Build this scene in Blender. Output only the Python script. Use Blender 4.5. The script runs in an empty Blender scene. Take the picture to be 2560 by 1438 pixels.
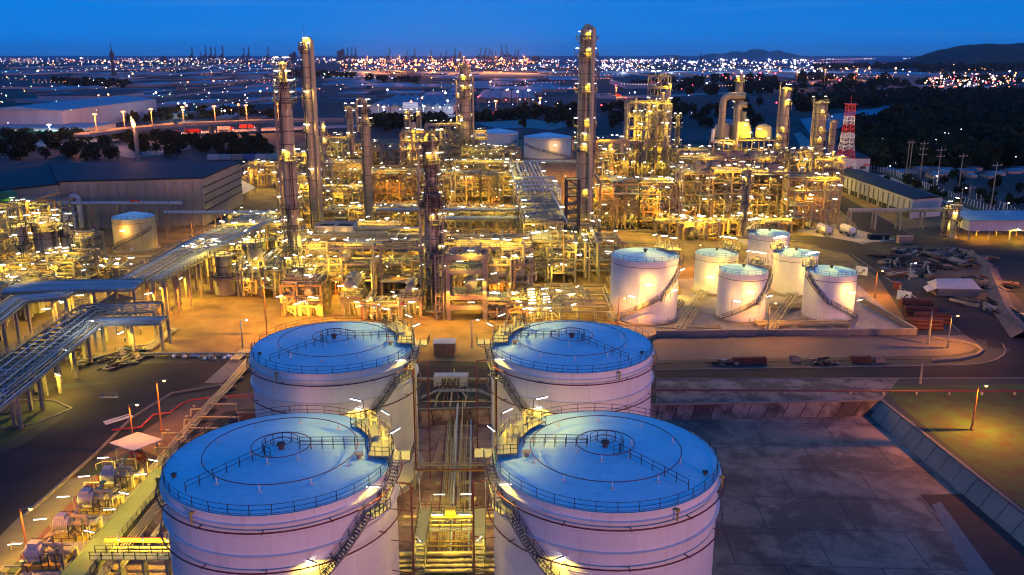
import bpy, math, random
from math import sin, cos, pi, radians, sqrt, atan2, tan
from mathutils import Vector, Matrix
from mathutils.geometry import tessellate_polygon

S = bpy.context.scene
C = S.collection
# ---------------------------------------------------------------- camera
F, CX, CY, CAMZ, TH = 2150.0, 1280.0, 719.0, 64.5, radians(15.12)
cd = bpy.data.cameras.new('camera'); cam = bpy.data.objects.new('camera', cd); C.objects.link(cam)
cam.location = (0, 0, CAMZ); cam.rotation_euler = (pi/2 - TH, 0, 0)
cd.sensor_width = 36; cd.lens = 36*F/2560; cd.clip_start = 1; cd.clip_end = 90000
S.camera = cam
# ---------------------------------------------------------------- sky
w = bpy.data.worlds.new('World'); S.world = w; w.use_nodes = True
nt = w.node_tree; nt.nodes.clear()
def N(t, **k):
    n = nt.nodes.new(t)
    for a, b in k.items(): setattr(n, a, b)
    return n
tc = N('ShaderNodeTexCoord'); sp = N('ShaderNodeSeparateXYZ'); L = nt.links.new
L(tc.outputs['Generated'], sp.inputs[0])
rp = N('ShaderNodeValToRGB'); L(sp.outputs[2], rp.inputs[0])
e = rp.color_ramp.elements
e[0].position = 0.0; e[0].color = (.020, .19, .66, 1)
e[1].position = .010; e[1].color = (.002, .235, .84, 1)
for p, c in ((.045, (.0, .215, .78, 1)), (.075, (.0, .215, .79, 1)), (.35, (.0, .165, .66, 1)), (1.0, (.0, .145, .60, 1))):
    q = e.new(p); q.color = c
# thin streaks of cloud low in the sky
mp = N('ShaderNodeMapping'); mp.inputs['Scale'].default_value = (2.2, 2.2, 60); L(tc.outputs['Generated'], mp.inputs[0])
ns = N('ShaderNodeTexNoise'); ns.inputs['Scale'].default_value = 1.6; ns.inputs['Detail'].default_value = 6; L(mp.outputs[0], ns.inputs[0])
cr = N('ShaderNodeValToRGB'); L(ns.outputs[0], cr.inputs[0])
cr.color_ramp.elements[0].position = .56; cr.color_ramp.elements[1].position = .80
cr.color_ramp.elements[1].color = (.42, .42, .42, 1)
mx = N('ShaderNodeMixRGB'); mx.inputs[2].default_value = (.07, .24, .66, 1)
L(cr.outputs[0], mx.inputs[0]); L(rp.outputs[0], mx.inputs[1])
# darker towards the east (right)
mr = N('ShaderNodeMapRange'); mr.inputs[1].default_value = -.6; mr.inputs[2].default_value = .6; mr.inputs[3].default_value = 1.04; mr.inputs[4].default_value = .93
L(sp.outputs[0], mr.inputs[0])
# rosy afterglow low behind the camera
af = N('ShaderNodeMapRange'); af.inputs[1].default_value = .1; af.inputs[2].default_value = -.9; L(sp.outputs[1], af.inputs[0])
el = N('ShaderNodeMapRange'); el.inputs[1].default_value = .14; el.inputs[2].default_value = .0; L(sp.outputs[2], el.inputs[0])
mu = N('ShaderNodeMath', operation='MULTIPLY'); L(af.outputs[0], mu.inputs[0]); L(el.outputs[0], mu.inputs[1])
m2 = N('ShaderNodeMixRGB'); m2.inputs[2].default_value = (1.2, .42, .36, 1); L(mu.outputs[0], m2.inputs[0]); L(mx.outputs[0], m2.inputs[1])
bg = N('ShaderNodeBackground'); L(m2.outputs[0], bg.inputs[0]); L(mr.outputs[0], bg.inputs[1])
ow = N('ShaderNodeOutputWorld'); L(bg.outputs[0], ow.inputs[0])
# last glow of the sun, almost on the horizon behind the camera
sd = bpy.data.lights.new('sun', 'SUN'); sun = bpy.data.objects.new('sun', sd); C.objects.link(sun)
sd.energy = 1.5; sd.angle = radians(5); sd.color = (1, .40, .36)
sun.rotation_euler = Vector((-.8, 1, -.008)).to_track_quat('-Z', 'Y').to_euler()
S.view_settings.view_transform = 'Standard'; S.view_settings.look = 'None'
S.view_settings.exposure = 0; S.view_settings.gamma = 1
S.render.engine = 'CYCLES'
S.cycles.max_bounces = 4; S.cycles.diffuse_bounces = 2; S.cycles.glossy_bounces = 2; S.cycles.transmission_bounces = 1
S.cycles.sample_clamp_indirect = 3; S.cycles.sample_clamp_direct = 34; S.cycles.caustics_reflective = False; S.cycles.caustics_refractive = False
S.cycles.use_light_tree = True
S.cycles.filter_width = 1.15

# ---------------------------------------------------------------- helpers
def ray(u, v):
    a, b = (u-CX)/F, -(v-CY)/F
    return a, cos(TH)+b*sin(TH), -sin(TH)+b*cos(TH)
def W(u, v, z=0.0):                     # photo pixel -> point at height z
    x, y, k = ray(u, v); t = (z-CAMZ)/k
    return x*t, y*t
def ZY(v, y):                           # height seen at pixel row v at distance y
    _, b, k = ray(CX, v); return CAMZ + y*k/b
def XY(u, v, y):
    a, b, k = ray(u, v); return a*y/b
def PPM(y, z=0): return F/(y*cos(TH)+(CAMZ-z)*sin(TH))

MATS = {}
def mat(name, col, rough=.7, metal=0, var=.25, scale=.4, col2=None, bump=0, emit=None, es=1, streak=False, sharp=False):
    if name in MATS: return MATS[name]
    m = bpy.data.materials.new(name); m.use_nodes = True; t = m.node_tree; b = t.nodes['Principled BSDF']
    b.inputs['Roughness'].default_value = rough; b.inputs['Metallic'].default_value = metal
    b.inputs['Base Color'].default_value = (*col, 1)
    if emit:
        b.inputs['Emission Color'].default_value = (*emit, 1); b.inputs['Emission Strength'].default_value = es
        m.cycles.emission_sampling = 'NONE'
    elif var:
        c = t.nodes.new('ShaderNodeTexCoord'); mpp = t.nodes.new('ShaderNodeMapping'); n = t.nodes.new('ShaderNodeTexNoise'); r = t.nodes.new('ShaderNodeValToRGB')
        t.links.new(c.outputs['Object'], mpp.inputs[0]); t.links.new(mpp.outputs[0], n.inputs[0]); t.links.new(n.outputs[0], r.inputs[0])
        if streak: mpp.inputs['Scale'].default_value = (1, 1, .12)
        n.inputs['Scale'].default_value = scale; n.inputs['Detail'].default_value = 8; n.inputs['Roughness'].default_value = .65
        d = col2 or tuple(x*(1-var) for x in col)
        r.color_ramp.elements[0].position = .45 if sharp else .33; r.color_ramp.elements[1].position = .58 if sharp else .7
        r.color_ramp.elements[0].color = (*d, 1); r.color_ramp.elements[1].color = (*col, 1)
        t.links.new(r.outputs[0], b.inputs['Base Color'])
        if bump:
            bp = t.nodes.new('ShaderNodeBump'); bp.inputs['Strength'].default_value = bump; bp.inputs['Distance'].default_value = .1
            t.links.new(n.outputs[0], bp.inputs['Height']); t.links.new(bp.outputs[0], b.inputs['Normal'])
    MATS[name] = m; return m

def plate_mat(name, col, rough, cyl, size):
    m = bpy.data.materials.new(name); m.use_nodes = True; t = m.node_tree; b = t.nodes['Principled BSDF']; b.inputs['Roughness'].default_value = rough
    n = lambda k: t.nodes.new(k); l = t.links.new; c = n('ShaderNodeTexCoord'); src = c.outputs['Object']
    if cyl:
        sx = n('ShaderNodeSeparateXYZ'); l(src, sx.inputs[0]); at = n('ShaderNodeMath'); at.operation = 'ARCTAN2'; l(sx.outputs[1], at.inputs[0]); l(sx.outputs[0], at.inputs[1])
        mu = n('ShaderNodeMath'); mu.operation = 'MULTIPLY'; mu.inputs[1].default_value = 13.2; l(at.outputs[0], mu.inputs[0]); cb = n('ShaderNodeCombineXYZ'); l(mu.outputs[0], cb.inputs[0]); l(sx.outputs[2], cb.inputs[1]); src = cb.outputs[0]
    br = n('ShaderNodeTexBrick'); l(src, br.inputs[0]); br.inputs['Scale'].default_value = 1; br.inputs['Brick Width'].default_value = size[0]; br.inputs['Row Height'].default_value = size[1]; br.inputs['Mortar Size'].default_value = .035; br.inputs['Mortar Smooth'].default_value = 1
    br.inputs['Color1'].default_value = (*col, 1); br.inputs['Color2'].default_value = (*[x*.92 for x in col], 1); br.inputs['Mortar'].default_value = (*[x*.60 for x in col], 1)
    def stain(scale, sc, p0, p1, lo, src_):
        mp = n('ShaderNodeMapping'); mp.inputs['Scale'].default_value = sc; l(src_, mp.inputs[0]); ns_ = n('ShaderNodeTexNoise'); ns_.inputs['Scale'].default_value = scale; ns_.inputs['Detail'].default_value = 9; ns_.inputs['Roughness'].default_value = .65; l(mp.outputs[0], ns_.inputs[0])
        r = n('ShaderNodeValToRGB'); r.color_ramp.elements[0].position = p0; r.color_ramp.elements[1].position = p1; r.color_ramp.elements[0].color = (*lo, 1); l(ns_.outputs[0], r.inputs[0]); return r.outputs[0]
    o = br.outputs[0]
    for a in ((stain(1.1, (1, .07, 1) if cyl else (1, 1, 1), .30, .44, (.86, .80, .74), src)), (stain(.16, (1, 1, 1), .30, .62, (.88, .88, .90), src))):
        x = n('ShaderNodeMixRGB'); x.blend_type = 'MULTIPLY'; x.inputs[0].default_value = 1; l(o, x.inputs[1]); l(a, x.inputs[2]); o = x.outputs[0]
    l(o, b.inputs['Base Color']); return m
M = dict(
 tank=plate_mat('tank_white', (.74, .71, .69), .45, True, (9.4, 2.45)),
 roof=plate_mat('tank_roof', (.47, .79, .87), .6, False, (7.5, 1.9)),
 rail=mat('dark_steel', (.022, .022, .03), .6, var=.2),
 grate=mat('grating', (.20, .21, .20), .7, var=.3, scale=3),
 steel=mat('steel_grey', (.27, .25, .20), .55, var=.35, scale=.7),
 struct=mat('structural_steel', (.42, .27, .12), .6, var=.4, scale=.5),  # grey steel warmed: orange of the lamp light put into the base colour
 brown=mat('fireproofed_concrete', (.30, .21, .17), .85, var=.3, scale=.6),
 clad=mat('aluminium_cladding', (.45, .38, .22), .5, metal=.05, var=.4, scale=.45, streak=True),  # yellow of the lamp light tinted into the cladding colour
 pipe=mat('pipe_lamp_tint', (.36, .30, .19), .5, metal=.05, var=.25, scale=.4),  # grey pipe with the warm lamp light mixed into its colour
 bluepipe=mat('pipe_pale', (.34, .40, .46), .5, metal=.0, var=.15, scale=.4),
 red=mat('red_pipe', (.13, .018, .018), .5, var=.3, scale=1),
 redp=mat('red_paint', (.55, .03, .02), .5, var=.25, scale=.5),
 whitep=mat('white_paint', (.75, .75, .75), .5, var=.15, scale=.5),
 yellow=mat('yellow_paint', (.60, .42, .03), .5, var=.2, scale=.5),
 yelpipe=mat('yellow_pipe', (.38, .27, .05), .5, var=.2),
 orange=mat('orange_post', (.50, .20, .07), .6, var=.25, scale=.5),
 green=mat('green_paint', (.03, .22, .09), .5, var=.2),
 dark=mat('dark_vessel', (.10, .075, .05), .6, var=.5, scale=.6),
 black=mat('black', (.012, .012, .014), .7, var=0),
 conc=mat('concrete', (.36, .31, .27), .9, var=.35, scale=.25, bump=.2),
 concd=mat('stained_concrete', (.24, .19, .19), .9, var=.8, scale=.35, col2=(.045, .032, .036), sharp=True, bump=.3),
 kerb=mat('kerb_concrete', (.20, .17, .16), .9, var=.3, scale=.8),
 asph=mat('asphalt', (.038, .034, .040), .9, var=.35, scale=.12),
 drain=mat('drain_floor', (.05, .045, .04), .9, var=.4),
 brownf=mat('trench_floor', (.085, .035, .028), .95, var=.3, scale=.4),
 grass=mat('grass', (.045, .11, .016), .95, var=.6, scale=.3, col2=(.05, .032, .012), bump=.5),
 soil=mat('soil', (.10, .075, .05), .95, var=.5, scale=.15),
 leaf=mat('leaf', (.020, .036, .014), .9, var=.5, scale=.3),
 bark=mat('bark', (.06, .045, .03), .9, var=.3),
 wall=mat('wall_white', (.48, .47, .48), .7, var=.2, scale=.2, streak=True),
 wallg=mat('wall_grey', (.30, .27, .25), .8, var=.25, scale=.3, streak=True),
 roofd=mat('roof_dark', (.010, .022, .034), .6, var=.3, scale=.1),
 roofb=mat('roof_blue', (.24, .36, .42), .5, var=.2, scale=.1),
 roofm=mat('roof_metal', (.16, .27, .34), .5, var=.35, scale=.03),
 canvas=mat('canvas', (.50, .48, .46), .85, var=.2, scale=.6),
 glow_w=mat('tube_glow', (1, 1, 1), emit=(1.0, .88, .74), es=15),
 glow_o=mat('sodium_glow', (1, 1, 1), emit=(1.0, .50, .10), es=14),
 glow_c=mat('cool_glow', (1, 1, 1), emit=(.85, .92, 1.0), es=16),
 glow_g=mat('green_glow', (1, 1, 1), emit=(.7, 1.0, .6), es=10),
 glow_r=mat('red_glow', (1, 1, 1), emit=(1.0, .04, .04), es=20),
 flame=mat('flame', (1, 1, 1), emit=(1.0, .42, .06), es=7),
)
for k_ in ('roofd', 'roofm', 'asph', 'leaf', 'roof', 'roofb'): M[k_].node_tree.nodes['Principled BSDF'].inputs['Specular IOR Level'].default_value = .12
class MB:
    def __init__(s): s.v = []; s.f = []; s.m = []; s.mi = 0
    def add(s, vs, fs):
        o = len(s.v); s.v += vs; s.f += [tuple(i+o for i in f) for f in fs]; s.m += [s.mi]*len(fs); return s
    def box(s, cx, cy, cz, sx, sy, sz, rz=0):
        c, n = cos(rz), sin(rz); vs = []
        for z in (-.5, .5):
            for x, y in ((-.5, -.5), (.5, -.5), (.5, .5), (-.5, .5)):
                X, Y = x*sx, y*sy; vs.append((cx+X*c-Y*n, cy+X*n+Y*c, cz+z*sz))
        return s.add(vs, [(3, 2, 1, 0), (4, 5, 6, 7), (0, 1, 5, 4), (1, 2, 6, 5), (2, 3, 7, 6), (3, 0, 4, 7)])
    def beam(s, p, q, w, h=None):
        p, q = Vector(p), Vector(q); d = (q-p)
        if d.length < 1e-6: return s
        d.normalize(); up = Vector((0, 0, 1)) if abs(d.z) < .95 else Vector((1, 0, 0))
        a = d.cross(up).normalized(); b = a.cross(d); h = h or w; vs = []
        for o in (p, q):
            for x, y in ((-.5, -.5), (.5, -.5), (.5, .5), (-.5, .5)): vs.append(tuple(o+a*x*w+b*y*h))
        return s.add(vs, [(0, 1, 2, 3), (7, 6, 5, 4), (4, 5, 1, 0), (5, 6, 2, 1), (6, 7, 3, 2), (7, 4, 0, 3)])
    def tube(s, pts, r, n=6, caps=True, rs=None):
        pts = [Vector(p) for p in pts]; k = len(pts); vs = []; fs = []
        a = None
        for i, p in enumerate(pts):
            d0 = (pts[i]-pts[i-1]).normalized() if i else (pts[1]-pts[0]).normalized()
            d1 = (pts[i+1]-pts[i]).normalized() if i < k-1 else d0
            t = (d0+d1)
            t = t.normalized() if t.length > 1e-4 else d0
            sc = 1/max(.5, t.dot(d0))
            if a is None:
                up = Vector((0, 0, 1)) if abs(t.z) < .9 else Vector((1, 0, 0)); a = t.cross(up).normalized()
            else:
                a = (a - t*a.dot(t)); a = a.normalized() if a.length > 1e-5 else t.orthogonal().normalized()
            b = t.cross(a); rr = (rs[i] if rs else r)
            m = (d1-d0); m = m.normalized() if m.length > 1e-4 else None
            for j in range(n):
                g = 2*pi*j/n; o = a*cos(g)*rr + b*sin(g)*rr
                if m is not None: o = o + m*(o.dot(m))*(sc-1)
                vs.append(tuple(p+o))
        for i in range(k-1):
            for j in range(n):
                jj = (j+1) % n; fs.append((i*n+j, i*n+jj, (i+1)*n+jj, (i+1)*n+j))
        if caps: fs += [tuple(range(n))[::-1], tuple((k-1)*n+j for j in range(n))]
        return s.add(vs, fs)
    def lathe(s, prof, n=24, c=(0, 0, 0), a0=0, a1=2*pi):
        full = abs(a1-a0-2*pi) < 1e-6; m = n if full else n+1; vs = []; fs = []
        for r, z in prof:
            for j in range(m):
                g = a0+(a1-a0)*j/n; vs.append((c[0]+r*cos(g), c[1]+r*sin(g), c[2]+z))
        for i in range(len(prof)-1):
            for j in range(n):
                jj = (j+1) % m; fs.append((i*m+j, i*m+jj, (i+1)*m+jj, (i+1)*m+j))
        return s.add(vs, fs)
    def vessel(s, p, q, r, n=14, dome=.5):           # cylinder with rounded ends along p-q
        p, q = Vector(p), Vector(q); d = (q-p).normalized(); pts = []; rs = []
        for k in range(4):
            g = pi/2*k/3; pts.append(p-d*dome*r*cos(g)); rs.append(max(.01, r*sin(g)))
        for k in range(3, -1, -1):
            g = pi/2*k/3; pts.append(q+d*dome*r*cos(g)); rs.append(max(.01, r*sin(g)))
        return s.tube(pts, r, n, True, rs)
    def ring(s, R, z, r, n=32, seg=5, c=(0, 0, 0), a0=0, a1=2*pi):
        full = abs(a1-a0-2*pi) < 1e-6; m = n if full else n+1; vs = []; fs = []
        for j in range(m):
            g = a0+(a1-a0)*j/n
            for i in range(seg):
                h = 2*pi*i/seg; q = R+r*cos(h); vs.append((c[0]+q*cos(g), c[1]+q*sin(g), c[2]+z+r*sin(h)))
        for j in range(n):
            jj = (j+1) % m
            for i in range(seg):
                ii = (i+1) % seg; fs.append((j*seg+i, jj*seg+i, jj*seg+ii, j*seg+ii))
        return s.add(vs, fs)
    def arc_deck(s, r0, r1, z, t, a0, a1, n=12, c=(0, 0, 0)):
        s.lathe([(r0, z), (r1, z), (r1, z+t), (r0, z+t), (r0, z)], n, c, a0, a1)
        for g in (a0, a1):
            k = len(s.v); s.v += [(c[0]+r*cos(g), c[1]+r*sin(g), c[2]+zz) for r, zz in ((r0, z), (r1, z), (r1, z+t), (r0, z+t))]
            s.f.append((k, k+1, k+2, k+3)); s.m.append(s.mi)
        return s
    def poly(s, pts, z=0):
        vs = [(p[0], p[1], p[2] if len(p) > 2 else z) for p in pts]; return s.add(vs, [tuple(range(len(vs)))])
    def prism(s, pts, z0, z1):
        n = len(pts); vs = [(x, y, z0) for x, y in pts]+[(x, y, z1) for x, y in pts]
        tr = tessellate_polygon([[Vector((x, y, 0)) for x, y in pts]])
        return s.add(vs, [tuple(t) for t in tr]+[tuple(i+n for i in t) for t in tr]+[(i, (i+1) % n, n+(i+1) % n, n+i) for i in range(n)])
    def rail(s, pts, h=1.1, r=.035, step=None, mids=1, posts=True):   # handrail along a polyline
        for k in range(mids+1):
            z = h*(1-k*.48); s.tube([(p[0], p[1], p[2]+z) for p in pts], r, 4, False)
        if posts:
            for i, p in enumerate(pts):
                s.beam(p, (p[0], p[1], p[2]+h), r*2)
                if step and i < len(pts)-1:
                    a, b = Vector(p), Vector(pts[i+1]); k = int((b-a).length/step)
                    for j in range(1, k+1):
                        m = a.lerp(b, j/(k+1)); s.beam(m, (m.x, m.y, m.z+h), r*2)
        return s
    def build(s, name, ms, parent=None, label=None):
        me = bpy.data.meshes.new(name); me.from_pydata(s.v, [], s.f)
        if not isinstance(ms, (list, tuple)): ms = [ms]
        for x in ms: me.materials.append(M[x] if isinstance(x, str) else x)
        if len(ms) > 1: me.polygons.foreach_set('material_index', s.m)
        me.polygons.foreach_set('use_smooth', [True]*len(s.f)); me.update()
        try: me.set_sharp_from_angle(angle=radians(38))
        except Exception: pass
        o = bpy.data.objects.new(name, me); C.objects.link(o)
        if parent is not None: o.parent = parent
        if label: o['label'] = label
        return o
def tag(o, label, cat, group=None):
    o['label'] = label; o['category'] = cat
    if group: o['group'] = group
    return o
def thing(name, label, cat, loc=(0, 0, 0), rz=0, group=None):
    o = bpy.data.objects.new(name, None); C.objects.link(o); o.location = loc; o.rotation_euler = (0, 0, rz); o.empty_display_size = .1
    return tag(o, label, cat, group)
def struct(name, mb, m): o = mb.build(name, m); o['kind'] = 'structure'; return o
def dup(o, parent=None):
    c = o.copy(); C.objects.link(c)
    if parent is not None: c.parent = parent
    for ch in list(o.children): dup(ch, c)
    return c

# ---------------------------------------------------------------- lamps
LD = {}
def light(kind, power):
    k = (kind, power)
    if k not in LD:
        d = bpy.data.lights.new(kind+'_light', 'SPOT' if kind in ('tube', 'sodium') else 'POINT'); d.energy = power
        if d.type == 'SPOT': d.spot_size = radians(170); d.spot_blend = .3
        d.color = {'tube': (1, .65, .045), 'sodium': (1, .34, .012), 'cool': (.8, .9, 1), 'wall': (1, .50, .07), 'wall2': (1, .66, .12), 'flame': (1, .4, .08)}[kind]
        d.shadow_soft_size = .12; LD[k] = d
    return LD[k]
PW = {'tube': 10800, 'sodium': 26000, 'cool': 1500, 'wall': 800, 'wall2': 4400}
LMESH = {}
def lamp_mesh(kind, arm, size):
    arm = round(arm*5)/5; key = (kind, arm, size)
    if key in LMESH: return LMESH[key]
    b = MB(); t = size
    if kind == 'tube':
        if arm: b.tube([(0, 0, 0), (0, 0, arm), (.15, 0, arm+.18), (.5, 0, arm+.2)], .055, 5)
        b.box(.45+t/2, 0, arm+.2, t+.1, .2, .07); b.mi = 1; b.tube([(.45, 0, arm+.12), (.45+t, 0, arm+.12)], .075 if t < 1.65 else .1, 6)
        ms = ['steel', 'glow_w']
    else:
        if arm: b.tube([(0, 0, 0), (0, 0, arm)], .07, 6)
        b.box(.2, 0, arm+.1, .6, .3, .12); b.mi = 1; b.lathe([(.02, -.2), (.2, -.12), (.26, 0), (.2, .05)], 8, (.3, 0, arm))
        ms = ['steel', 'glow_o' if kind == 'sodium' else 'glow_c']
    o = b.build('lamp', ms); LMESH[key] = o.data; bpy.data.objects.remove(o); return LMESH[key]
NL = [0]
def lamp(parent, loc, rz=0, kind='tube', power=1.0, arm=1.6, size=1.4, lit=True, name='lamp', lk=None):
    o = bpy.data.objects.new(name, lamp_mesh(kind, arm, size)); C.objects.link(o); o.parent = parent; o.location = loc; o.rotation_euler = (0, 0, rz)
    if lit and power > 0:
        l = bpy.data.objects.new('lamp_light', light(lk or kind, round(PW[lk or kind]*power))); C.objects.link(l); l.parent = o
        l.location = (.45+size/2 if kind == 'tube' else .3, 0, arm-.12 if kind == 'tube' else arm-.3); NL[0] += 1
    return o
def text_mesh(text, size, m, name='lettering'):
    cu = bpy.data.curves.new(name, 'FONT'); cu.body = text; cu.size = size; cu.extrude = .01; cu.align_x = 'CENTER'
    q = bpy.data.objects.new('tmp', cu); C.objects.link(q); bpy.context.view_layer.update()
    me = bpy.data.meshes.new_from_object(q.evaluated_get(bpy.context.evaluated_depsgraph_get())); bpy.data.objects.remove(q)
    me.name = name; me.materials.clear(); me.materials.append(M[m]); o = bpy.data.objects.new(name, me); C.objects.link(o); return o
# ================================================================ GROUND
def P(uv, z=0): return [W(u, v, z) for u, v in uv]
def fill(name, outer, m, z=0, holes=()):
    loops = [outer]+list(holes); b = MB(); vs = [(x, y, z) for l in loops for x, y in l]
    tr = tessellate_polygon([[Vector((x, y, 0)) for x, y in l] for l in loops])
    fs = []
    for a, c, d in tr:
        A, B_, D = (Vector(vs[i]) for i in (a, c, d))
        fs.append((a, c, d) if (B_-A).cross(D-A).z > 0 else (a, d, c))
    b.add(vs, fs); return struct(name, b, m)
BZ = -2.5
NW, NE, SE, SW = W(590, 1034), W(2204, 1002), W(2560, 1285), W(180, 1438)
def ext(a, b, k): return (a[0]+(b[0]-a[0])*k, a[1]+(b[1]-a[1])*k)
SE2 = ext(NE, SE, 2.4); SW2 = ext(NW, SW, 2.0)
top = [NW, NE, SE2, SW2]
ins = [(NW[0]+2.2, NW[1]-1.6), (NE[0]-2.6, NE[1]-1.6), (SE2[0]-2.6, SE2[1]), (SW2[0]+3.0, SW2[1])]
FARL = [(-30000, 60), (30000, 60)]
coast = [(30000, 3500), (7000, 3600), (3400, 4200), (2350, 4700), (1700, 5600), (1150, 7300), (400, 8200), (-1500, 9200), (-5000, 11000), (-30000, 14000)]
land = [(-30000, -300), (30000, -300)]+coast
fill('ground', land, mat('far_ground', (.036, .042, .044), .9, var=.6, scale=.006, col2=(.010, .013, .009), sharp=True), 0, [top[::-1]])
sea = MB(); sea.poly([(-90000, -400), (90000, -400), (90000, 90000), (-90000, 90000)], -4)
struct('sea', sea, mat('sea_water', (.006, .055, .17), .8, var=.2, scale=.002))
# basin floor with cast slab joints and stains
def basin_mat():
    m = bpy.data.materials.new('basin_concrete'); m.use_nodes = True; t = m.node_tree; b = t.nodes['Principled BSDF']; b.inputs['Roughness'].default_value = .85
    n = lambda k: t.nodes.new(k); l = t.links.new
    c = n('ShaderNodeTexCoord'); br = n('ShaderNodeTexBrick'); mp = n('ShaderNodeMapping'); mp.inputs['Rotation'].default_value = (0, 0, radians(2.5)); l(c.outputs['Object'], mp.inputs[0]); l(mp.outputs[0], br.inputs[0])
    br.inputs['Scale'].default_value = 1; br.inputs['Brick Width'].default_value = 13; br.inputs['Row Height'].default_value = 9.5; br.inputs['Mortar Size'].default_value = .12; br.inputs['Bias'].default_value = 0
    br.inputs['Color1'].default_value = (.25, .155, .115, 1); br.inputs['Color2'].default_value = (.34, .205, .15, 1); br.inputs['Mortar'].default_value = (.14, .09, .075, 1)
    n1 = n('ShaderNodeTexNoise'); n1.inputs['Scale'].default_value = .085; n1.inputs['Detail'].default_value = 12; n1.inputs['Roughness'].default_value = .74; n1.inputs['Distortion'].default_value = .35; l(mp.outputs[0], n1.inputs[0])
    r1 = n('ShaderNodeValToRGB'); r1.color_ramp.elements[0].position = .44; r1.color_ramp.elements[1].position = .56; r1.color_ramp.elements[0].color = (.40, .36, .37, 1); l(n1.outputs[0], r1.inputs[0])
    x1 = n('ShaderNodeMixRGB'); x1.blend_type = 'MULTIPLY'; x1.inputs[0].default_value = 1; l(br.outputs[0], x1.inputs[1]); l(r1.outputs[0], x1.inputs[2])
    # tyre tracks: broken rings round a turning point
    mp2 = n('ShaderNodeMapping'); mp2.inputs['Location'].default_value = (-44, -88, 0); l(c.outputs['Object'], mp2.inputs[0])
    wv = n('ShaderNodeTexWave'); wv.wave_type = 'RINGS'; wv.rings_direction = 'Z'; wv.inputs['Scale'].default_value = .55; wv.inputs['Distortion'].default_value = 3; wv.inputs['Detail'].default_value = 3; wv.inputs['Detail Scale'].default_value = .6; l(mp2.outputs[0], wv.inputs[0])
    n2 = n('ShaderNodeTexNoise'); n2.inputs['Scale'].default_value = .09; n2.inputs['Detail'].default_value = 4; l(mp2.outputs[0], n2.inputs[0])
    r2 = n('ShaderNodeValToRGB'); r2.color_ramp.elements[0].position = .52; r2.color_ramp.elements[1].position = .66; l(n2.outputs[0], r2.inputs[0])
    r3 = n('ShaderNodeValToRGB'); r3.color_ramp.elements[0].position = .82; r3.color_ramp.elements[1].position = .97; l(wv.outputs[0], r3.inputs[0])
    mm = n('ShaderNodeMath'); mm.operation = 'MULTIPLY'; l(r2.outputs[0], mm.inputs[0]); l(r3.outputs[0], mm.inputs[1])
    m3 = n('ShaderNodeMath'); m3.operation = 'MULTIPLY'; m3.inputs[1].default_value = .85; l(mm.outputs[0], m3.inputs[0])
    x2 = n('ShaderNodeMixRGB'); x2.inputs[2].default_value = (.33, .22, .19, 1); l(m3.outputs[0], x2.inputs[0]); l(x1.outputs[0], x2.inputs[1]); l(x2.outputs[0], b.inputs['Base Color'])
    return m
fill('basin_floor', [(ins[0][0]-3, ins[0][1]+3), (ins[1][0]+3, ins[1][1]+3), (ins[2][0]+3, ins[2][1]), (ins[3][0]-3, ins[3][1])], basin_mat(), BZ)
def slope(name, a, b, c, d, nseg, m, crest=.5, over=.12, h=0.0):   # sloped concrete bank a-b crest (z=h), d-c toe
    s = MB()
    for k in range(nseg):
        t0, t1 = k/nseg+.0006, (k+1)/nseg-.0006
        p0, p1, q0, q1 = ext(a, b, t0), ext(a, b, t1), ext(d, c, t0), ext(d, c, t1); dz = random.Random(k+nseg).uniform(0, .05)
        s.add([(p0[0], p0[1], h+.02+dz), (p1[0], p1[1], h+.02+dz), (q1[0], q1[1], BZ-.1+dz), (q0[0], q0[1], BZ-.1+dz)], [(0, 1, 2, 3)])
    return struct(name, s, m)
bankm = mat('bank_concrete', (.30, .20, .17), .9, var=.75, scale=.14, col2=(.07, .042, .038), sharp=True, bump=.3)
slope('bank', NE, SE2, ins[2], ins[1], 26, mat('bank_pale', (.38, .26, .19), .9, var=.4, scale=.12, bump=.3))
slope('bank', NW, NE, ins[1], ins[0], 34, bankm)
slope('bank', NW, SW2, ins[3], ins[0], 12, bankm)
# crest kerbs of the basin
k = MB()
for a, b in ((NW, NE), (NE, SE2)): k.beam((*a, .14), (*b, .14), .5, .26)
struct('kerb', k, 'kerb')
# brown trench in the south east of the basin
fill('trench', P([(2300, 1238), (2452, 1232), (2620, 1330), (2700, 1500), (2540, 1500)], BZ), 'brownf', BZ+.012)
fill('gutter', P([(2330, 1262), (2352, 1255), (2560, 1540), (2480, 1540)], BZ), 'kerb', BZ+.02)

# plant yard, roads and pads (each 4 mm above the last)
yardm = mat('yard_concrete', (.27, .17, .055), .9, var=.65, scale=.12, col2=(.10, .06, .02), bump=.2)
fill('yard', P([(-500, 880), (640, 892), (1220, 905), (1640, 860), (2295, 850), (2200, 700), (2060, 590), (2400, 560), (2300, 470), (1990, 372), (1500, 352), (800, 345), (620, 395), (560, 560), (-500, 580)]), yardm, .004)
fill('apron', P([(1636, 838), (2300, 838), (2440, 838), (2462, 868), (2448, 882), (2380, 894), (1636, 906)]), mat('apron_concrete', (.13, .10, .10), .9, var=.35, scale=.1), .008)
fill('road', P([(-600, 925), (640, 905), (1220, 918), (1640, 925), (2420, 912), (2500, 898), (2530, 872), (2560, 840), (2900, 860), (2900, 1000), (2560, 944), (1640, 946), (1200, 943), (640, 940), (-600, 990)]), 'asph', .012)
fill('road', P([(1500, 560), (1500, 575), (1900, 600), (1990, 605), (2130, 640), (2210, 690), (2345, 780), (2405, 832), (2460, 868), (2530, 872), (2560, 840), (2500, 800), (2380, 722), (2270, 662), (2200, 632), (2140, 605), (2060, 592)]), 'asph', .026)
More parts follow.
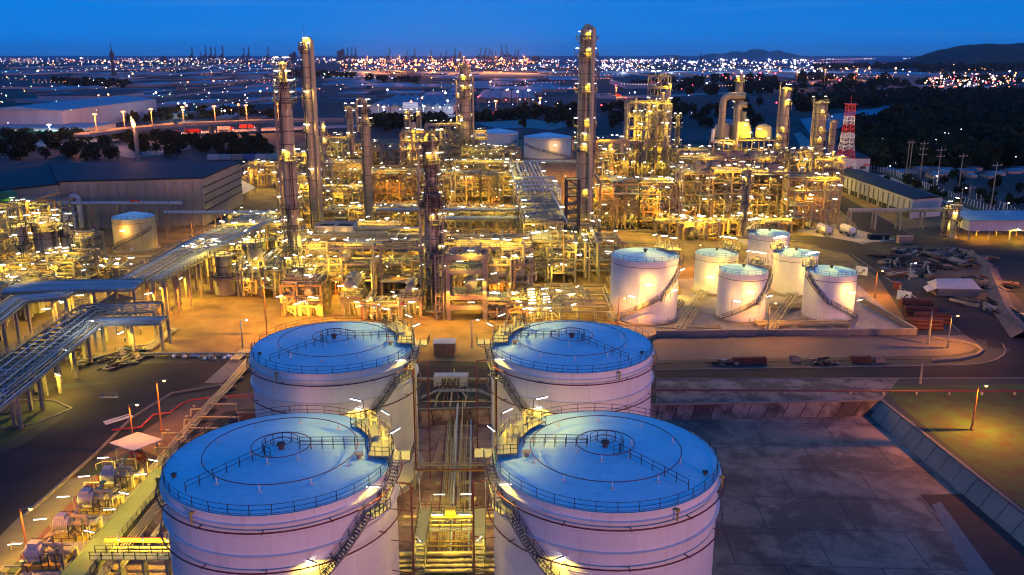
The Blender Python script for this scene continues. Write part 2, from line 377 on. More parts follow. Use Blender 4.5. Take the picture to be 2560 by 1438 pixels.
fill('road', P([(2130, 606), (2330, 612), (2450, 640), (2560, 655), (2900, 700), (2900, 640), (2560, 602), (2380, 600), (2290, 590), (2200, 540), (2110, 490), (2070, 500), (2140, 560)]), 'asph', .016)
fill('scrap_yard', P([(2560, 835), (2500, 795), (2385, 718), (2285, 652), (2340, 618), (2450, 646), (2500, 700), (2600, 800)]), 'soil', .010)
fill('road', P([(-600, 985), (60, 985), (300, 955), (640, 935), (640, 948), (500, 962), (390, 1000), (330, 1040), (240, 1130), (50, 1290), (-60, 1400), (-700, 1900), (-900, 1500), (60, 1110), (150, 1052), (185, 1020), (140, 1000), (-600, 1080)]), 'asph', .020)
fill('lawn', P([(-300, 1035), (120, 1040), (95, 1062), (-20, 1130), (-300, 1300)]), 'grass', .009)
fill('lawn', P([(2215, 965), (2600, 960), (3200, 1050), (3200, 1700), (2950, 1600), (2560, 1270), (2236, 1004)]), 'grass', .006)
fill('lawn', P([(1830, 600), (1910, 592), (1965, 602), (1900, 612)]), 'grass', .013)
fill('lawn', P([(1150, 598), (1310, 600), (1310, 620), (1150, 618)]), 'grass', .010)
fill('lawn', P([(2160, 590), (2240, 590), (2235, 600), (2165, 600)]), 'grass', .017)
fill('path', P([(1795, 568), (1830, 566), (1905, 606), (1860, 612)]), 'conc', .022)
fill('path', P([(1990, 575), (2090, 560), (2240, 600), (2120, 614)]), 'conc', .024)
fill('path', P([(575, 900), (625, 900), (555, 958), (510, 958)]), 'kerb', .026)
fill('pavement', P([(250, 1148), (480, 1000), (640, 980), (640, 1020), (560, 1030), (400, 1200), (260, 1190)]), mat('pavement', (.13, .09, .07), .9, var=.4, scale=.2), .007)
fill('pavement', P([(132, 1190), (285, 1190), (60, 1400), (-60, 1438), (-300, 1438)]), mat('red_paving', (.12, .025, .025), .85, var=.2, scale=.6), .014)
fill('pavement', P([(145, 1196), (230, 1196), (10, 1438), (-200, 1438)]), mat('tan_paving', (.14, .11, .08), .85, var=.3, scale=.3), .018)
fill('gravel_strip', P([(1640, 946), (2250, 944), (2205, 1000), (1640, 1008)]), mat('strip_concrete', (.24, .17, .15), .9, var=.55, scale=.2, col2=(.07, .05, .055), sharp=True), .008)
# raised pale earth bank round the scrap yard's east side
b_ = MB(); q_ = P([(2440, 640), (2478, 668), (2500, 720), (2530, 790), (2575, 850)]); rb = random.Random(2)
for a, c in zip(q_, q_[1:]):
    d = Vector((c[0]-a[0], c[1]-a[1], 0)); n_ = Vector((-d.y, d.x, 0)).normalized()*-1
    for k in range(5):
        p0, p1 = Vector((*a, 0))+d*(k/5+.004), Vector((*a, 0))+d*((k+1)/5-.004); z_ = rb.uniform(2.3, 2.5)
        b_.add([tuple(p0-n_*1.5), tuple(p1-n_*1.5), tuple(p1+n_*1.6+Vector((0, 0, z_*.8))), tuple(p0+n_*1.6+Vector((0, 0, z_*.8))), tuple(p1+n_*4), tuple(p0+n_*4)], [(0, 1, 2, 3), (3, 2, 4, 5)])
struct('bank', b_, mat('bank_pale2', (.17, .135, .12), .9, var=.6, scale=.5, bump=.3))
# drain ditches beside the road
for i, pts in enumerate(([(1640, 905), (2380, 893), (2440, 882), (2458, 868), (2452, 850)],)):
    d = MB(); w_ = P(pts)
    for a, b in zip(w_, w_[1:]): d.beam((*a, .02), (*b, .02), 2.0, .08)
    struct('drain', d, 'drain')
def kerb(pts, w=.3, h=.14, m='kerb'):
    k = MB(); q = P(pts)
    for a, b in zip(q, q[1:]): k.beam((*a, h/2+.01), (*b, h/2+.01), w, h)
    return struct('kerb', k, m)
kerb([(1640, 926), (2420, 913), (2462, 908), (2490, 900), (2508, 889), (2515, 876), (2506, 860)]); kerb([(2330, 846), (2400, 856), (2440, 866), (2456, 878), (2440, 890), (2400, 899), (2330, 904)], .5, .5); kerb([(2560, 946), (1640, 948)]); kerb([(560, 964), (430, 985), (330, 1046), (240, 1136), (60, 1294)], .4, .3)
kerb([(-60, 1082), (90, 1060), (180, 1022), (135, 1002), (-60, 1000)]); kerb([(1500, 573), (1900, 598), (1990, 603), (2130, 638), (2208, 690), (2343, 780), (2400, 830)])
kerb([(2110, 492), (2200, 542), (2285, 590), (2250, 604), (2135, 608)])

# ================================================================ TANKS
def handrail_circle(R, z, n, a0=0, a1=2*pi, h=1.1, r=.035):
    b = MB()
    for hh in (h, h*.5, .12): b.ring(R, z+hh, r if hh > .2 else r*.8, 64 if n > 20 else n*2, 4, a0=a0, a1=a1)
    for i in range(n+1):
        g = a0+(a1-a0)*i/n; b.beam((R*cos(g), R*sin(g), z-.05), (R*cos(g), R*sin(g), z+h), r*2)
    return b
def stairs(R, z0, z1, a0, a1, w=.95, n=None, rails=True):
    """spiral stair on a shell from (a0,z0) to (a1,z1): treads + strings, and the rails"""
    s, t = MB(), MB(); n = n or max(6, int(abs(z1-z0)/.24)); pi_, po = [], []
    for i in range(n+1):
        g = a0+(a1-a0)*i/n; z = z0+(z1-z0)*i/n; c, d = cos(g), sin(g)
        s.box((R+w/2)*c, (R+w/2)*d, z, w, .27, .05, g); pi_.append((R*c, R*d, z)); po.append(((R+w)*c, (R+w)*d, z))
    for q in (pi_, po):
        for a, b in zip(q, q[1:]): s.beam((a[0], a[1], a[2]-.05), (b[0], b[1], b[2]-.05), .07, .26)
    for q in (po, pi_):
        q = q[::4]+[q[-1]]; t.rail(q, 1.05, .035)
    return s, t
def big_tank(name_lab, cx, cy, mir, seed, g='storage tanks in the foreground basin'):
    R, H = 12.95, 22.0; t = thing('storage_tank', name_lab, 'tank', (cx, cy, BZ), 0, g)
    A = lambda deg: radians(deg) if not mir else pi-radians(deg)
    b = MB(); b.lathe([(R, 0), (R, H)], 96)
    b.lathe([(R, H), (R+.12, H+.02), (R+.12, H-.16), (R, H-.18)], 96)
    for z in (2.4, 4.9, 7.4, 9.9, 12.4, 14.8, 17.2, 19.6): b.lathe([(R, z-.05), (R+.02, z-.02), (R+.02, z+.02), (R, z+.05)], 96)
    b.build('shell', 'tank', t)
    for z in (H-4.6, H-1.0):
        b = MB(); b.lathe([(R+.01, z), (R+.36, z), (R+.36, z+.05), (R+.01, z+.07)], 96); b.build('wind_girder', 'tank', t)
    b = MB(); b.lathe([(R+.9, -.02), (R+.9, .35), (R+.02, .4)], 64); b.build('foundation', 'conc', t)
    rise = 1.15
    b = MB(); prof = [(R-.02, 0)]
    for k in range(1, 9): q = 1-k/8; prof.append((max(.01, R*q), rise*(1-q**1.25)))
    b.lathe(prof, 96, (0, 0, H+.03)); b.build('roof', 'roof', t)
    rz = lambda r: H+.03+rise*(1-(r/R)**1.25)
    handrail_circle(R-.12, H+.02, 36).build('handrail', 'rail', t)
    for z, rr in ((H-1.6, .09), (H-6.2, .09)):
        b = MB(); b.ring(R+.75, z, rr, 72, 6)
        for i in range(12):
            q = 2*pi*i/12+.1; b.beam(((R+.0)*cos(q), (R+.0)*sin(q), z-.1), ((R+.85)*cos(q), (R+.85)*sin(q), z-.1), .09)
        b.build('sprinkler_ring', 'red', t)
    for r, n in ((8.7, 10), (3.35, 6)):
        b = MB(); b.ring(r, rz(r)+.75, .055, 64, 6); b.build('roof_pipe_ring', 'red', t)
        for i in range(n):
            q = 2*pi*i/n+.3; b = MB(); b.tube([(r*cos(q), r*sin(q), rz(r)-.05), (r*cos(q), r*sin(q), rz(r)+.75)], .06, 6); b.lathe([(.3, .0), (.3, .06), (.01, .07)], 8, (r*cos(q), r*sin(q), rz(r))); b.build('pipe_support', 'tank', t)
    b = MB(); b.lathe([(.3, 0), (.3, .55), (.48, .55), (.48, .8), (.2, .92), (.01, .95)], 16, (0, 0, rz(0)-.1)); b.build('vent', 'dark', t)
    b = MB(); b.ring(1.15, rz(0)+.95, .045, 28, 5); b.build('centre_ring', 'red', t)
    handrail_circle(2.1, rz(2), 7, A(40), A(250) if not mir else A(250), 1.15).build('centre_handrail', 'rail', t)
    # radial walk handrails: one to the platform, one to the far side
    for a, r0, r1 in ((12, 2.1, 9.6), (226, 2.1, 11.6)):
        b = MB()
        for off in ((-.42, .42) if a == 12 else (0,)):
            pts = []
            for i in range(7):
                r = r0+(r1-r0)*i/6; c, d = cos(A(a)), sin(A(a)); pts.append((r*c-off*d, r*d+off*c, rz(r)))
            b.rail(pts, 1.15, .04)
        b.build('walkway_handrail', 'rail', t)
    # gauging platform on the roof edge
    a0, a1 = sorted((A(-6), A(50))); r0, r1, pz = 10.2, 12.7, H+.75
    b = MB(); b.arc_deck(r0, r1, pz, .12, a0, a1, 14)
    for k in range(6):
        q = a0+(a1-a0)*k/5
        for r in (r0+.1, r1-.1): b.beam((r*cos(q), r*sin(q), rz(r)), (r*cos(q), r*sin(q), pz), .12)
    p = b.build('platform', 'grate', t)
    b = MB(); out = [(r1*cos(a0+(a1-a0)*i/8), r1*sin(a0+(a1-a0)*i/8), pz+.12) for i in range(9)]; inn = [(r0*cos(a0+(a1-a0)*i/8), r0*sin(a0+(a1-a0)*i/8), pz+.12) for i in range(9)]
    b.rail(out, 1.1, .04); b.rail(inn, 1.1, .04); b.rail([out[0], inn[0]], 1.1, .04, .9); b.rail([out[-1], inn[-1]], 1.1, .04, .9); b.build('handrail', 'rail', p)
    # instruments: two valves/gauges standing on the platform
    for k, aa in enumerate((8, 22, 38)):
        b = MB(); q = A(aa); c = (11.6*cos(q), 11.6*sin(q), pz+.12)
        b.lathe([(.16, 0), (.16, .9), (.34, .9), (.34, 1.05), (.14, 1.1), (.14, 1.8), (.01, 1.9)], 10, c); b.tube([(c[0], c[1], c[2]+.7), (c[0]+.7, c[1]+.3, c[2]+.7), (c[0]+.7, c[1]+.3, c[2]-.5)], .09, 6); b.beam((c[0]-.4, c[1], c[2]+1.3), (c[0]+.4, c[1], c[2]+1.3), .05)
        b.build('gauge', 'clad', t)
    # outside landing, stair flights, mid landings
    def landing(a, z, da, w=1.9):
        q0, q1 = sorted((A(a-da), A(a+da))); b = MB(); b.arc_deck(R+.08, R+w, z-.1, .1, q0, q1, 5)
        for q in (q0, q1): b.beam((R*cos(q), R*sin(q), z-1.3), ((R+w)*cos(q), (R+w)*sin(q), z-.12), .1)
        p = b.build('landing', 'grate', t); b = MB(); o_ = [((R+w)*cos(q0+(q1-q0)*i/4), (R+w)*sin(q0+(q1-q0)*i/4), z) for i in range(5)]
        b.rail(o_, 1.1, .04); b.build('handrail', 'rail', p); return p
    landing(-3, H+.75, 4.5, 2.3); landing(-31, H-2.6, 5); 
    for a_, z_, a2, z2 in ((-7.5, H+.7, -26, H-2.6), (-36, H-2.7, -64, H-8.6), (-70, H-8.7, -98, H-14.6), (-104, H-14.7, -132, .4)):
        if a_ == -70: landing(-67, H-8.65, 3)
        if a_ == -104: landing(-101, H-14.65, 3)
        s, r = stairs(R+.25, z_, z2, A(a_), A(a2)); o = s.build('stair_flight', 'grate', t); r.build('handrail', 'rail', o)
    # monitor nozzles on the rim, roof nozzle
    for aa in (-118, 35, 150, 200):
        q = A(aa); b = MB(); c = ((R+.5)*cos(q), (R+.5)*sin(q), H-.5); b.tube([(c[0], c[1], c[2]-1.0), c, (c[0]*.97, c[1]*.97, c[2]+.2)], .11, 6); b.lathe([(.1, 0), (.24, .1), (.2, .35), (.05, .4)], 8, c); b.build('foam_nozzle', 'yelpipe', t)
    b = MB(); q = A(205); b.lathe([(.2, 0), (.2, .35), (.34, .35), (.34, .45), (.01, .5)], 12, (11.7*cos(q), 11.7*sin(q), rz(11.7)-.05)); b.build('manhole', 'dark', t)
    b = MB(); q = A(-6); b.lathe([(.3, 0), (.3, .55), (.5, .55), (.5, .66), (.01, .72)], 12, (9.2*cos(q), 9.2*sin(q), rz(9.2)-.05)); b.build('manhole', 'clad', t)
    # red riser pipe down the shell
    q = A(-12); b = MB(); c, d = (R+2.6)*cos(q), (R+2.6)*sin(q); b.tube([((R+.7)*cos(q), (R+.7)*sin(q), H-1.6), (c, d, H-1.6), (c, d, .2)], .11, 6)
    for z in (5, 9, 13, 17): b.beam((c, d, z), (R*cos(q), R*sin(q), z), .07); b.box(c+.25, d, z+.4, .6, .12, .12)
    b.build('riser_pipe', 'red', t)
    # lamps
    L_ = [(11.9, 47, pz+.1, 150, 1.0), (12.9, 20, pz+.1, 130, .9), (12.6, -4, pz+.1, 60, .7), (14.3, -28, H-2.6, 178, .9), (14.3, -62, H-8.3, 150, .9), (14.3, -96, H-14.6, 140, .8)]
    for r, a, z, yaw, pw in L_:
        q = A(a); yr = A(yaw); lamp(t, (r*cos(q), r*sin(q), z), yr, 'tube', pw*.27, 2.4, 1.6)
    return t
YN, YF = 90.9, 130.9
big_tank('big white tank nearest the camera on the left, its blue-lit roof carrying red pipe rings', -26.6, YN, False, 1)
big_tank('big white tank nearest the camera on the right, its stair dropping down the left side', 10.8, YN+.6, True, 2)
big_tank('big white tank behind the nearest left one, its roof platform facing the other row', -28.5, YF, False, 3)
big_tank('big white tank behind the nearest right one, pinkish wall and platform on its left edge', 9.6, YF+.4, True, 4)

def small_tank(u, vb, wpx, vrim, lab, mir=False, stair=True, text=None, z0=.4, g='white tanks in the walled bund', seed=0, cone=.7, plat=True, lampn=3, mats=('tank', 'roof'), n=56, pwk=1.0, d=None):
    # vb: row of the front foot of the shell
    x0, y0 = W(u, vb, z0); r = wpx/2/PPM(y0+wpx/2/PPM(y0), 5); y = y0+r; H = ZY(vrim, y)-z0; x = XY(u, vrim, y)
    t = thing('storage_tank', lab, 'tank', (x, y, z0), 0, g)
    A = lambda deg: radians(deg) if not mir else pi-radians(deg)
    b = MB(); b.lathe([(r, 0), (r, H)], n); b.lathe([(r, H), (r+.1, H), (r+.1, H-.15), (r, H-.15)], n)
    for k in range(1, 6): z = H*k/6; b.lathe([(r, z-.05), (r+.015, z), (r, z+.05)], n)
    b.build('shell', mats[0], t)
    b = MB(); b.lathe([(r+.7, -z0-.05), (r+.7, .2), (r+.01, .25)], 40); b.build('foundation', 'conc', t)
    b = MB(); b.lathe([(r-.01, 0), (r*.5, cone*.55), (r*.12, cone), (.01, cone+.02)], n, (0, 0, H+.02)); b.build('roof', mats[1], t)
    handrail_circle(r-.1, H, max(14, int(r*3.2)), 0, 2*pi, 1.1, .035).build('handrail', 'rail', t)
    b = MB(); b.ring(r+.35, H-1.4, .07, 48, 5)
    for i in range(8): q = 2*pi*i/8; b.beam((r*cos(q), r*sin(q), H-1.45), ((r+.4)*cos(q), (r+.4)*sin(q), H-1.45), .07)
    b.build('sprinkler_ring', 'red', t)
    b = MB(); b.lathe([(.35, 0), (.35, .6), (.6, .6), (.6, .8), (.01, .95)], 12, (0, 0, H+cone)); b.build('vent', 'dark', t)
    rr = random.Random(seed)
    if plat:
        a0, a1 = sorted((A(5), A(60))); b = MB(); b.arc_deck(r*.68, r+.9, H+.9, .1, a0, a1, 8)
        for q in (a0, (a0+a1)/2, a1): b.beam((r*.7*cos(q), r*.7*sin(q), H), (r*.7*cos(q), r*.7*sin(q), H+.9), .12); b.beam((r*cos(q), r*sin(q), H-.2), ((r+.8)*cos(q), (r+.8)*sin(q), H+.9), .1)
        p = b.build('platform', 'grate', t); b = MB()
        for rad in (r*.68, r+.9): b.rail([(rad*cos(a0+(a1-a0)*i/5), rad*sin(a0+(a1-a0)*i/5), H+1) for i in range(6)], 1.1, .045)
        b.build('handrail', 'rail', p)
        for k in range(4):
            q = A(12+13*k); c = (r*.85*cos(q), r*.85*sin(q), H+.9); b = MB(); b.lathe([(.18, 0), (.18, .9), (.4, .9), (.4, 1.1), (.12, 1.2), (.12, 1.9), (.01, 2)], 8, c); b.tube([(c[0], c[1], c[2]+.8), (c[0]*.8, c[1]*.8, c[2]+.8), (c[0]*.8, c[1]*.8, H+.2)], .1, 6); b.build('gauge', 'clad', t)
        for k, aa in enumerate((15, 40, 62)): q = A(aa); lamp(t, ((r+.5)*cos(q), (r+.5)*sin(q), H+1), A(150+40*k), 'tube', .45*pwk, 2.6, 1.7)
    if stair:
        az = A(-15 if stair != 'f' else -25); a1 = A(-150); zz = H; zm = H*.42; am = A(-95)
        for (p_, q_, z_, w_) in ((az, A(-70), H-.6 if stair != 'f' else H*.66, H*.42), (A(-76), a1, H*.41, .3)):
            s, rl = stairs(r+.15, z_, w_, p_, q_, .9); o = s.build('stair_flight', 'grate', t); rl.build('handrail', 'rail', o)
        q0, q1 = sorted((A(-76), A(-70))); b = MB(); b.arc_deck(r+.05, r+1.5, H*.41, .1, q0, q1, 3); b.build('landing', 'grate', t)
    for k in range(lampn):
        aa, zz = [(-100, .62), (-122, .42), (-60, .5), (-45, .8), (-140, .3)][k]; q = A(aa); lamp(t, ((r+1.9)*cos(q), (r+1.9)*sin(q), H*zz-1.0), q+pi/2, 'tube', 1.5*pwk, 1.8, 1.7, lk='wall')
    for k in range(2):
        q = A(-80+rr.uniform(-20, 40)*k); b = MB(); b.tube([((r-.05)*cos(q), (r-.05)*sin(q), 1.0), ((r+.35)*cos(q), (r+.35)*sin(q), 1.0)], .45, 12); b.build('manhole', 'whitep', t)
    if text:
        o = text_mesh(text, 1.15, 'black'); o.parent = t; q = radians(-72 if not mir else -108); o.location = ((r+.06)*cos(q), (r+.06)*sin(q), H*.36); o.rotation_euler = (pi/2, 0, q+pi/2)
    return t, r, H
small_tank(1613, 812, 166, 637, 'largest white tank of the walled bund, marked T-7501, stair climbing to the right', text='T-7501', seed=1, lampn=4, pwk=1.3)
small_tank(1792, 737, 105, 632, 'small white tank at the back of the bund, beside the largest one', seed=2, stair=False, lampn=2)
small_tank(1859, 808, 120, 674, 'small white tank in the middle of the front bund row, stair rising right', text='T-7502', seed=3, lampn=3)
small_tank(1923, 668, 100, 582, 'small white tank standing farthest back, beyond the bund by the road', mir=True, stair=False, seed=4, lampn=1)
small_tank(1990, 740, 108, 632, 'small white tank in the second bund row, platform on its left edge', mir=True, stair=False, seed=5, lampn=2)
small_tank(2078, 806, 123, 677, 'small white tank at the right end of the bund, stair zigzagging rightwards', mir=True, stair=True, seed=6, lampn=2)
small_tank(1243, 392, 106, 330, 'left white tank of the distant pair beyond the plant', seed=7, g='white tanks beyond the plant', stair='f', lampn=0, cone=2.2, plat=False)
small_tank(1369, 398, 118, 341, 'right white tank of the distant pair beyond the plant', mir=True, seed=8, g='white tanks beyond the plant', stair='f', lampn=1, cone=2.4, plat=False, pwk=1.5)
small_tank(333, 630, 101, 541, 'rust-streaked cream tank with a long stair on the left side of the plant', seed=9, g='', stair='f', lampn=1, cone=1.6, plat=False, mats=(mat('cream_rust', (.55, .50, .36), .6, var=.4, scale=.35, col2=(.38, .27, .12), streak=True), 'roof'))
small_tank(160, 578, 60, 530, 'short pale tank half hidden behind the left pipe units', seed=10, g='', stair=False, lampn=0, cone=1.0, plat=False)
# ================================================================ PLANT GENERATORS
def column(u, vb, vtop, wpx, lab, secs=None, plats=(), side=None, loop=False, m='clad', z0=0, seed=0, lamps=2, dark=False, name='distillation_column', cat='column', ant=0, pwk=1.0, g='tall process columns', legs=0):
    """tall process column: stacked sections, ring platforms with rails and ladders, side pipe, lamps. plats: (v row, half extent deg, centre deg)"""
    x, y = W(u, vb, z0); x = XY(u, vtop, y); pp = PPM(y, 20); H = ZY(vtop, y)-z0; R = wpx/2/pp; rr = random.Random(seed)
    t = thing(name, lab, cat, (x, y, z0), rr.uniform(-.1, .1), g)
    zz = lambda v: ZY(v, y)-z0
    secs = [(zz(v) if v else 0, k*R) for v, k in (secs or ((None, 1.0), (vtop+6, 1.0)))]
    b = MB(); prof = []
    for i, (z, r) in enumerate(secs):
        if i and abs(r-prof[-1][0]) > .05: prof.append((prof[-1][0], z-.0*R)); prof.append((r, z+abs(r-prof[-1][0])*1.2))
        else: prof.append((r, z))
    rt = prof[-1][0]; zt = prof[-1][1]
    for k in range(1, 5): prof.append((max(.01, rt*cos(pi/2*k/4)), zt+rt*.6*sin(pi/2*k/4)))
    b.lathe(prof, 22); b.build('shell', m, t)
    def rad(z):
        r = prof[0][0]
        for q in prof:
            if q[1] <= z: r = q[0]
        return max(r, .3)
    b = MB(); z = 3.0
    while z < zt: b.lathe([(rad(z)+.0, z-.1), (rad(z)+.07, z-.08), (rad(z)+.07, z+.08), (rad(z), z+.1)], 20); z += rr.uniform(3.2, 5.2)
    b.build('insulation_band', 'rail', t)['kind'] = 'stuff'
    b = MB(); b.lathe([(R+.5, -z0-.02), (R+.5, .5), (R, .55)], 16); b.build('foundation', 'conc', t)
    for i, (v, half, cen) in enumerate(plats):
        z = zz(v); r = rad(z); a0, a1 = radians(cen-half), radians(cen+half); w_ = 1.25
        b = MB(); b.arc_deck(r+.05, r+w_, z, .1, a0, a1, max(6, half//14))
        for k in range(max(3, half//22)): q = a0+(a1-a0)*(k+.5)/max(3, half//22); b.beam((r*cos(q), r*sin(q), z-1.5), ((r+w_-.1)*cos(q), (r+w_-.1)*sin(q), z), .12)
        p = b.build('platform', 'rail' if dark or i % 2 else 'grate', t); b = MB(); n = max(5, half//12)
        b.rail([((r+w_)*cos(a0+(a1-a0)*k/n), (r+w_)*sin(a0+(a1-a0)*k/n), z+.1) for k in range(n+1)], 1.2, .055); b.build('handrail', 'rail', p)
        for k in range(lamps):
            q = radians(cen+half*(.75-1.5*k/max(1, lamps-1)) if lamps > 1 else -90+rr.uniform(-50, 50))
            lamp(t, ((r+w_+.3)*cos(q), (r+w_+.3)*sin(q), z+.1), q+pi+rr.uniform(-.9, .9), 'tube', .5*pwk, 2.6, 1.7, lk='tube' if k else 'wall2')
        # small nozzle and valve on the column at the platform
        q = radians(cen+rr.uniform(-30, 30)); b = MB(); b.tube([(r*cos(q), r*sin(q), z+1), ((r+.9)*cos(q), (r+.9)*sin(q), z+1), ((r+.9)*cos(q), (r+.9)*sin(q), z-2.5)], .16, 6); b.build('nozzle', 'pipe', t)
    # ladder with cage
    for i in range(len(plats)):
        z1 = zz(plats[i][0]); z2 = zz(plats[i+1][0]) if i+1 < len(plats) else .3
        if z2 > z1: z1, z2 = z2, z1
        q = radians(plats[i][2]+rr.choice((-25, 20))); r = rad((z1+z2)/2)+.35; c = Vector((r*cos(q), r*sin(q), 0)); s_ = Vector((-sin(q), cos(q), 0))*.3; b = MB()
        for k in (-1, 1): b.beam(c+s_*k+Vector((0, 0, z2)), c+s_*k+Vector((0, 0, z1)), .15)
        z = z2
        while z < z1: b.beam(c-s_+Vector((0, 0, z)), c+s_+Vector((0, 0, z)), .06); z += .8
        z = z2+2.2
        while z < z1: b.ring(.42, z, .035, 8, 4, (c.x*1.12, c.y*1.12, 0)); z += 1.6
        b.build('ladder', 'rail', t)
    if side:
        for (sd_, pr, vt, vbm) in side:      # side: +1/-1 (right/left), +2 front; pipe radius, top row, bottom row
            d = R+pr+.35; z1, z2 = zz(vt), zz(vbm) if vbm else .3; yy = -.35*R
            if abs(sd_) == 2: yy, d = -(R+pr+.2)*.93, (R+pr+.2)*.36; sd_ = sd_/2
            b = MB(); pts = [(sd_*d, yy, z2), (sd_*d, yy, z1)]
            if loop: pts = [(sd_*d, yy, z2), (sd_*d, yy, z1-pr*1.5)]+[((sd_*d)/2*(1+cos(pi*k/6)), yy*(1-k/6), z1-pr*1.5+d*.55*sin(pi*k/6)) for k in range(1, 6)]+[(0, 0, zt)]
            b.tube(pts, pr, 10); b.build('overhead_pipe', m if pr > .5 else 'pipe', t)
            b = MB(); z = z2+4
            while z < z1-2: b.beam((sd_*d, yy, z), (sd_*R*.9, yy*.9, z), .18); z += 7
            b.build('pipe_bracket', 'rail', t)['kind'] = 'stuff'
    for k in range(5):      # small lines running up the column
        q = rr.uniform(-pi, 0); r = R+.3+.1*k; z1 = rr.uniform(.4, 1)*zt; b = MB(); b.tube([(r*cos(q), r*sin(q), .4), (r*cos(q), r*sin(q), z1), (R*.8*cos(q), R*.8*sin(q), z1)], rr.choice((.06, .09, .14)), 5); b.build('riser_pipe', 'pipe', t)
    if ant:
        b = MB(); b.tube([(0, 0, zt), (0, 0, zt+ant)], .05, 4); b.build('lightning_rod', 'rail', t)
    if legs:
        b = MB()
        for k in range(6): q = pi/3*k; b.beam((R*cos(q), R*sin(q), -legs), (R*.9*cos(q), R*.9*sin(q), 0), .7)
        b.arc_deck(.1, R+1.6, -.4, .5, 0, 2*pi, 16); b.build('table_base', 'brown', t)
    return t, x, y, H

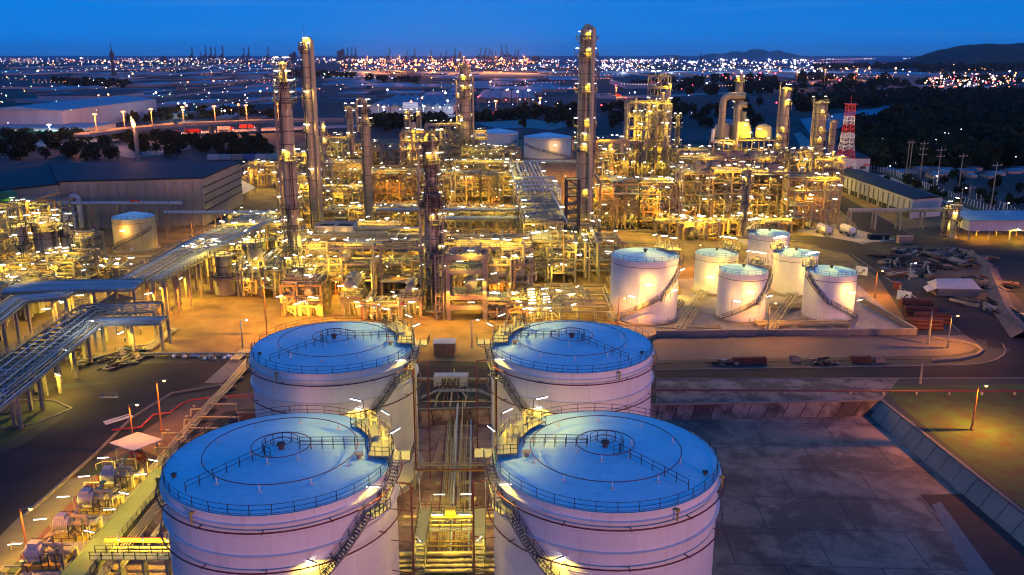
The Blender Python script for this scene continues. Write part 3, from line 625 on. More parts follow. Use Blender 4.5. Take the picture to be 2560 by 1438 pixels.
def process_unit(u0, u1, vb, vt, dep, lab, seed, name='pipe_rack', cat='steel structure', nlev=3, m='struct', drums=2, vess=1, piping=26, lampn=6, g='steel process structures', deck=.6, sod=0, fans=0, bay=6, z0=0, brace=.35, pwk=1.0, colw=.55, pr=(.12, .18, .25, .35, .5), ypipes=.35, pm='clad', topstuff=1.4, rz=0, dens=1.0):
    rr = random.Random(seed); y = W(u0, vb, z0)[1]; x0, x1 = XY(u0, vt, y), XY(u1, vt, y); H = ZY(vt, y+dep*.5)-z0; w_ = x1-x0
    t = thing(name, lab, cat, (x0, y, z0), rz, g)
    nx = max(1, round(w_/bay)); ny = max(1, round(dep/6.5)); dx, dy = w_/nx, dep/ny; lev = [H*(k+1)/nlev for k in range(nlev)]
    b = MB()
    for i in range(nx+1):
        for j in range(ny+1): b.box(i*dx, j*dy, H/2-z0/2, colw, colw, H+z0)
    for z in lev:
        for j in range(ny+1): b.box(w_/2, j*dy, z-.25, w_+colw*.98, colw*.7, .5)
        for i in range(nx+1): b.box(i*dx, dep/2, z-.23, colw*.66, dep+colw*.96, .34)
    zp = [0]+lev
    for i in range(nx):
        for k in range(nlev):
            for j in (0, ny):
                if rr.random() < brace:
                    a, c = ((i*dx, j*dy, zp[k]+.2), ((i+1)*dx, j*dy, zp[k+1]-.4)); a2, c2 = (((i+1)*dx, j*dy, zp[k]+.2), (i*dx, j*dy, zp[k+1]-.4)); s_ = rr.random()
                    if s_ < .4: b.beam(a, ((i+.5)*dx, j*dy, zp[k+1]-.4), .16); b.beam(a2, ((i+.5)*dx, j*dy, zp[k+1]-.4), .16)
                    elif s_ < .7: b.beam(a, c, .16); b.beam(a2, c2, .15)
                    else: b.beam(a, c, .16)
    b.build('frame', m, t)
    for z in lev:
        b = MB()
        for i in range(nx):
            if rr.random() < deck: b.box((i+.5)*dx, dep*rr.choice((.5, .3, .7)), z+.06, dx*.98, dep*rr.choice((.95, .5, .4)), .08)
        if b.f:
            p = b.build('deck', 'grate', t); b = MB()
            b.rail([(0, 0, z+.05), (w_, 0, z+.05)], 1.1, .05, 2.0); 
            if z == lev[-1]: b.rail([(w_, 0, z+.05), (w_, dep, z+.05), (0, dep, z+.05), (0, 0, z+.05)], 1.1, .05, 2.5)
            b.build('handrail', 'rail', p)
    for k in range(drums):
        z = rr.choice([0]+lev[:-1] if nlev > 1 else [0])+rr.uniform(1.4, 2); r = rr.uniform(.6, min(1.5, H/nlev*.3)); yy = rr.uniform(.15, .85)*dep
        if rr.random() < .55 and dep > 6: b = MB().vessel((rr.uniform(.1, .9)*w_, .3, z+r*.3), (0, 0, 0), r) if False else MB(); xx = rr.uniform(.08, .92)*w_; b.vessel((xx, .2, z), (xx, min(dep-.5, 7.5), z), r)
        else: b = MB(); xx = rr.uniform(0, max(.1, w_-8)); b.vessel((xx+1, yy, z), (xx+min(w_-1.5, 7.5), yy, z), r)
        b.build('horizontal_drum', rr.choice(('clad', 'clad', 'pipe')), t)
    for k in range(vess):
        b = MB(); xx, yy, r, h = rr.uniform(.05, .95)*w_, rr.uniform(.1, .7)*dep, rr.uniform(.7, 1.5), H*rr.uniform(.6, 1.2); b.vessel((xx, yy, h*.12), (xx, yy, h), r); b.build('vertical_vessel', 'clad', t)
    # pipes run along the rack on each level, others cross it or drop to the ground
    for k in range(piping):
        b = MB(); z = rr.choice(lev); r = rr.choice(pr); q = rr.random()
        if q < .6:
            yy = rr.uniform(.02, .98)*dep; xa, xb = (0, w_) if rr.random() < .6 else sorted((rr.uniform(0, w_), rr.uniform(0, w_)))
            if xb-xa < 2: xb = xa+2.5
            dn = rr.random(); pts = [(xa, yy, z+r+.05), (xb, yy, z+r+.05)]
            if dn < .35: pts.append((xb, yy, rr.choice((.4, z*.5))))
            if dn > .75: pts = [(xa, yy, .4)]+pts
        elif q < .6+ypipes*.5:
            xx = rr.uniform(0, w_); pts = [(xx, -.5, z+r*2+.5), (xx, dep+.5, z+r*2+.5)]
            if rr.random() < .5: pts = [(xx, -.5, rr.uniform(.3, z*.7))]+pts
        else:
            xx, yy = rr.uniform(0, w_), rr.uniform(-.3, .5)*dep if rr.random() < .5 else -.4; zt = z+rr.uniform(.5, 2.2); pts = [(xx, yy, .3), (xx, yy, zt), (xx+rr.uniform(-3, 3), yy, zt), ]
            if rr.random() < .6: pts.append((pts[-1][0], yy+rr.uniform(.5, 2), zt)); pts.append((pts[-1][0], pts[-1][1], zt-rr.uniform(1, 4)))
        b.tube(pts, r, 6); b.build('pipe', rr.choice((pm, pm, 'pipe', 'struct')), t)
    # secondary steel, cable trays and small bore lines filling the bays
    b = MB()
    for k in range(int(w_*dep*nlev*.05*dens)+16):
        z = rr.uniform(.08, 1.02)*H; xx, yy = rr.uniform(0, w_), rr.choice((rr.uniform(0, dep), rr.uniform(-.3, 1.5))); l_ = rr.uniform(1.5, 7); q = rr.random(); th = rr.choice((.1, .16, .22, .3))
        if q < .5: b.beam((xx, yy, z), (min(w_, xx+l_), yy, z), th)
        elif q < .85: b.beam((xx, yy, z), (xx, yy, max(.1, z-l_)), th)
        elif q < .93: b.beam((xx, yy, z), (xx, min(dep, yy+l_), z), th)
        else: b.beam((xx, yy, z), (xx+l_*.4, yy, max(.1, z-l_*.5)), th)
    b.build('secondary_steel', rr.choice(('struct', 'steel', 'clad')), t)['kind'] = 'stuff'
    for k in range(int(w_/9)):       # zigzag stairs and caged ladders on the front
        b = MB(); xx = rr.uniform(0, w_-3); zz = 0
        for i_, zl in enumerate(lev): b.beam((xx+(0 if i_ % 2 else 2.6), -.7, zz), (xx+(2.6 if i_ % 2 else 0), -.7, zl), .1, .25); b.beam((xx+(0 if i_ % 2 else 2.6), -.7, zz+1), (xx+(2.6 if i_ % 2 else 0), -.7, zl+1), .06); zz = zl
        b.build('stair', 'grate', t)
    # clutter on the top: valves, hoods, small exchangers
    b = MB()
    for k in range(int(w_/3*topstuff)):
        xx, yy, s_ = rr.uniform(.3, w_-.3), rr.uniform(.3, dep-.3), rr.uniform(.4, 1.3); q = rr.random(); z = rr.choice(lev+[lev[-1]])+.1
        if q < .3: b.box(xx, yy, z+s_/2, s_*1.2, s_, s_, rr.uniform(0, 3))
        elif q < .6: b.tube([(xx, yy, z), (xx, yy, z+s_*1.8), (xx+s_, yy, z+s_*1.8), (xx+s_, yy, z)], .12, 5)
        elif q < .8: b.lathe([(s_*.4, 0), (s_*.4, s_*1.6), (.05, s_*1.9)], 8, (xx, yy, z))
        else: b.tube([(xx, yy, z), (xx, yy, z+s_*2)], .07, 5); b.lathe([(.05, -.1), (.35, 0), (.05, .1)], 8, (xx, yy, z+s_*2))
    if b.f: b.build('fittings', 'steel', t)['kind'] = 'stuff'
    for k in range(fans):
        b = MB(); xx = (k+.5)*w_/fans; r = min(w_/fans*.44, dep*.42); b.lathe([(r*1.05, .1), (r, .9), (r, 2.6), (r*.96, 2.6), (r*.96, .7), (.2, .7)], 24, (xx, dep*.5, H)); b.box(xx, dep*.5, H+.35, w_/fans*.97, dep, .5); b.box(xx, dep*.5, H+1.8, r*2, .25, .25)
        b.lathe([(.4, 0), (.4, 1), (.01, 1.1)], 8, (xx, dep*.5, H+1.6)); b.build('cooling_fan', 'brown' if rr.random() < .5 else 'steel', t)
    for k in range(int(lampn*1.8)):
        z = rr.choice(lev+[lev[-1]]); xx = (k+rr.random())/int(lampn*1.8)*w_; front = rr.random() < .72
        lamp(t, (xx, -.15 if front else rr.uniform(0, dep), z+.1), rr.uniform(0, 6.28), 'tube', .74*pwk, rr.uniform(1.8, 2.6), rr.choice((1.7, 1.66, 1.1, .7)), lit=rr.random() < .55)
    for k in range(sod): lamp(t, (rr.uniform(.1, .9)*w_, -.5, rr.choice(lev)-.5), -pi/2, 'sodium', .6*pwk, 0, 1, name='sodium_lamp')
    return t, x0, y, w_, H
# ================================================================ PLANT
column(705, 748, 146, 33, 'stepped grey column at the left of the plant with many lit ring platforms', secs=((None, .95), (560, .95), (542, 1.0), (262, 1.0), (250, .8), (225, .8), (215, .55), (178, .5), (160, .42)), plats=((172, 100, -90), (205, 110, -90), (228, 150, -90), (258, 179, -90), (400, 60, -40), (520, 179, -90), (574, 110, -90), (625, 110, -60), (668, 100, -90), (715, 120, -90)), seed=11, side=((-1, .3, 230, None),), m='clad', lamps=2, pwk=.8)
column(761, 572, 92, 17, 'tall plain column with an arched pipe loop at its top, second from the left', secs=((None, 1.0), (190, 1.0), (125, .82), (100, .5)), plats=((115, 90, 190), (126, 120, -120), (248, 60, 200), (330, 40, 200), (440, 70, 200)), seed=12, side=((1, .85, 98, None),), loop=True, ant=5, lamps=2, pwk=.7)
column(909, 572, 246, 21, 'slim column with curved top pipe beside the twin white box coolers', secs=((None, 1.0), (310, 1.0), (300, .8), (255, .7)), plats=((268, 120, -60), (284, 120, -60), (314, 150, -90)), seed=13, side=((-1, .5, 250, 330),), loop=True, lamps=2)
column(1161, 432, 160, 33, 'broad column on the centre line carrying floodlit platforms and a red beacon', secs=((None, 1.0), (350, 1.0), (320, .95), (262, .95), (220, .85), (185, .8), (170, .4)), plats=((163, 170, -90), (200, 70, -60), (226, 70, -60), (247, 100, -90), (300, 80, -60), (352, 110, -90)), seed=14, side=((1, .6, 185, None), (-1, .5, 200, None)), lamps=2, pwk=1.5)
column(1469, 602, 62, 40, 'tallest column of the plant, right of centre, crowned with white lamps', secs=((None, 1.0), (300, 1.0), (240, .98), (120, .9), (88, .85), (76, .4)), plats=((100, 179, -90), (142, 150, -90), (230, 150, -90), (316, 150, -90), (352, 170, -90), (378, 160, -90), (490, 140, -90)), seed=15, side=((2, .85, 66, None),), loop=True, lamps=3, pwk=.8)
column(1075, 775, 345, 44, 'dark sooty column with wide black platform rings in front of the racks', secs=((None, .95), (600, .95), (590, .86), (540, .86), (525, 1.05), (500, 1.02), (485, .72), (432, .8), (420, .92), (365, .92), (350, .5)), plats=((352, 120, -90), (408, 60, -60), (464, 179, -90), (492, 179, -90), (512, 179, -90), (560, 60, -40), (640, 100, -90), (690, 100, -90)), seed=16, m=mat('sooty_clad', (.38, .31, .20), .5, metal=.1, var=.8, scale=.25, col2=(.06, .045, .03), sharp=True), dark=True, side=((-1, .35, 360, None), (1, .25, 500, None)), lamps=2, pwk=.7)
column(1019, 402, 275, 15, 'short pale column behind the sooty one, left of its top', seed=17, plats=((285, 100, -60), (300, 100, -60), (340, 80, -60)), lamps=2)
column(1047, 402, 272, 12, 'slender column just behind the left edge of the sooty one', seed=18, plats=((290, 100, -60), (352, 100, -60)), lamps=1)
column(873, 452, 264, 15, 'narrow column with an orange windsock on top, left of the arched one', seed=19, plats=((272, 150, -90), (290, 150, -90), (345, 100, -60), (395, 100, -60)), lamps=2)
column(1701, 432, 182, 9, 'thin bare stack rising right of the square reactor tower', secs=((None, 1.6), (370, 1.4), (320, 1.0), (290, .9)), seed=20, plats=((296, 150, -90), (320, 150, -90), (362, 150, -90), (400, 160, -90)), lamps=2, name='stack', cat='stack')
column(1853, 442, 150, 17, 'tall flue stack above the regenerator ducts on the right', secs=((None, 1.7), (345, 1.7), (330, 1.15), (240, 1.1), (210, .95), (190, 1.0)), seed=21, plats=((204, 120, -60), (252, 150, -90), (268, 170, -90), (344, 170, -90), (378, 150, -60), (420, 150, -90)), lamps=2, name='stack', cat='stack', pwk=1.3)
column(1965, 462, 212, 25, 'column right of the flue stack with a lamp on its crown', secs=((None, 1.0), (225, 1.0)), seed=22, plats=((225, 90, 0), (262, 90, 0), (330, 110, -30), (350, 140, -30), (372, 110, -60)), side=((-1, .35, 205, None),), lamps=2, pwk=1.2)
column(2053, 462, 254, 33, 'thick column at the right end of the plant with a thin pipe on its left', secs=((None, 1.0), (330, 1.0), (262, .98)), seed=23, plats=((256, 160, -90), (288, 90, -30), (330, 90, -30), (355, 90, -30), (392, 90, -20), (415, 110, -20)), side=((-1, .4, 246, None),), ant=6, lamps=2, pwk=1.5)
column(2084, 462, 300, 16, 'lower column joined to the right side of the thick end column', seed=24, plats=((305, 120, -10), (392, 110, -10)), lamps=1)
column(635, 728, 602, 40, 'stout banded vessel with black top deck near the amber yard', seed=25, plats=((603, 179, -90), (620, 60, 180), (680, 60, 180)), lamps=3, secs=((None, .96), (608, .96)), side=((-1, .22, 610, None),), pwk=.6)
column(557, 690, 632, 44, 'squat reactor standing on a concrete table beside the diagonal rack', seed=26, z0=5, legs=5, plats=((636, 120, -90), (688, 179, -90)), lamps=2, secs=((None, .9), (640, .9)), pwk=.8)
column(523, 672, 612, 26, 'small vessel behind the squat reactor, left of it', seed=27, plats=((618, 120, -90),), lamps=2, secs=((None, .9), (615, .9)))
column(108, 715, 548, 58, 'thick brownish vessel in the left process unit', seed=28, plats=((552, 179, -90), (575, 100, 0), (640, 70, 0)), lamps=3, secs=((None, 1.0), (600, 1.0), (560, .9)), m=mat('brown_clad', (.36, .28, .19), .5, var=.4, scale=.3), pwk=1.0)
column(52, 722, 560, 26, 'slim vessel left of the thick brownish one', seed=29, plats=((565, 120, -60), (610, 120, -60), (660, 120, -90)), lamps=2)
column(158, 708, 558, 24, 'slim vessel right of the thick brownish one', seed=30, plats=((560, 120, -60), (590, 120, 0), (640, 120, 0)), lamps=2)
column(2372, 588, 512, 18, 'left one of two slim silos beside the blue-roofed shed', seed=31, g='twin silos', plats=((520, 120, -90), (580, 120, -90)), lamps=1, name='silo', cat='silo', pwk=.6)
column(2392, 594, 510, 16, 'right one of two slim silos beside the blue-roofed shed', seed=32, g='twin silos', plats=((513, 150, -90), (550, 100, 0)), lamps=1, name='silo', cat='silo', pwk=.6)
column(1690, 560, 436, 22, 'column rising through the right racks under the thin stack', seed=33, plats=((436, 150, -90), (470, 100, -60), (510, 110, -90)), lamps=2, pwk=.8)
column(1868, 590, 420, 22, 'column rising through the racks under the flue stack', seed=34, plats=((424, 150, -90), (460, 100, -60), (510, 110, -90), (550, 100, -90)), lamps=2, pwk=.8)
column(755, 760, 660, 36, 'vertical drum framed by steel next to the stepped column foot', seed=35, plats=((664, 150, -90), (700, 100, -60)), lamps=2, secs=((None, .8), (668, .8)))
column(1535, 470, 372, 18, 'short column between the tallest column and the square tower', seed=36, plats=((378, 150, -90), (410, 100, -90)), lamps=2)
column(806, 470, 300, 12, 'thin grey column right behind the arched one', seed=37, plats=((330, 100, 0), (360, 100, 0)), lamps=1)

# ---- square reactor tower (two stacked steel frames)
def U(*a, **k): return process_unit(*a, **k)
U(1575, 1680, 478, 256, 18, 'tall square steel tower packed with reactors, white lamps on every level', 40, name='reactor_tower', nlev=7, drums=3, vess=6, piping=40, lampn=18, bay=6, brace=.7, deck=.8, m='steel')
t_, x_, y_, w_, H_ = U(1628, 1678, 470, 190, 8, 'upper open steel tower standing on the square reactor tower', 41, name='hoist_tower', nlev=10, drums=0, vess=1, piping=6, lampn=14, bay=5, brace=.5, deck=.4, m='steel', topstuff=.5)
# ---- regenerator with its big bent flue ducts
def regen():
    x, y = W(1845, 450); pp = PPM(y, 25); t = thing('regenerator', 'conical regenerator hoods with two big bent flue ducts left of the flue stack', 'regenerator', (x, y, 0), 0, 'large process equipment')
    X = lambda u: (u-1845)/pp; Z = lambda v: ZY(v, y)
    def duct(pts, r, nm='flue_duct'):
        P_ = [Vector((X(u), yy, Z(v))) for u, v, yy in pts]; out = [P_[0]]
        for i in range(1, len(P_)-1):
            a, b_, c = P_[i-1], P_[i], P_[i+1]; k = min(r*2, (a-b_).length*.45, (c-b_).length*.45); p, q = b_+(a-b_).normalized()*k, b_+(c-b_).normalized()*k
            for s in range(5): s /= 4; out.append(p*(1-s)**2+b_*2*s*(1-s)+q*s*s)
        out.append(P_[-1]); b = MB(); b.tube(out, r, 16); o = b.build(nm, 'clad', t); b = MB()
        for i in range(0, len(out)-1):
            d = (out[i+1]-out[i]); n = int(d.length/3)
            for j in range(n): p = out[i]+d*(j+.5)/n; e_ = d.normalized()*.12; b.tube([p-e_, p+e_], r+.08, 16)
        if b.f: b.build('flange', 'steel', o)['kind'] = 'stuff'
    duct([(1795, 365, 0), (1795, 240, 0), (1848, 240, 0)], 8.5/pp); duct([(1830, 362, -2), (1830, 262, -2), (1852, 262, -2)], 7.5/pp)
    for u, w_, v0, v1 in ((1802, 40, 345, 318), (1905, 40, 345, 322), (1836, 34, 400, 316)):
        b = MB(); r = w_/2/pp; b.lathe([(.1, Z(v0+8)), (r*.6, Z(v0+4)), (r, Z(v0)), (r, Z(v1)), (r*.8, Z(v1-6)), (r*.3, Z(v1-10)), (.1, Z(v1-11))], 20, (X(u), 3, 0)); b.build('hopper', 'clad', t)
    b = MB(); r = 24/pp; b.lathe([(r, Z(345)), (r, Z(325)), (r*.9, Z(315)), (r*.4, Z(290)), (r*.4, Z(280))], 22, (X(1850), 4, 0)); b.build('cone_hood', 'clad', t)
    b = MB()
    for u in (1775, 1800, 1830, 1870, 1900, 1925):
        for yy in (-3, 6): b.box(X(u), yy, Z(350)/2, .5, .5, Z(350))
    for v in (350, 375, 400):
        for yy in (-3, 6): b.box(X(1850), yy, Z(v), X(1925)-X(1775), .4, .5)
        for u in (1775, 1830, 1870, 1925): b.box(X(u), 1.5, Z(v), .4, 9, .45)
    b.build('support_frame', 'struct', t); b = MB(); b.box(X(1850), 1.5, Z(349), X(1925)-X(1775), 9, .12); p = b.build('deck', 'grate', t)
    b = MB(); b.rail([(X(1775), -3, Z(348)), (X(1925), -3, Z(348))], 1.2, .06, 2.5); b.build('handrail', 'rail', p)
    b = MB(); b.tube([(X(1772), -2, Z(322)), (X(1772), -2, Z(352)), (X(1840), -2, Z(362))], 4/pp, 8); b.build('flue_duct', 'whitep', t)
    for u, v in ((1812, 345), (1905, 345), (1868, 330), (1875, 356), (1858, 300), (1890, 322), (1845, 312), (1920, 362), (1900, 380), (1830, 395)): lamp(t, (X(u), -4, Z(v)-1.5), random.Random(u).uniform(0, 6), 'tube', 1.0, 1.5, 2.0)
regen()
# ---- long rows of racks: (u0,u1,vb,vt,depth,label,seed,options)
ROWS = [
 (790, 905, 500, 408, 22, 'lit steel rack behind the arched column foot, left end of the far row', 50, dict(nlev=4, lampn=9, sod=1)),
 (905, 1058, 500, 424, 22, 'orange-lit rack between the slim column and the sooty one, far row', 51, dict(nlev=4, lampn=8, sod=2)),
 (1096, 1200, 505, 430, 22, 'orange-lit rack just right of the sooty column, far row', 52, dict(nlev=4, lampn=9, sod=2)),
 (1200, 1318, 505, 432, 22, 'orange-lit rack left of the pipe corridor, far row', 53, dict(nlev=4, lampn=10, sod=2)),
 (930, 1060, 455, 372, 18, 'far structure with round drums on top left of the centre column', 54, dict(nlev=3, lampn=6, fans=4)),
 (1062, 1150, 450, 310, 16, 'tall far frame between the sooty and the centre column', 55, dict(nlev=7, lampn=12, drums=3, vess=3, m='steel')),
 (1150, 1290, 448, 372, 20, 'far frame with exchangers right under the centre column', 56, dict(nlev=4, lampn=12, vess=4, m='steel')),
 (790, 870, 440, 345, 16, 'far frame behind the arched column', 57, dict(nlev=5, lampn=8, m='steel')),
 (1494, 1572, 520, 352, 16, 'braced rack filling the gap between tallest column and square tower', 58, dict(nlev=6, lampn=9, sod=1, brace=.6, drums=3)),
 (1500, 1600, 572, 450, 22, 'front right rack nearest the tallest column', 59, dict(nlev=5, lampn=8, sod=1)),
 (1600, 1692, 572, 452, 22, 'front right rack below the square tower', 60, dict(nlev=5, lampn=9, sod=1)),
 (1700, 1785, 566, 425, 22, 'front right rack below the thin stack', 61, dict(nlev=5, lampn=9, sod=1, fans=2)),
 (1785, 1880, 562, 420, 22, 'front right rack below the regenerator', 62, dict(nlev=5, lampn=9, fans=3, sod=0)),
 (1880, 1975, 560, 425, 24, 'front right rack below the lamp-crowned column', 63, dict(nlev=5, lampn=10, fans=2, sod=1)),
 (1975, 2105, 572, 440, 22, 'right end rack under the thick end column', 64, dict(nlev=4, lampn=12, sod=1, brace=.5)),
 (1700, 1960, 500, 392, 16, 'back right rack topped with round cooling fans', 65, dict(nlev=4, lampn=12, fans=6, m='brown')),
 (1970, 2060, 500, 378, 16, 'back right frame behind the thick end column', 66, dict(nlev=4, lampn=8)),
 (1690, 1780, 470, 376, 14, 'far pale frame between thin stack and regenerator', 67, dict(nlev=3, lampn=6, m='steel')),
 (800, 905, 560, 520, 14, 'low rack behind the twin white box coolers', 68, dict(nlev=2, lampn=5, piping=16)),
 (905, 1050, 565, 518, 18, 'low rack left of the sooty column, second row', 69, dict(nlev=2, lampn=7, piping=20)),
 (1100, 1320, 568, 522, 16, 'long low rack right of the sooty column, second row', 70, dict(nlev=2, lampn=10, piping=24, m='steel')),
 (540, 700, 640, 560, 18, 'pipe structure between the diagonal rack and the stepped column', 71, dict(nlev=3, lampn=12, m='steel', piping=34)),
 (590, 700, 742, 650, 14, 'pipe maze at the foot of the stepped column', 72, dict(nlev=3, lampn=10, m='steel', sod=1, piping=30)),
 (700, 800, 790, 700, 10, 'skid frame in front of the stepped column foot', 73, dict(nlev=3, lampn=6, sod=1, piping=24, bay=4)),
 (1440, 1560, 700, 600, 24, 'green-lit pipe structure left of the largest bund tank', 74, dict(nlev=3, lampn=10, m='steel', piping=34)),
 (1320, 1440, 706, 588, 14, 'tall platform structure above the pipe maze right of centre', 75, dict(nlev=4, lampn=12, m='steel', piping=30, vess=3)),
 (1215, 1330, 745, 650, 10, 'open portal with hanging pipes right of the concrete portal', 76, dict(nlev=2, lampn=4, m='brown', sod=2, colw=.8, piping=14, bay=9)),
 (-20, 95, 640, 505, 20, 'left unit frame under the red steelwork', 77, dict(nlev=4, lampn=9, m='steel', vess=2)),
 (0, 180, 735, 640, 14, 'left unit frame in front of the thick brownish vessel', 78, dict(nlev=3, lampn=10, m='steel')),
 (-40, 60, 800, 700, 14, 'left unit frame nearest the camera, at the edge of the picture', 79, dict(nlev=2, lampn=5, m='steel')),
 (470, 520, 690, 625, 10, 'small frame behind the diagonal rack', 80, dict(nlev=2, lampn=3, m='steel')),
 (600, 692, 470, 410, 20, 'low lit yard structure right of the dark warehouse', 81, dict(nlev=2, lampn=8, sod=1, piping=12, deck=.3)),
 (-30, 150, 560, 470, 10, 'dark red steel frame at the left edge before the warehouse', 82, dict(nlev=3, lampn=0, m='red', drums=0, vess=0, piping=8)),
 (1530, 1700, 735, 705, 14, 'low pipe rack behind the largest bund tank', 83, dict(nlev=1, lampn=4, piping=18)),
 (1500, 1620, 560, 505, 12, 'pump shelter row before the front right racks', 84, dict(nlev=1, lampn=5, piping=14, vess=3)),
 (1640, 1980, 585, 552, 6, 'long ground-level pump row in front of the right racks', 85, dict(nlev=1, lampn=12, piping=30, vess=8, drums=4, bay=5)),
]
for r in ROWS:
    k = dict(piping=30, vess=3, drums=2, pwk=.8); k.update(r[7]); U(*r[:7], **k)
ROWS2 = [
 (905, 1000, 800, 752, 8, 'low pipe frame between the two drum tables', 101, dict(nlev=2, lampn=4, sod=1)), (1215, 1318, 800, 745, 8, 'low pipe frame right of the concrete portal', 102, dict(nlev=2, lampn=4, sod=1, piping=20)),
 (800, 905, 520, 470, 16, 'inner frame behind the arched column, second tier', 103, dict(nlev=3, lampn=7)), (1095, 1310, 470, 405, 14, 'inner frame row between the far rack and the exchangers', 104, dict(nlev=3, lampn=12, vess=5)),
 (1440, 1500, 560, 470, 12, 'narrow frame left of the tallest column foot', 105, dict(nlev=4, lampn=5)), (1500, 1690, 440, 372, 14, 'rear frame behind the square tower', 106, dict(nlev=3, lampn=8)),
 (1780, 1960, 455, 385, 12, 'rear frame below the regenerator', 107, dict(nlev=3, lampn=8)), (880, 1000, 600, 560, 12, 'low exchanger frame before the slim column', 108, dict(nlev=2, lampn=5)),
 (1130, 1320, 655, 605, 12, 'inner rack behind the right half of the middle rack', 109, dict(nlev=2, lampn=8)), (480, 600, 690, 618, 14, 'frame around the squat reactor', 110, dict(nlev=3, lampn=7, m='steel')),
 (690, 790, 690, 590, 12, 'frame round the foot of the stepped column', 111, dict(nlev=4, lampn=8, m='steel')), (1060, 1120, 700, 590, 10, 'slim frame hugging the sooty column', 112, dict(nlev=4, lampn=5, m='rail')),
 (60, 200, 690, 590, 14, 'frame wrapped round the thick brownish vessel', 113, dict(nlev=4, lampn=10, m='steel')), (180, 330, 702, 672, 8, 'low pipe frame below the row of small pumps', 114, dict(nlev=1, lampn=5)),
 (690, 770, 560, 440, 16, 'tall frame between the stepped and the plain column', 120, dict(nlev=4, lampn=8)), (700, 800, 470, 385, 14, 'rear frame behind the plain tall column', 121, dict(nlev=3, lampn=6)),
 (560, 690, 600, 540, 12, 'low pipe frame at the top end of the diagonal rack', 122, dict(nlev=2, lampn=7, m='steel')), (1440, 1500, 650, 560, 12, 'frame at the foot of the tallest column', 123, dict(nlev=3, lampn=6)),
 (860, 940, 450, 360, 10, 'slim frame between the narrow and the arched column', 124, dict(nlev=5, lampn=7)), (1000, 1060, 470, 330, 10, 'tall slim frame just left of the sooty column top', 125, dict(nlev=6, lampn=8)),
 (1200, 1300, 430, 372, 12, 'rear exchanger frame before the distant tank pair', 126, dict(nlev=3, lampn=7)), (2060, 2110, 520, 400, 10, 'end frame right of the thick end column', 127, dict(nlev=5, lampn=6)),
 (1700, 1800, 600, 560, 6, 'low pump frame in front of the thin stack racks', 128, dict(nlev=1, lampn=6)), (1130, 1215, 420, 330, 8, 'slim frame hugging the centre column', 129, dict(nlev=5, lampn=7, m='steel')),
]
for r in ROWS2:
    k = dict(piping=26, vess=2, drums=2, pwk=.8); k.update(r[7]); U(*r[:7], **k)
# ---- the long concrete rack across the middle with ducts and exchangers on it
U(750, 1050, 738, 600, 20, 'long concrete-legged rack left of the sooty column carrying ducts and exchangers', 90, m='brown', nlev=3, colw=.75, bay=10, lampn=14, sod=2, piping=44, drums=4, vess=0, pwk=.9, pr=(.2, .3, .45, .12), brace=.05)
U(1100, 1330, 738, 602, 18, 'long concrete-legged rack right of the sooty column', 91, m='brown', nlev=3, colw=.75, bay=9, lampn=9, sod=2, piping=36, drums=2, vess=0, pwk=.9, pr=(.2, .3, .45, .12), brace=.05)
def portal():       # concrete portal with a horizontal drum whose round end faces the camera
    x0, y = W(1122, 800); x1 = W(1212, 800)[0]; H = ZY(640, y); t = thing('concrete_portal', 'purple-brown concrete portal of four tiers holding a yellow-lit drum', 'concrete structure', (x0, y, 0), 0, 'steel process structures'); w_ = x1-x0
    Z = lambda v: ZY(v, y)
    b = MB()
    for i in range(2):
        for j in range(2): b.box(i*w_, j*8, H/2, .95, .95, H)
    for v in (640, 676, 740, 765):
        for j in range(2): b.box(w_/2, j*8, Z(v)-.4, w_-.97, .8, 1.1)
        for i in range(2): b.box(i*w_, 4, Z(v)-.45, .8, 7.0, 1.0)
    b.build('frame', 'brown', t)
    for v in (640, 676, 740): b = MB(); b.box(w_/2, 4, Z(v)+.2, w_-1.1, 7, .1); p = b.build('deck', 'grate', t); b = MB(); b.rail([(.5, .5, Z(v)+.25), (w_-.5, .5, Z(v)+.25)], 1.1, .05, 1.5); b.build('handrail', 'rail', p)
    b = MB(); b.vessel((w_*.62, .3, Z(712)), (w_*.62, 8.5, Z(712)), 1.6); b.build('horizontal_drum', 'clad', t)
    for k in range(9): r_ = random.Random(k); b = MB(); xx = r_.uniform(.6, w_-.6); b.tube([(xx, 1, H+.2), (xx, 1, H+r_.uniform(.8, 2)), (xx+1.2, 1+r_.random()*4, H+1.4), (xx+1.2, 5, H+.2)], .18, 6); b.build('pipe', 'clad', t)
    for u, v, kd in ((0, 725, 'sodium'), (1, 725, 'sodium'), (.5, 757, 'tube'), (.2, 655, 'tube'), (.75, 700, 'tube'), (.5, 628, 'tube')): lamp(t, (u*w_, -.7, Z(v)-.2), -pi/2*(kd != 'tube'), kd, .35, 0 if kd != 'tube' else .3, 1.6, name='lamp' if kd == 'tube' else 'sodium_lamp')
    # ladder tower beside
    b = MB()
    for i in (-3.2, -1.2):
        for j in (0, 2): b.box(i, j, H/2, .25, .25, H)
    for k in range(8):
        z = H*(k+1)/8; b.box(-2.2, 0, z, 2, .15, .15); b.box(-2.2, 2, z, 2, .15, .15); b.beam((-3.2, 0, z-H/8), (-1.2, 0, z), .1)
    b.build('ladder_tower', 'steel', t)
portal()
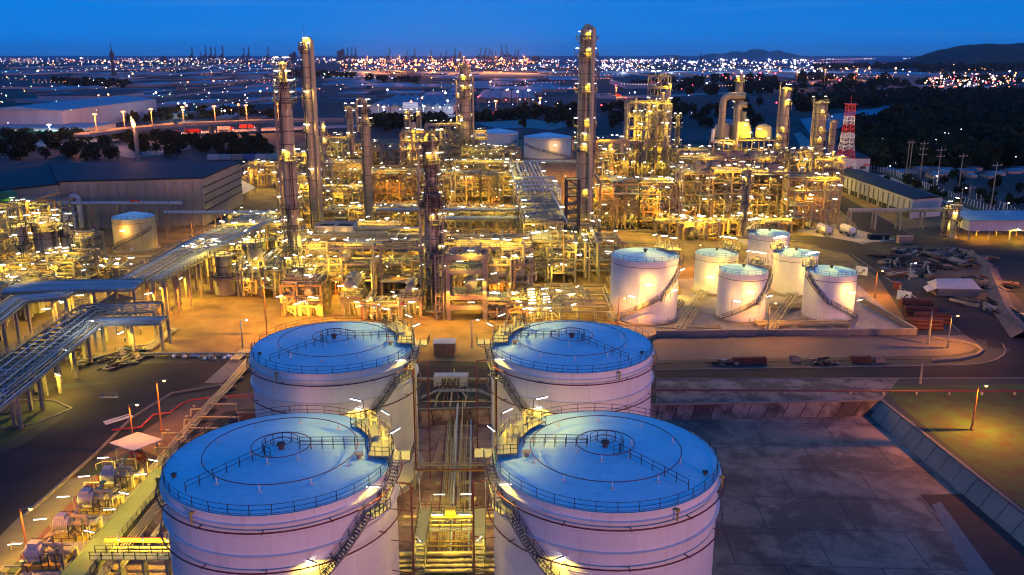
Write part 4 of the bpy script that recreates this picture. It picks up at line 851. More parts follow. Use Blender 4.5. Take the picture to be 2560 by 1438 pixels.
def drum_table(u0, u1, vb, vt, r, lab, seed):
    x0, y = W(u0, vb); x1 = W(u1, vb)[0]; w_ = x1-x0; Z = lambda v: ZY(v, y); t = thing('drum_table', lab, 'vessel', (x0, y, 0), 0, 'large process equipment'); H = Z(vt)
    b = MB()
    for i in range(2):
        for j in range(2): b.box(i*w_, j*7, H/2, .6, .6, H)
    for j in range(2): b.box(w_/2, j*7, H-.3, w_, .6, .6)
    b.box(w_/2, 3.5, H+.1, w_+1.2, 8.4, .15); b.build('support_frame', 'brown', t)
    b = MB(); b.rail([(-.6, -.7, H+.2), (w_+.6, -.7, H+.2), (w_+.6, 7.6, H+.2)], 1.1, .05, 1.5); b.build('handrail', 'rail', t)
    b = MB(); b.vessel((w_/2, -.3, H+r+1), (w_/2, 8.5, H+r+1), r, 20); b.build('horizontal_drum', 'clad', t)
    b = MB(); b.box(w_/2, 3, H+2*r+1.4, 2, 7, .12); b.rail([(w_/2-1, -.5, H+2*r+1.5), (w_/2+1, -.5, H+2*r+1.5), (w_/2+1, 6.5, H+2*r+1.5)], 1.1, .05, 1.5); b.build('top_walkway', 'grate', t)
    rr = random.Random(seed)
    for k in range(8): b = MB(); xx = rr.uniform(0, w_); b.tube([(xx, rr.uniform(-.5, 2), .3), (xx, 0, H*.7), (xx+rr.uniform(-2, 2), 0, H*.7), (xx+1, 0, H+r)], rr.choice((.12, .2)), 6); b.build('pipe', 'pipe', t)
    for k in range(4): lamp(t, (rr.uniform(0, w_), -.8, rr.uniform(.3, 1.3)*H), rr.uniform(0, 6), 'tube', .5, 1.5, 1.6)
    lamp(t, (w_*.9, -1.2, H*.6), -pi/2, 'sodium', .35, 0, name='sodium_lamp'); return t
drum_table(858, 900, 792, 742, 1.75, 'horizontal drum with a round pinkish end on a steel table left of centre', 5)
drum_table(1000, 1052, 790, 745, 1.2, 'small drum on a brown table left of the sooty column foot', 6)
drum_table(752, 800, 790, 752, 1.2, 'orange-lit small table with pumps below the stepped column', 7)
def box_cooler():
    y = W(790, 640)[1]+4; Z = lambda v: ZY(v, y); z = Z(598); x0, x1 = XY(788, 600, y), XY(884, 600, y); t = thing('box_cooler', 'twin white open-topped box coolers on the rack between two columns', 'cooler', (x0, y, z), 0, 'large process equipment')
    w_ = (x1-x0)/2; h = Z(565)-z; d = 9
    for i in range(2):
        b = MB(); b.box(i*w_+w_/2, 0, h/2, w_-.15, .15, h); b.box(i*w_+w_/2, d, h/2, w_-.15, .15, h); b.box(i*w_+.12, d/2, h/2, .15, d-.2, h); b.box((i+1)*w_-.12, d/2, h/2, .15, d-.2, h); b.build('casing', 'wall', t)
        b = MB(); b.box(i*w_+w_/2, d/2, h*.75, w_-.5, d-.4, .1); b.build('louvre_floor', 'black', t)
        b = MB(); b.beam((i*w_+.2, .2, h+.05), ((i+1)*w_-.2, d-.2, h+.05), .12); b.beam((i*w_+.2, d-.2, h+.05), ((i+1)*w_-.2, .2, h+.05), .1); b.build('top_brace', 'steel', t)
        lamp(t, (i*w_+w_*.4, -2.0, h*.3), .2, 'tube', 1.6, .5, 1.7, lk='wall')
    b = MB(); b.box(w_, d/2, -z/2-.1, 2*w_, d, .3); 
    for i in range(3):
        for j in (0, d): b.box(i*w_, j, -z/2, .7, .7, z)
    b.build('support_frame', 'brown', t)
box_cooler()
# ---- big straight ducts and pipes on the racks
def duct_line(u0, u1, v, r, lab, y=None, m='pipe', vb=None, nm='duct'):
    y = y or W(u0, vb)[1]; z = ZY(v, y); x0, x1 = XY(u0, v, y), XY(u1, v, y); t = thing(nm, lab, 'pipe', (x0, y, 0), 0, 'big straight pipes across the plant')
    b = MB(); b.tube([(0, 0, z), (x1-x0, 0, z)], r, 14); b.build('pipe', m, t); b = MB(); k = 0
    while k < x1-x0: b = MB(); b.box(k+.3, 0, z/2-r*.4, .4, .7, z-r*.8); b.build('support', 'brown', t); k += 9
    b = MB(); k = 1.5
    while k < x1-x0: b.tube([(k-.1, 0, z), (k+.1, 0, z)], r+.06, 14); k += 4.5
    b.build('flange', 'steel', t)['kind'] = 'stuff'
duct_line(888, 1052, 573, .8, 'fat grey duct resting on the middle rack left of the sooty column', vb=690)
duct_line(940, 1312, 524, .45, 'long straight pipe crossing behind the sooty column', vb=572, m='bluepipe')
duct_line(1096, 1318, 545, .7, 'grey pipe below the long straight one, right of the sooty column', vb=585, m='bluepipe')
duct_line(1140, 1330, 616, .5, 'pale pipe on the right half of the middle rack', vb=735, m='pipe')
duct_line(1275, 1440, 404, .9, 'blue-lit pipe bridge in front of the distant tank pair', vb=455, m='bluepipe')
duct_line(410, 690, 531, .6, 'long blue-lit pipe bridge left of the stepped column', vb=595, m='bluepipe')
duct_line(-20, 455, 508, .6, 'long blue-lit pipe bridge in front of the dark warehouse', vb=592, m='bluepipe')
# ---- pipe corridor: pipes run away from the camera between the rack blocks
def corridor():
    z = 14; y0 = W(1360, 560, z)[1]; y1 = W(1360, 410, z)[1]; x0, x1 = XY(1310, 560, y0), XY(1432, 560, y0)
    t = thing('pipe_corridor', 'elevated pipe corridor running away from the camera left of the tallest column', 'pipe rack', (x0, y0, 0), radians(2), 'pipe racks'); w_ = x1-x0; d = y1-y0
    b = MB(); n = 7
    for i in (0, .5, 1):
        for j in range(n+1): b.box(i*w_, j*d/n, z/2, .5, .5, z)
    for j in range(n+1): b.box(w_/2, j*d/n, z, w_, .4, .45); b.box(w_/2, j*d/n, z*.55, w_, .35, .4)
    for i in (0, .5, 1): b.box(i*w_, d/2, z-.4, .35, d, .35)
    b.build('frame', 'steel', t)
    b = MB(); b.box(w_*.46, d*.18, z+.6, w_*.86, d*.34, .25); g_ = b.build('fan_deck', mat('dark_grating', (.06, .07, .075), .7, var=.2), t); b = MB()
    for k in range(9): b.box(w_*.46, d*.03+k*d*.0375, z+.78, w_*.86, .2, .12)
    for k in range(4): b.box(w_*(.06+.26*k), d*.18, z+.85, .2, d*.34, .1)
    b.build('grid', 'steel', g_)
    for k in range(9):
        b = MB(); xx = w_*(.04+.105*k); r = (.45, .3, .5, .25, .4, .3, .45, .3, .35)[k]; b.tube([(xx, d*.37, z+.3+r), (xx, d, z+.3+r)] if k < 8 else [(xx, 0, z+.3+r), (xx, d, z+.3+r)], r, 8); b.build('pipe', 'bluepipe', t)
    for k in range(4): b = MB(); b.tube([(-.5+.3*k, d*(.4+.07*k), z+1.6), (w_*1.1, d*(.4+.07*k), z+1.6), (w_*1.1, d*(.4+.07*k), z-4)], .5, 8); b.build('pipe', 'bluepipe', t)
    for k in range(10): lamp(t, (-.3 if k % 2 else w_*.02, d*k/10, z+.3), random.Random(k).uniform(0, 6), 'tube', .7, 2.2, 1.8)
    for k in range(5): lamp(t, (w_*.97, d*(k+.5)/5, z+.3), random.Random(k+50).uniform(0, 6), 'tube', .6, 2.2, 1.8)
    b = MB(); hx, hy = w_*.9, 4
    for i in (0, 4):
        for j in (0, 5): b.box(hx+i, hy+j, (z+13)/2, .5, .5, z+13)
    for k in range(7):
        zz = z+13-k*2.6
        if zz > 1:
            for j in (0, 5): b.box(hx+2, hy+j, zz, 4, .35, .35); b.beam((hx, hy+j, zz), (hx+4, hy+j, max(1, zz-2.6)), .2)
            b.box(hx+2, hy+2.5, zz, 3.9, 4.9, .1)
    b.build('dark_tower_frame', 'rail', t)
corridor()
for k, (u, v) in enumerate(((1480, 605), (1700, 600), (1205, 588), (1600, 560), (960, 600))):
    pass
# ---- pipe maze with rows of white tubes right of centre
def maze():
    x0, y = W(1312, 812); x1 = W(1535, 812)[0]; t = thing('pipe_manifold', 'dense low pipe manifold with double rows of white tube lamps behind the right tanks', 'pipe manifold', (x0, y, 0), 0, 'pipe racks'); w_ = x1-x0; d = 24; rr = random.Random(5)
    b = MB()
    for i in range(6):
        for j in range(6): b.box(i*w_/5, j*d/5, 1.7, .25, .25, 3.4)
    for j in range(6): b.box(w_/2, j*d/5, 3.4, w_, .22, .25)
    for i in range(6): b.box(i*w_/5, d/2, 3.15, .2, d, .2)
    b.build('frame', 'steel', t)
    for k in range(22):
        b = MB(); xx = rr.uniform(.25, 1)*w_; b.tube([(xx, rr.uniform(0, 5), 3.8), (xx, d-rr.uniform(0, 8), 3.8)]+([(xx, d, 3.8), (xx, d, .4)] if rr.random() < .4 else []), rr.choice((.1, .16, .2)), 5); b.build('pipe', 'clad', t)
    for k in range(20):
        b = MB(); yy = rr.uniform(0, 1)*d; z = rr.choice((2.6, 4.3)); b.tube([(rr.uniform(.1, .4)*w_, yy, .3), (rr.uniform(.1, .4)*w_, yy, z), (w_*rr.uniform(.6, 1), yy, z)], rr.choice((.1, .16)), 5); b.build('pipe', 'pipe', t)
    for k in range(24):
        b = MB(); xx, yy = rr.uniform(0, .22)*w_, rr.uniform(0, 1)*d; b.tube([(xx, yy, .1), (xx, yy, 2.4), (xx+.9, yy, 2.4), (xx+.9, yy, .1)], .12, 5); b.lathe([(.05, -.06), (.35, 0), (.05, .06)], 8, (xx, yy, 2.8)); b.build('valve', 'clad', t)
    for k in range(9): lamp(t, (w_*.03, d*k/9, .1), .3, 'tube', .55, 3.0, 1.9); lamp(t, (w_*.2, d*k/9+.6, .1), .3, 'tube', .55, 3.0, 1.9, lit=k % 2 == 0)
    for k in range(5): lamp(t, (w_*rr.uniform(.35, 1), d*rr.random(), 3.4), rr.uniform(0, 6), 'tube', .5, 1.2, 1.7)
maze()
# ---- free-standing sodium street lamps in the plant
def pole_lamp(u, vb, vt, lab, kind='sodium', pw=1.0, m='orange', r=.14, nm='street_lamp', g='yard lamps', arm=1.4, rz=0, z0=0, glow=1.0):
    x, y = W(u, vb, z0); h = ZY(vt, y)-z0; t = thing(nm, lab, 'street lamp', (x, y, z0), rz, g)
    b = MB(); b.tube([(0, 0, -.1), (0, 0, h)], r, 8, True, [r*1.3, r*.8]); b.lathe([(r*2, 0), (r*2, .4), (r, .45)], 8); b.build('pole', m, t)
    b = MB(); b.tube([(0, 0, h-.2), (arm*.5, 0, h+.1), (arm, 0, h+.1)], .06, 6); b.box(arm, 0, h+.16, .8, .35, .16); b.mi = 1; b.lathe([(.02, -.22), (.2, -.14), (.27*glow, -.0), (.1, .04)], 10, (arm, 0, h+.02)); b.build('lamp_head', ['steel', 'glow_o' if kind == 'sodium' else ('glow_c' if kind == 'cool' else 'glow_w')], t)
    l = bpy.data.objects.new('lamp_light', light(kind, round(PW[kind]*pw))); C.objects.link(l); l.parent = t; l.location = (arm, 0, h-.35); return t
for a in (
 (908, 832, 752, 'sodium lamp on the amber yard straight behind the near left tank', 'sodium', .45), (1250, 742, 700, 'sodium lamp in front of the open portal right of centre', 'sodium', .6),
 (607, 868, 800, 'slim lamp pole at the south edge of the amber yard', 'cool', .25, 'steel'), (1180, 868, 800, 'slim dark lamp pole between the two rear tanks', 'cool', .2, 'steel'),
 (1735, 690, 613, 'sodium lamp beside the back of the walled bund', 'sodium', .9), (1758, 590, 562, 'bright sodium lamp at the road before the right racks', 'sodium', 1.6),
 (1918, 838, 758, 'sodium lamp on a thin pole in front of the bund tanks', 'sodium', .38, 'steel'), (2186, 745, 678, 'orange lamp pole right of the bund beside the white signs', 'sodium', .35),
 (2368, 870, 790, 'lamp pole at the inside of the road bend', 'sodium', .45, 'steel'), (2272, 700, 658, 'twin wooden-looking lamp pole near the scrap yard', 'cool', .4, 'steel'),
 (2429, 1075, 965, 'bright sodium lamp on the grass east of the basin', 'sodium', .9), (405, 1078, 952, 'left orange lamp pole by the diagonal pipes', 'sodium', .22),
 (336, 1125, 1012, 'orange lamp pole beside the pink-roofed shelter', 'sodium', .16), (72, 1405, 1272, 'orange lamp pole at the pump platform, lower left corner', 'sodium', .14),
 (557, 592, 537, 'sodium lamp under the pipe bridge left of the plant', 'sodium', 1.3), (228, 900, 802, 'grey lamp pole by the lit work shelter', 'cool', .9, 'steel'),
 (395, 790, 720, 'small sodium lamp on the corner of the diagonal rack', 'sodium', .5), (2566, 730, 632, 'bright pinkish lamp at the right edge of the picture', 'sodium', .8),
 (2505, 560, 508, 'lamp above the blue-roofed shed', 'cool', .5, 'steel'), (2215, 450, 415, 'lamp at the far gate road', 'cool', .5, 'steel'), (2330, 480, 440, 'lamp beside the perimeter fence posts, second from the gate', 'cool', .5, 'steel'),
 (2400, 525, 470, 'lamp near the twin silos outside the fence', 'cool', .5, 'steel'), (668, 835, 700, 'sodium lamp among the pipes left of the stepped column foot', 'sodium', 1.2), (655, 690, 655, 'sodium lamp behind the stout banded vessel', 'sodium', .8),
 (1430, 440, 342, 'sodium lamp right of the distant tank pair', 'sodium', 1.5), (1545, 825, 745, 'lamp pole at the left foot of the largest bund tank', 'sodium', .4), (1405, 500, 440, 'lamp at the far end of the pipe corridor', 'sodium', .8),
 (1300, 590, 570, 'sodium lamp by the green lawn in the plant', 'sodium', 1.5), (840, 738, 690, 'sodium lamp under the left half of the middle rack', 'sodium', 1.2), (985, 738, 690, 'sodium lamp under the middle rack near the sooty column', 'sodium', 1.0)):
    pole_lamp(*a)
# ================================================================ FOREGROUND BETWEEN THE TANKS
def pipe_bundle():
    t = thing('pipe_bundle', 'bundle of long parallel pipes running between the four big tanks', 'pipes', (-8.6, 112, BZ), radians(2.2), 'pipe racks')
    xs = [q*.82 for q in (-2.7, -2.35, -2.0, -1.62, -1.2, -.7, -.2, .25, .62, .95, 1.3, 1.65, 2.0, 2.9, 3.25)]
    for i, x in enumerate(xs):
        r = (.1, .1, .12, .1, .16, .2, .18, .1, .14, .1, .08, .1, .08, .16, .1)[i]; b = MB(); y0 = -60; y1 = (44, 46, 45, 47, 30, 46, 28, 44, 46, 30, 26, 28, 45, 46, 47)[i]
        b.tube([(x, y0, .55+r), (x, y1, .55+r), (x, y1+.01, .55+r)] if i % 3 else [(x, y0, .55+r), (x, y1-3, .55+r), (x, y1, 2.9), (x, y1+12, 3.0)], r, 8)
        b.build('pipe', ('red', 'pipe', 'clad', 'yelpipe', 'pipe', 'clad', 'bluepipe')[i % 7], t)
    for k in range(20):
        b = MB(); b.box(.1, -56+k*5.4, .25, 6.6, .35, .5); b.build('sleeper', 'conc', t)
pipe_bundle()
def pipe_portal():
    xl, xr, y = -15.2, -2.4, 124; t = thing('pipe_portal', 'tall slim pipe gate of yellow and grey pipes crossing between the tanks', 'pipe gate', (0, y, BZ), 0, 'pipe racks')
    for k, (m, r, dz) in enumerate((('red', .12, 0), ('yelpipe', .09, -.35), ('pipe', .14, .55), ('pipe', .1, .85))):
        b = MB(); z = 3.6+dz; o = .22*k
        b.tube([(xl+o, o*1.5, 20.5), (xl+o, o*1.5, z), (xr-o, o*1.5, z), (xr-o, o*1.5, 20.5)] if k < 2 else [(xl-.5, o, z), (xr+.5, o, z)], r, 8); b.build('pipe', m, t)
    b = MB(); b.tube([(xl, 12, 10.2), (xr, 12, 10.2)], .1, 8); b.build('pipe', 'pipe', t)
    for x in (xl-.3, -8.7, xr+.3): b = MB(); b.box(x, .3, 1.9, .25, .25, 3.8); b.build('support', 'steel', t)
pipe_portal()
def crossing():     # operator crossover with two stairways at the bottom centre
    y0 = 104; t = thing('crossover_platform', 'yellow-lit crossover platform with two stairways over the pipe bundle', 'platform', (-8.35, y0, BZ), radians(1), 'walkways')
    for s_, nm in ((-1, 0), (1, 1)):
        x = s_*3.9; b = MB(); b.box(x, 2.2, 4.2, 1.7, 9.5, .12); p = b.build('deck', 'grate', t)
        b = MB(); b.rail([(x-.85, -2.5, 4.26), (x-.85, 6.9, 4.26)], 1.1, .045, 1.5); b.rail([(x+.85, -2.5, 4.26), (x+.85, 6.9, 4.26), (x-.85, 6.9, 4.26)], 1.1, .045, 1.5); b.build('handrail', 'rail', p)
        for (ya, za, yb, zb) in ((-2.6, 4.2, -8.2, .2),):
            b = MB(); n = 17
            for i in range(n): f = i/(n-1); b.box(x, ya+(yb-ya)*f, za+(zb-za)*f, 1.5, .28, .05)
            for q in (-.8, .8): b.beam((x+q, ya, za-.05), (x+q, yb, zb-.05), .08, .3)
            o = b.build('stair_flight', 'grate', t); b = MB()
            for q in (-.8, .8): b.rail([(x+q, ya, za), (x+q, (ya+yb)/2, (za+zb)/2), (x+q, yb, zb)], 1.05, .04)
            b.build('handrail', 'rail', o)
        for yy in (-2.2, 2.2, 6.6):
            for q in (-.75, .75): b = MB(); b.box(x+q, yy, 2.1, .18, .18, 4.2); b.build('leg', 'steel', t)
        lamp(t, (x-.8*s_, 6.8, 4.2), pi if s_ > 0 else 0, 'tube', .36, 2.2, 1.5); lamp(t, (x-.8*s_, 1.5, 4.2), pi if s_ > 0 else 0, 'tube', .36, 2.0, 1.5); lamp(t, (x+.6*s_, -2.6, 4.2), -pi/2-.5*s_, 'tube', .3, 1.4, 1.2)
        b = MB(); b.tube([(x+.8*s_, 6.9, 4.2), (x+.8*s_, 6.9, 8.2)], .05, 5); b.lathe([(.04, 0), (.12, .1), (.12, .9), (.02, 1)], 8, (x+.8*s_, 6.9, 8.0)); b.build('antenna', 'whitep', t)
    for yy, z in ((5.6, 4.2), (1.2, 4.2)):
        b = MB(); b.box(0, yy, z, 6.1, .9, .12); p = b.build('deck', 'grate', t); b = MB()
        for q in (-.45, .45): b.rail([(-3.0, yy+q, z+.06), (3.0, yy+q, z+.06)], 1.1, .045, 1.6)
        b.build('handrail', 'rail', p)
    for k, (yy, z, r, m) in enumerate(((8, 2.2, .3, 'pipe'), (6.8, 1.6, .16, 'pipe'), (-.5, 1.5, .4, 'clad'), (-2, 1.4, .3, 'pipe'), (-3.2, 1.4, .3, 'pipe'), (-4.3, 1.3, .35, 'clad'), (-5.6, 1.3, .2, 'yelpipe'), (0.8, 1.9, .14, 'yelpipe'), (2, 1.9, .14, 'yelpipe'))):
        b = MB(); b.tube([(-7.3, yy, z), (7.3, yy, z)] if k not in (7, 8) else [(-4, yy, z), (4, yy, z)], r, 10); b.build('cross_pipe', m, t)
    b = MB(); b.tube([(-.9, 4.4, 5.1), (.5, 4.4, 5.1)], .75, 14); b.lathe([(.3, 0), (.3, 1)], 8, (-.2, 4.4, 4.2)); b.build('drum', 'yelpipe', t)
crossing()
def dike_stairs():
    for u, lab in ((1080, 'left concrete stair down the north bank between the tanks'), (1205, 'right concrete stair down the north bank between the tanks')):
        x, y = W(u, 1000); t = thing('bank_stair', lab, 'stair', (x, y-.3, 0), radians(-1), 'bank stairs'); b = MB(); n = 11
        for i in range(n): f = i/(n-1); b.box(0, -f*3.4, .1-f*2.5, 1.5, .4, .1)
        for q in (-.8, .8): b.beam((q, .2, .1), (q, -3.6, -2.4), .15, .35)
        b.build('steps', 'conc', t); b = MB()
        for q in (-.8, .8): b.rail([(q, .2, .2), (q, -3.5, -2.3)], 1.05, .05, 1.2)
        b.build('handrail', 'rail', t)
dike_stairs()
x, y = W(1145, 1000); t = thing('pipe_footbridge', 'small dark railed footbridge over the pipes at the north bank', 'footbridge', (x, y+1, 0), 0, 'walkways')
b = MB(); b.box(0, 0, 1.6, 8, 1.4, .15); 
for q in (-4, 4): b.beam((q, 0, 1.6), (q*1.8, 0, .1), 1.2, .12)
b.build('deck', 'grate', t); b = MB()
for q in (-.7, .7): b.rail([(-7.2, q, .2), (-4, q, 1.7), (4, q, 1.7), (7.2, q, .2)], 1.1, .05, 1.6)
b.build('handrail', 'rail', t)
# culvert box where the pipes dive under the road, red container hut on the yard
x, y = W(1127, 962); t = thing('culvert_head', 'pale concrete box where pipes pass under the road', 'culvert', (x, y, 0), 0)
b = MB(); b.box(-2.6, 0, 1.1, 1.5, 2.2, 2.2); b.box(2.6, 0, 1.1, 1.5, 2.2, 2.2); b.box(0, 0, 2.0, 3.7, 2.2, .45); b.build('housing', 'canvas', t)
for k in range(6): b = MB(); q = -1.3+.5*k; b.tube([(q, 2, .9), (q, -2, .9), (q+(k-2.5)*.9, -7, .3), (q+(k-2.5)*.9, -12, .3)], .16, 8); b.build('pipe', ('red', 'pipe')[k % 2], t)
x, y = W(1111, 890); t = thing('container_hut', 'small rust-red ribbed container hut on the amber yard behind the tanks', 'hut', (x, y, 0), 0)
b = MB(); b.box(0, 1.5, 1.5, 4.6, 3.4, 2.8); b.build('body', 'brown', t); b = MB()
for k in range(16): b.box(-2.2+k*.29, -.25, 1.5, .08, .1, 2.6)
b.build('rib', mat('rust_red', (.25, .05, .02), .7, var=.3), t)['kind'] = 'stuff'; b = MB(); b.box(0, 1.5, 2.98, 5, 3.8, .14); b.build('roof', 'canvas', t)
b = MB()
for k in range(6): b.box(3.4, .6+k*.3, .3+k*.3, 1.0, .3, .05)
b.beam((2.9, .5, .3), (2.9, 2.3, 2), .08); b.beam((3.9, .5, .3), (3.9, 2.3, 2), .08); b.build('steps', 'steel', t)
for k, (u0, u1, v, r, m, lab, vb_, z) in enumerate(((1040, 1094, 948, .35, 'pipe', 'left pipe stub entering the culvert head', 0, .7), (1160, 1222, 948, .35, 'pipe', 'right pipe stub entering the culvert head', 0, .7),
        (1636, 2620, 976, .2, 'red', 'long red fire-water pipe along the north edge of the empty basin', 0, .8), (-60, 70, 1012, .15, 'steel', '', 0, .3))):
    if not lab: continue
    a, c = W(u0, v, z), W(u1, v+(2 if k == 2 else 0), z); t = thing('fire_pipe' if m == 'red' else 'pipe_run', lab, 'pipe', (0, 0, 0)); b = MB(); b.tube([(*a, z), (*c, z)], r, 8); b.build('pipe', m, t)
    n = max(2, int((c[0]-a[0])/6))
    for i in range(n+1): q = ext(a, c, i/n); b = MB(); b.box(q[0], q[1], z*.4, .3, .4, z*.8); b.build('support', 'conc', t)

# ================================================================ PUMP PLATFORM, LOWER LEFT
def frame_uv(p0, p1):    # local frame: origin p0, x towards p1
    a, c = Vector((*p0, 0)), Vector((*p1, 0)); d = c-a; return a, d.length, atan2(d.y, d.x)
def pump_station():
    o, Ln, rz = frame_uv(W(415, 1182), W(190, 1450)); t = thing('pump_platform', 'green-grey lit pump platform with a concrete aisle beside the near left tank', 'platform', (o.x, o.y, 0), rz, 'walkways')
    # local +x runs towards the camera, +y is to the right of that direction (east) or west
    sgn = -1   # pumps stand on the west side
    b = MB(); b.box(Ln/2, 0, .35, Ln+6, 3.6, .7); b.build('aisle', mat('green_concrete', (.17, .20, .10), .85, var=.3, scale=.4), t)
    b = MB(); b.rail([(0, 2.0, .7), (Ln+3, 2.0, .7)], 1.1, .04, 1.6); b.rail([(0, 2.0, .7), (0, -1, .7)], 1.1, .04, 1.6); b.build('handrail', 'rail', t)
    for k in range(4): b = MB(); y = 2.9+.35*k; b.tube([(-14, y, .9), (Ln+4, y, .9)], .09, 6); b.build('pipe', 'pipe', t)
    for k in range(5): lamp(t, (2+k*5.2, -1.9, .7), radians(95) if k % 2 else radians(70), 'tube', .22, 2.6, 1.6)
    for k in range(5): lamp(t, (1+k*6.2, -7.9, .5), -radians(80), 'tube', .22, 2.6, 1.6)
    b = MB(); b.box(Ln/2+2, -4.9, .2, Ln-1, 5.2, .4); b.build('pump_pad', 'conc', t)
    b = MB(); b.box(Ln/2+2, -7.7, .35, Ln, .25, .7); b.build('kerb_wall', 'yelpipe', t)
    return t, o, Ln, rz
tp, o_, Ln_, rz_ = pump_station()
def pump(i, lx):
    c, s = cos(rz_), sin(rz_); x, y = o_.x+lx*c+5.2*s, o_.y+lx*s-5.2*c
    t = thing('motor_pump', '%s cream motor pump from the back on the lit pump platform' % ('first', 'second', 'third', 'fourth', 'fifth')[i], 'pump', (x, y, .4), rz_, 'motor pumps on the platform'); t.scale = (1.4, 1.4, 1.4)
    b = MB(); b.box(0, 0, .25, 2.4, 3.6, .5); b.build('base', 'yelpipe', t)
    b = MB(); b.tube([(0, -1.7, 1.25), (0, -.2, 1.25)], .68, 14)
    for k in range(7): b.tube([(0, -1.6+k*.2, 1.25), (0, -1.54+k*.2, 1.25)], .75, 14)
    b.box(0, -.9, .62, 1.1, 1.2, .35); b.box(.0, -1.0, 2.05, .8, .9, .35); b.build('motor', 'canvas', t)
    b = MB(); b.tube([(0, -.2, 1.25), (0, .4, 1.25)], .15, 8); b.tube([(0, .4, 1.25), (0, 1.0, 1.25)], .5, 12); b.box(0, .7, .75, .6, .5, .5); b.build('pump_casing', 'clad', t)
    b = MB(); b.tube([(0, .7, 1.5), (0, .7, 2.6), (1.0, .7, 2.6), (1.0, 2.0, 2.6), (1.0, 2.0, .3)], .2, 8); b.tube([(0, 1.0, 1.25), (0, 2.2, 1.25), (-1.0, 2.2, 1.25), (-1.0, 2.2, .2)], .24, 8); b.build('pipe', 'clad', t)
    b = MB(); b.lathe([(.08, 0), (.08, .9), (.35, .95), (.35, 1.02), (.02, 1.05)], 10, (1.0, 1.4, 2.6)); b.tube([(-1.0, 2.2, 1.2), (-1.0, 2.2, 2.4)], .07, 6); b.ring(.32, 2.4, .04, 12, 4, (-1.0, 2.2, 0)); b.build('valve', 'yelpipe', t)
    b = MB(); b.rail([(-1.3, -1.9, .2), (-1.3, 2.2, .2)], 1.6, .04, 1.4); b.rail([(1.3, .2, .2), (1.3, 2.2, .2)], 1.5, .04, 1); b.build('handrail', 'rail', t)
for i in range(4): pump(i, 5+i*7.0)
def skid_pipes():
    o = thing('skid_piping', 'tangle of thin yellow-lit pipes at the near end of the pump platform', 'pipes', (o_.x, o_.y, 0), rz_, 'pipe racks'); rr = random.Random(31)
    for k in range(26):
        b = MB(); x, y, h = rr.uniform(-2, Ln_+6), rr.uniform(-9.2, -2.2), rr.uniform(.5, 2.2); l_ = rr.uniform(2, 7)
        if k % 3: b.tube([(x, y, .2), (x, y, h), (x+l_, y, h), (x+l_, y, .2)], rr.choice((.07, .1, .14)), 6)
        else: b.tube([(x, y, h), (x, y-rr.uniform(2, 4), h), (x+1, y-3, h), (x+1, y-3, .2)], rr.choice((.07, .12)), 6)
        b.build('pipe', rr.choice(('clad', 'pipe', 'yelpipe', 'steel')), o)
    for k in range(10): b = MB(); x, y = rr.uniform(0, Ln_+5), rr.uniform(2.6, 6.5); b.tube([(x, y, .1), (x+rr.uniform(6, 10), y, .1)], rr.choice((.1, .16, .22)), 6); b.build('pipe', rr.choice(('clad', 'pipe')), o)
    for k in range(9): b = MB(); x, y = rr.uniform(0, Ln_+5), rr.uniform(-8, -2.4); b.lathe([(.12, 0), (.12, 1.1), (.4, 1.15), (.4, 1.25), (.05, 1.3)], 8, (x, y, .3)); b.build('valve', rr.choice(('clad', 'yelpipe', 'red')), o)
skid_pipes()
def aisle_bridge():   # walkway from the pump platform to the tank with lamps, lower centre-left
    (xa, ya), (xb, yb) = W(232, 1392, 1.2), W(432, 1388, 1.2); t = thing('tank_walkway', 'narrow railed walkway from the pump platform to the near left tank', 'walkway', (xa, ya, 0), 0, 'walkways'); w_ = xb-xa
    b = MB(); b.box(w_/2, 0, 1.2, w_, 1.5, .14); p = b.build('deck', 'grate', t); b = MB()
    for q in (-.75, .75): b.rail([(0, q, 1.25), (w_, q, 1.25)], 1.1, .045, 1.7)
    b.build('handrail', 'rail', p)
    for k in range(4): b = MB(); b.box(.6+k*(w_-1.2)/3, 0, -.6, .25, 1.3, 3.6); b.build('leg', 'steel', t)
    for k, (yy, z, r, m) in enumerate(((2.6, .4, .12, 'pipe'), (3.3, .5, .2, 'clad'), (4.4, .9, .3, 'yelpipe'), (5.0, .9, .12, 'red'), (1.8, .2, .1, 'pipe'))): b = MB(); b.tube([(-.5, yy, z), (w_, yy, z)], r, 8); b.build('pipe', m, t)
    for k in range(3): lamp(t, (w_*(.15+.33*k), 3.8, .4), -1.0-.1*k, 'tube', .28, 1.8, 1.4)
aisle_bridge()
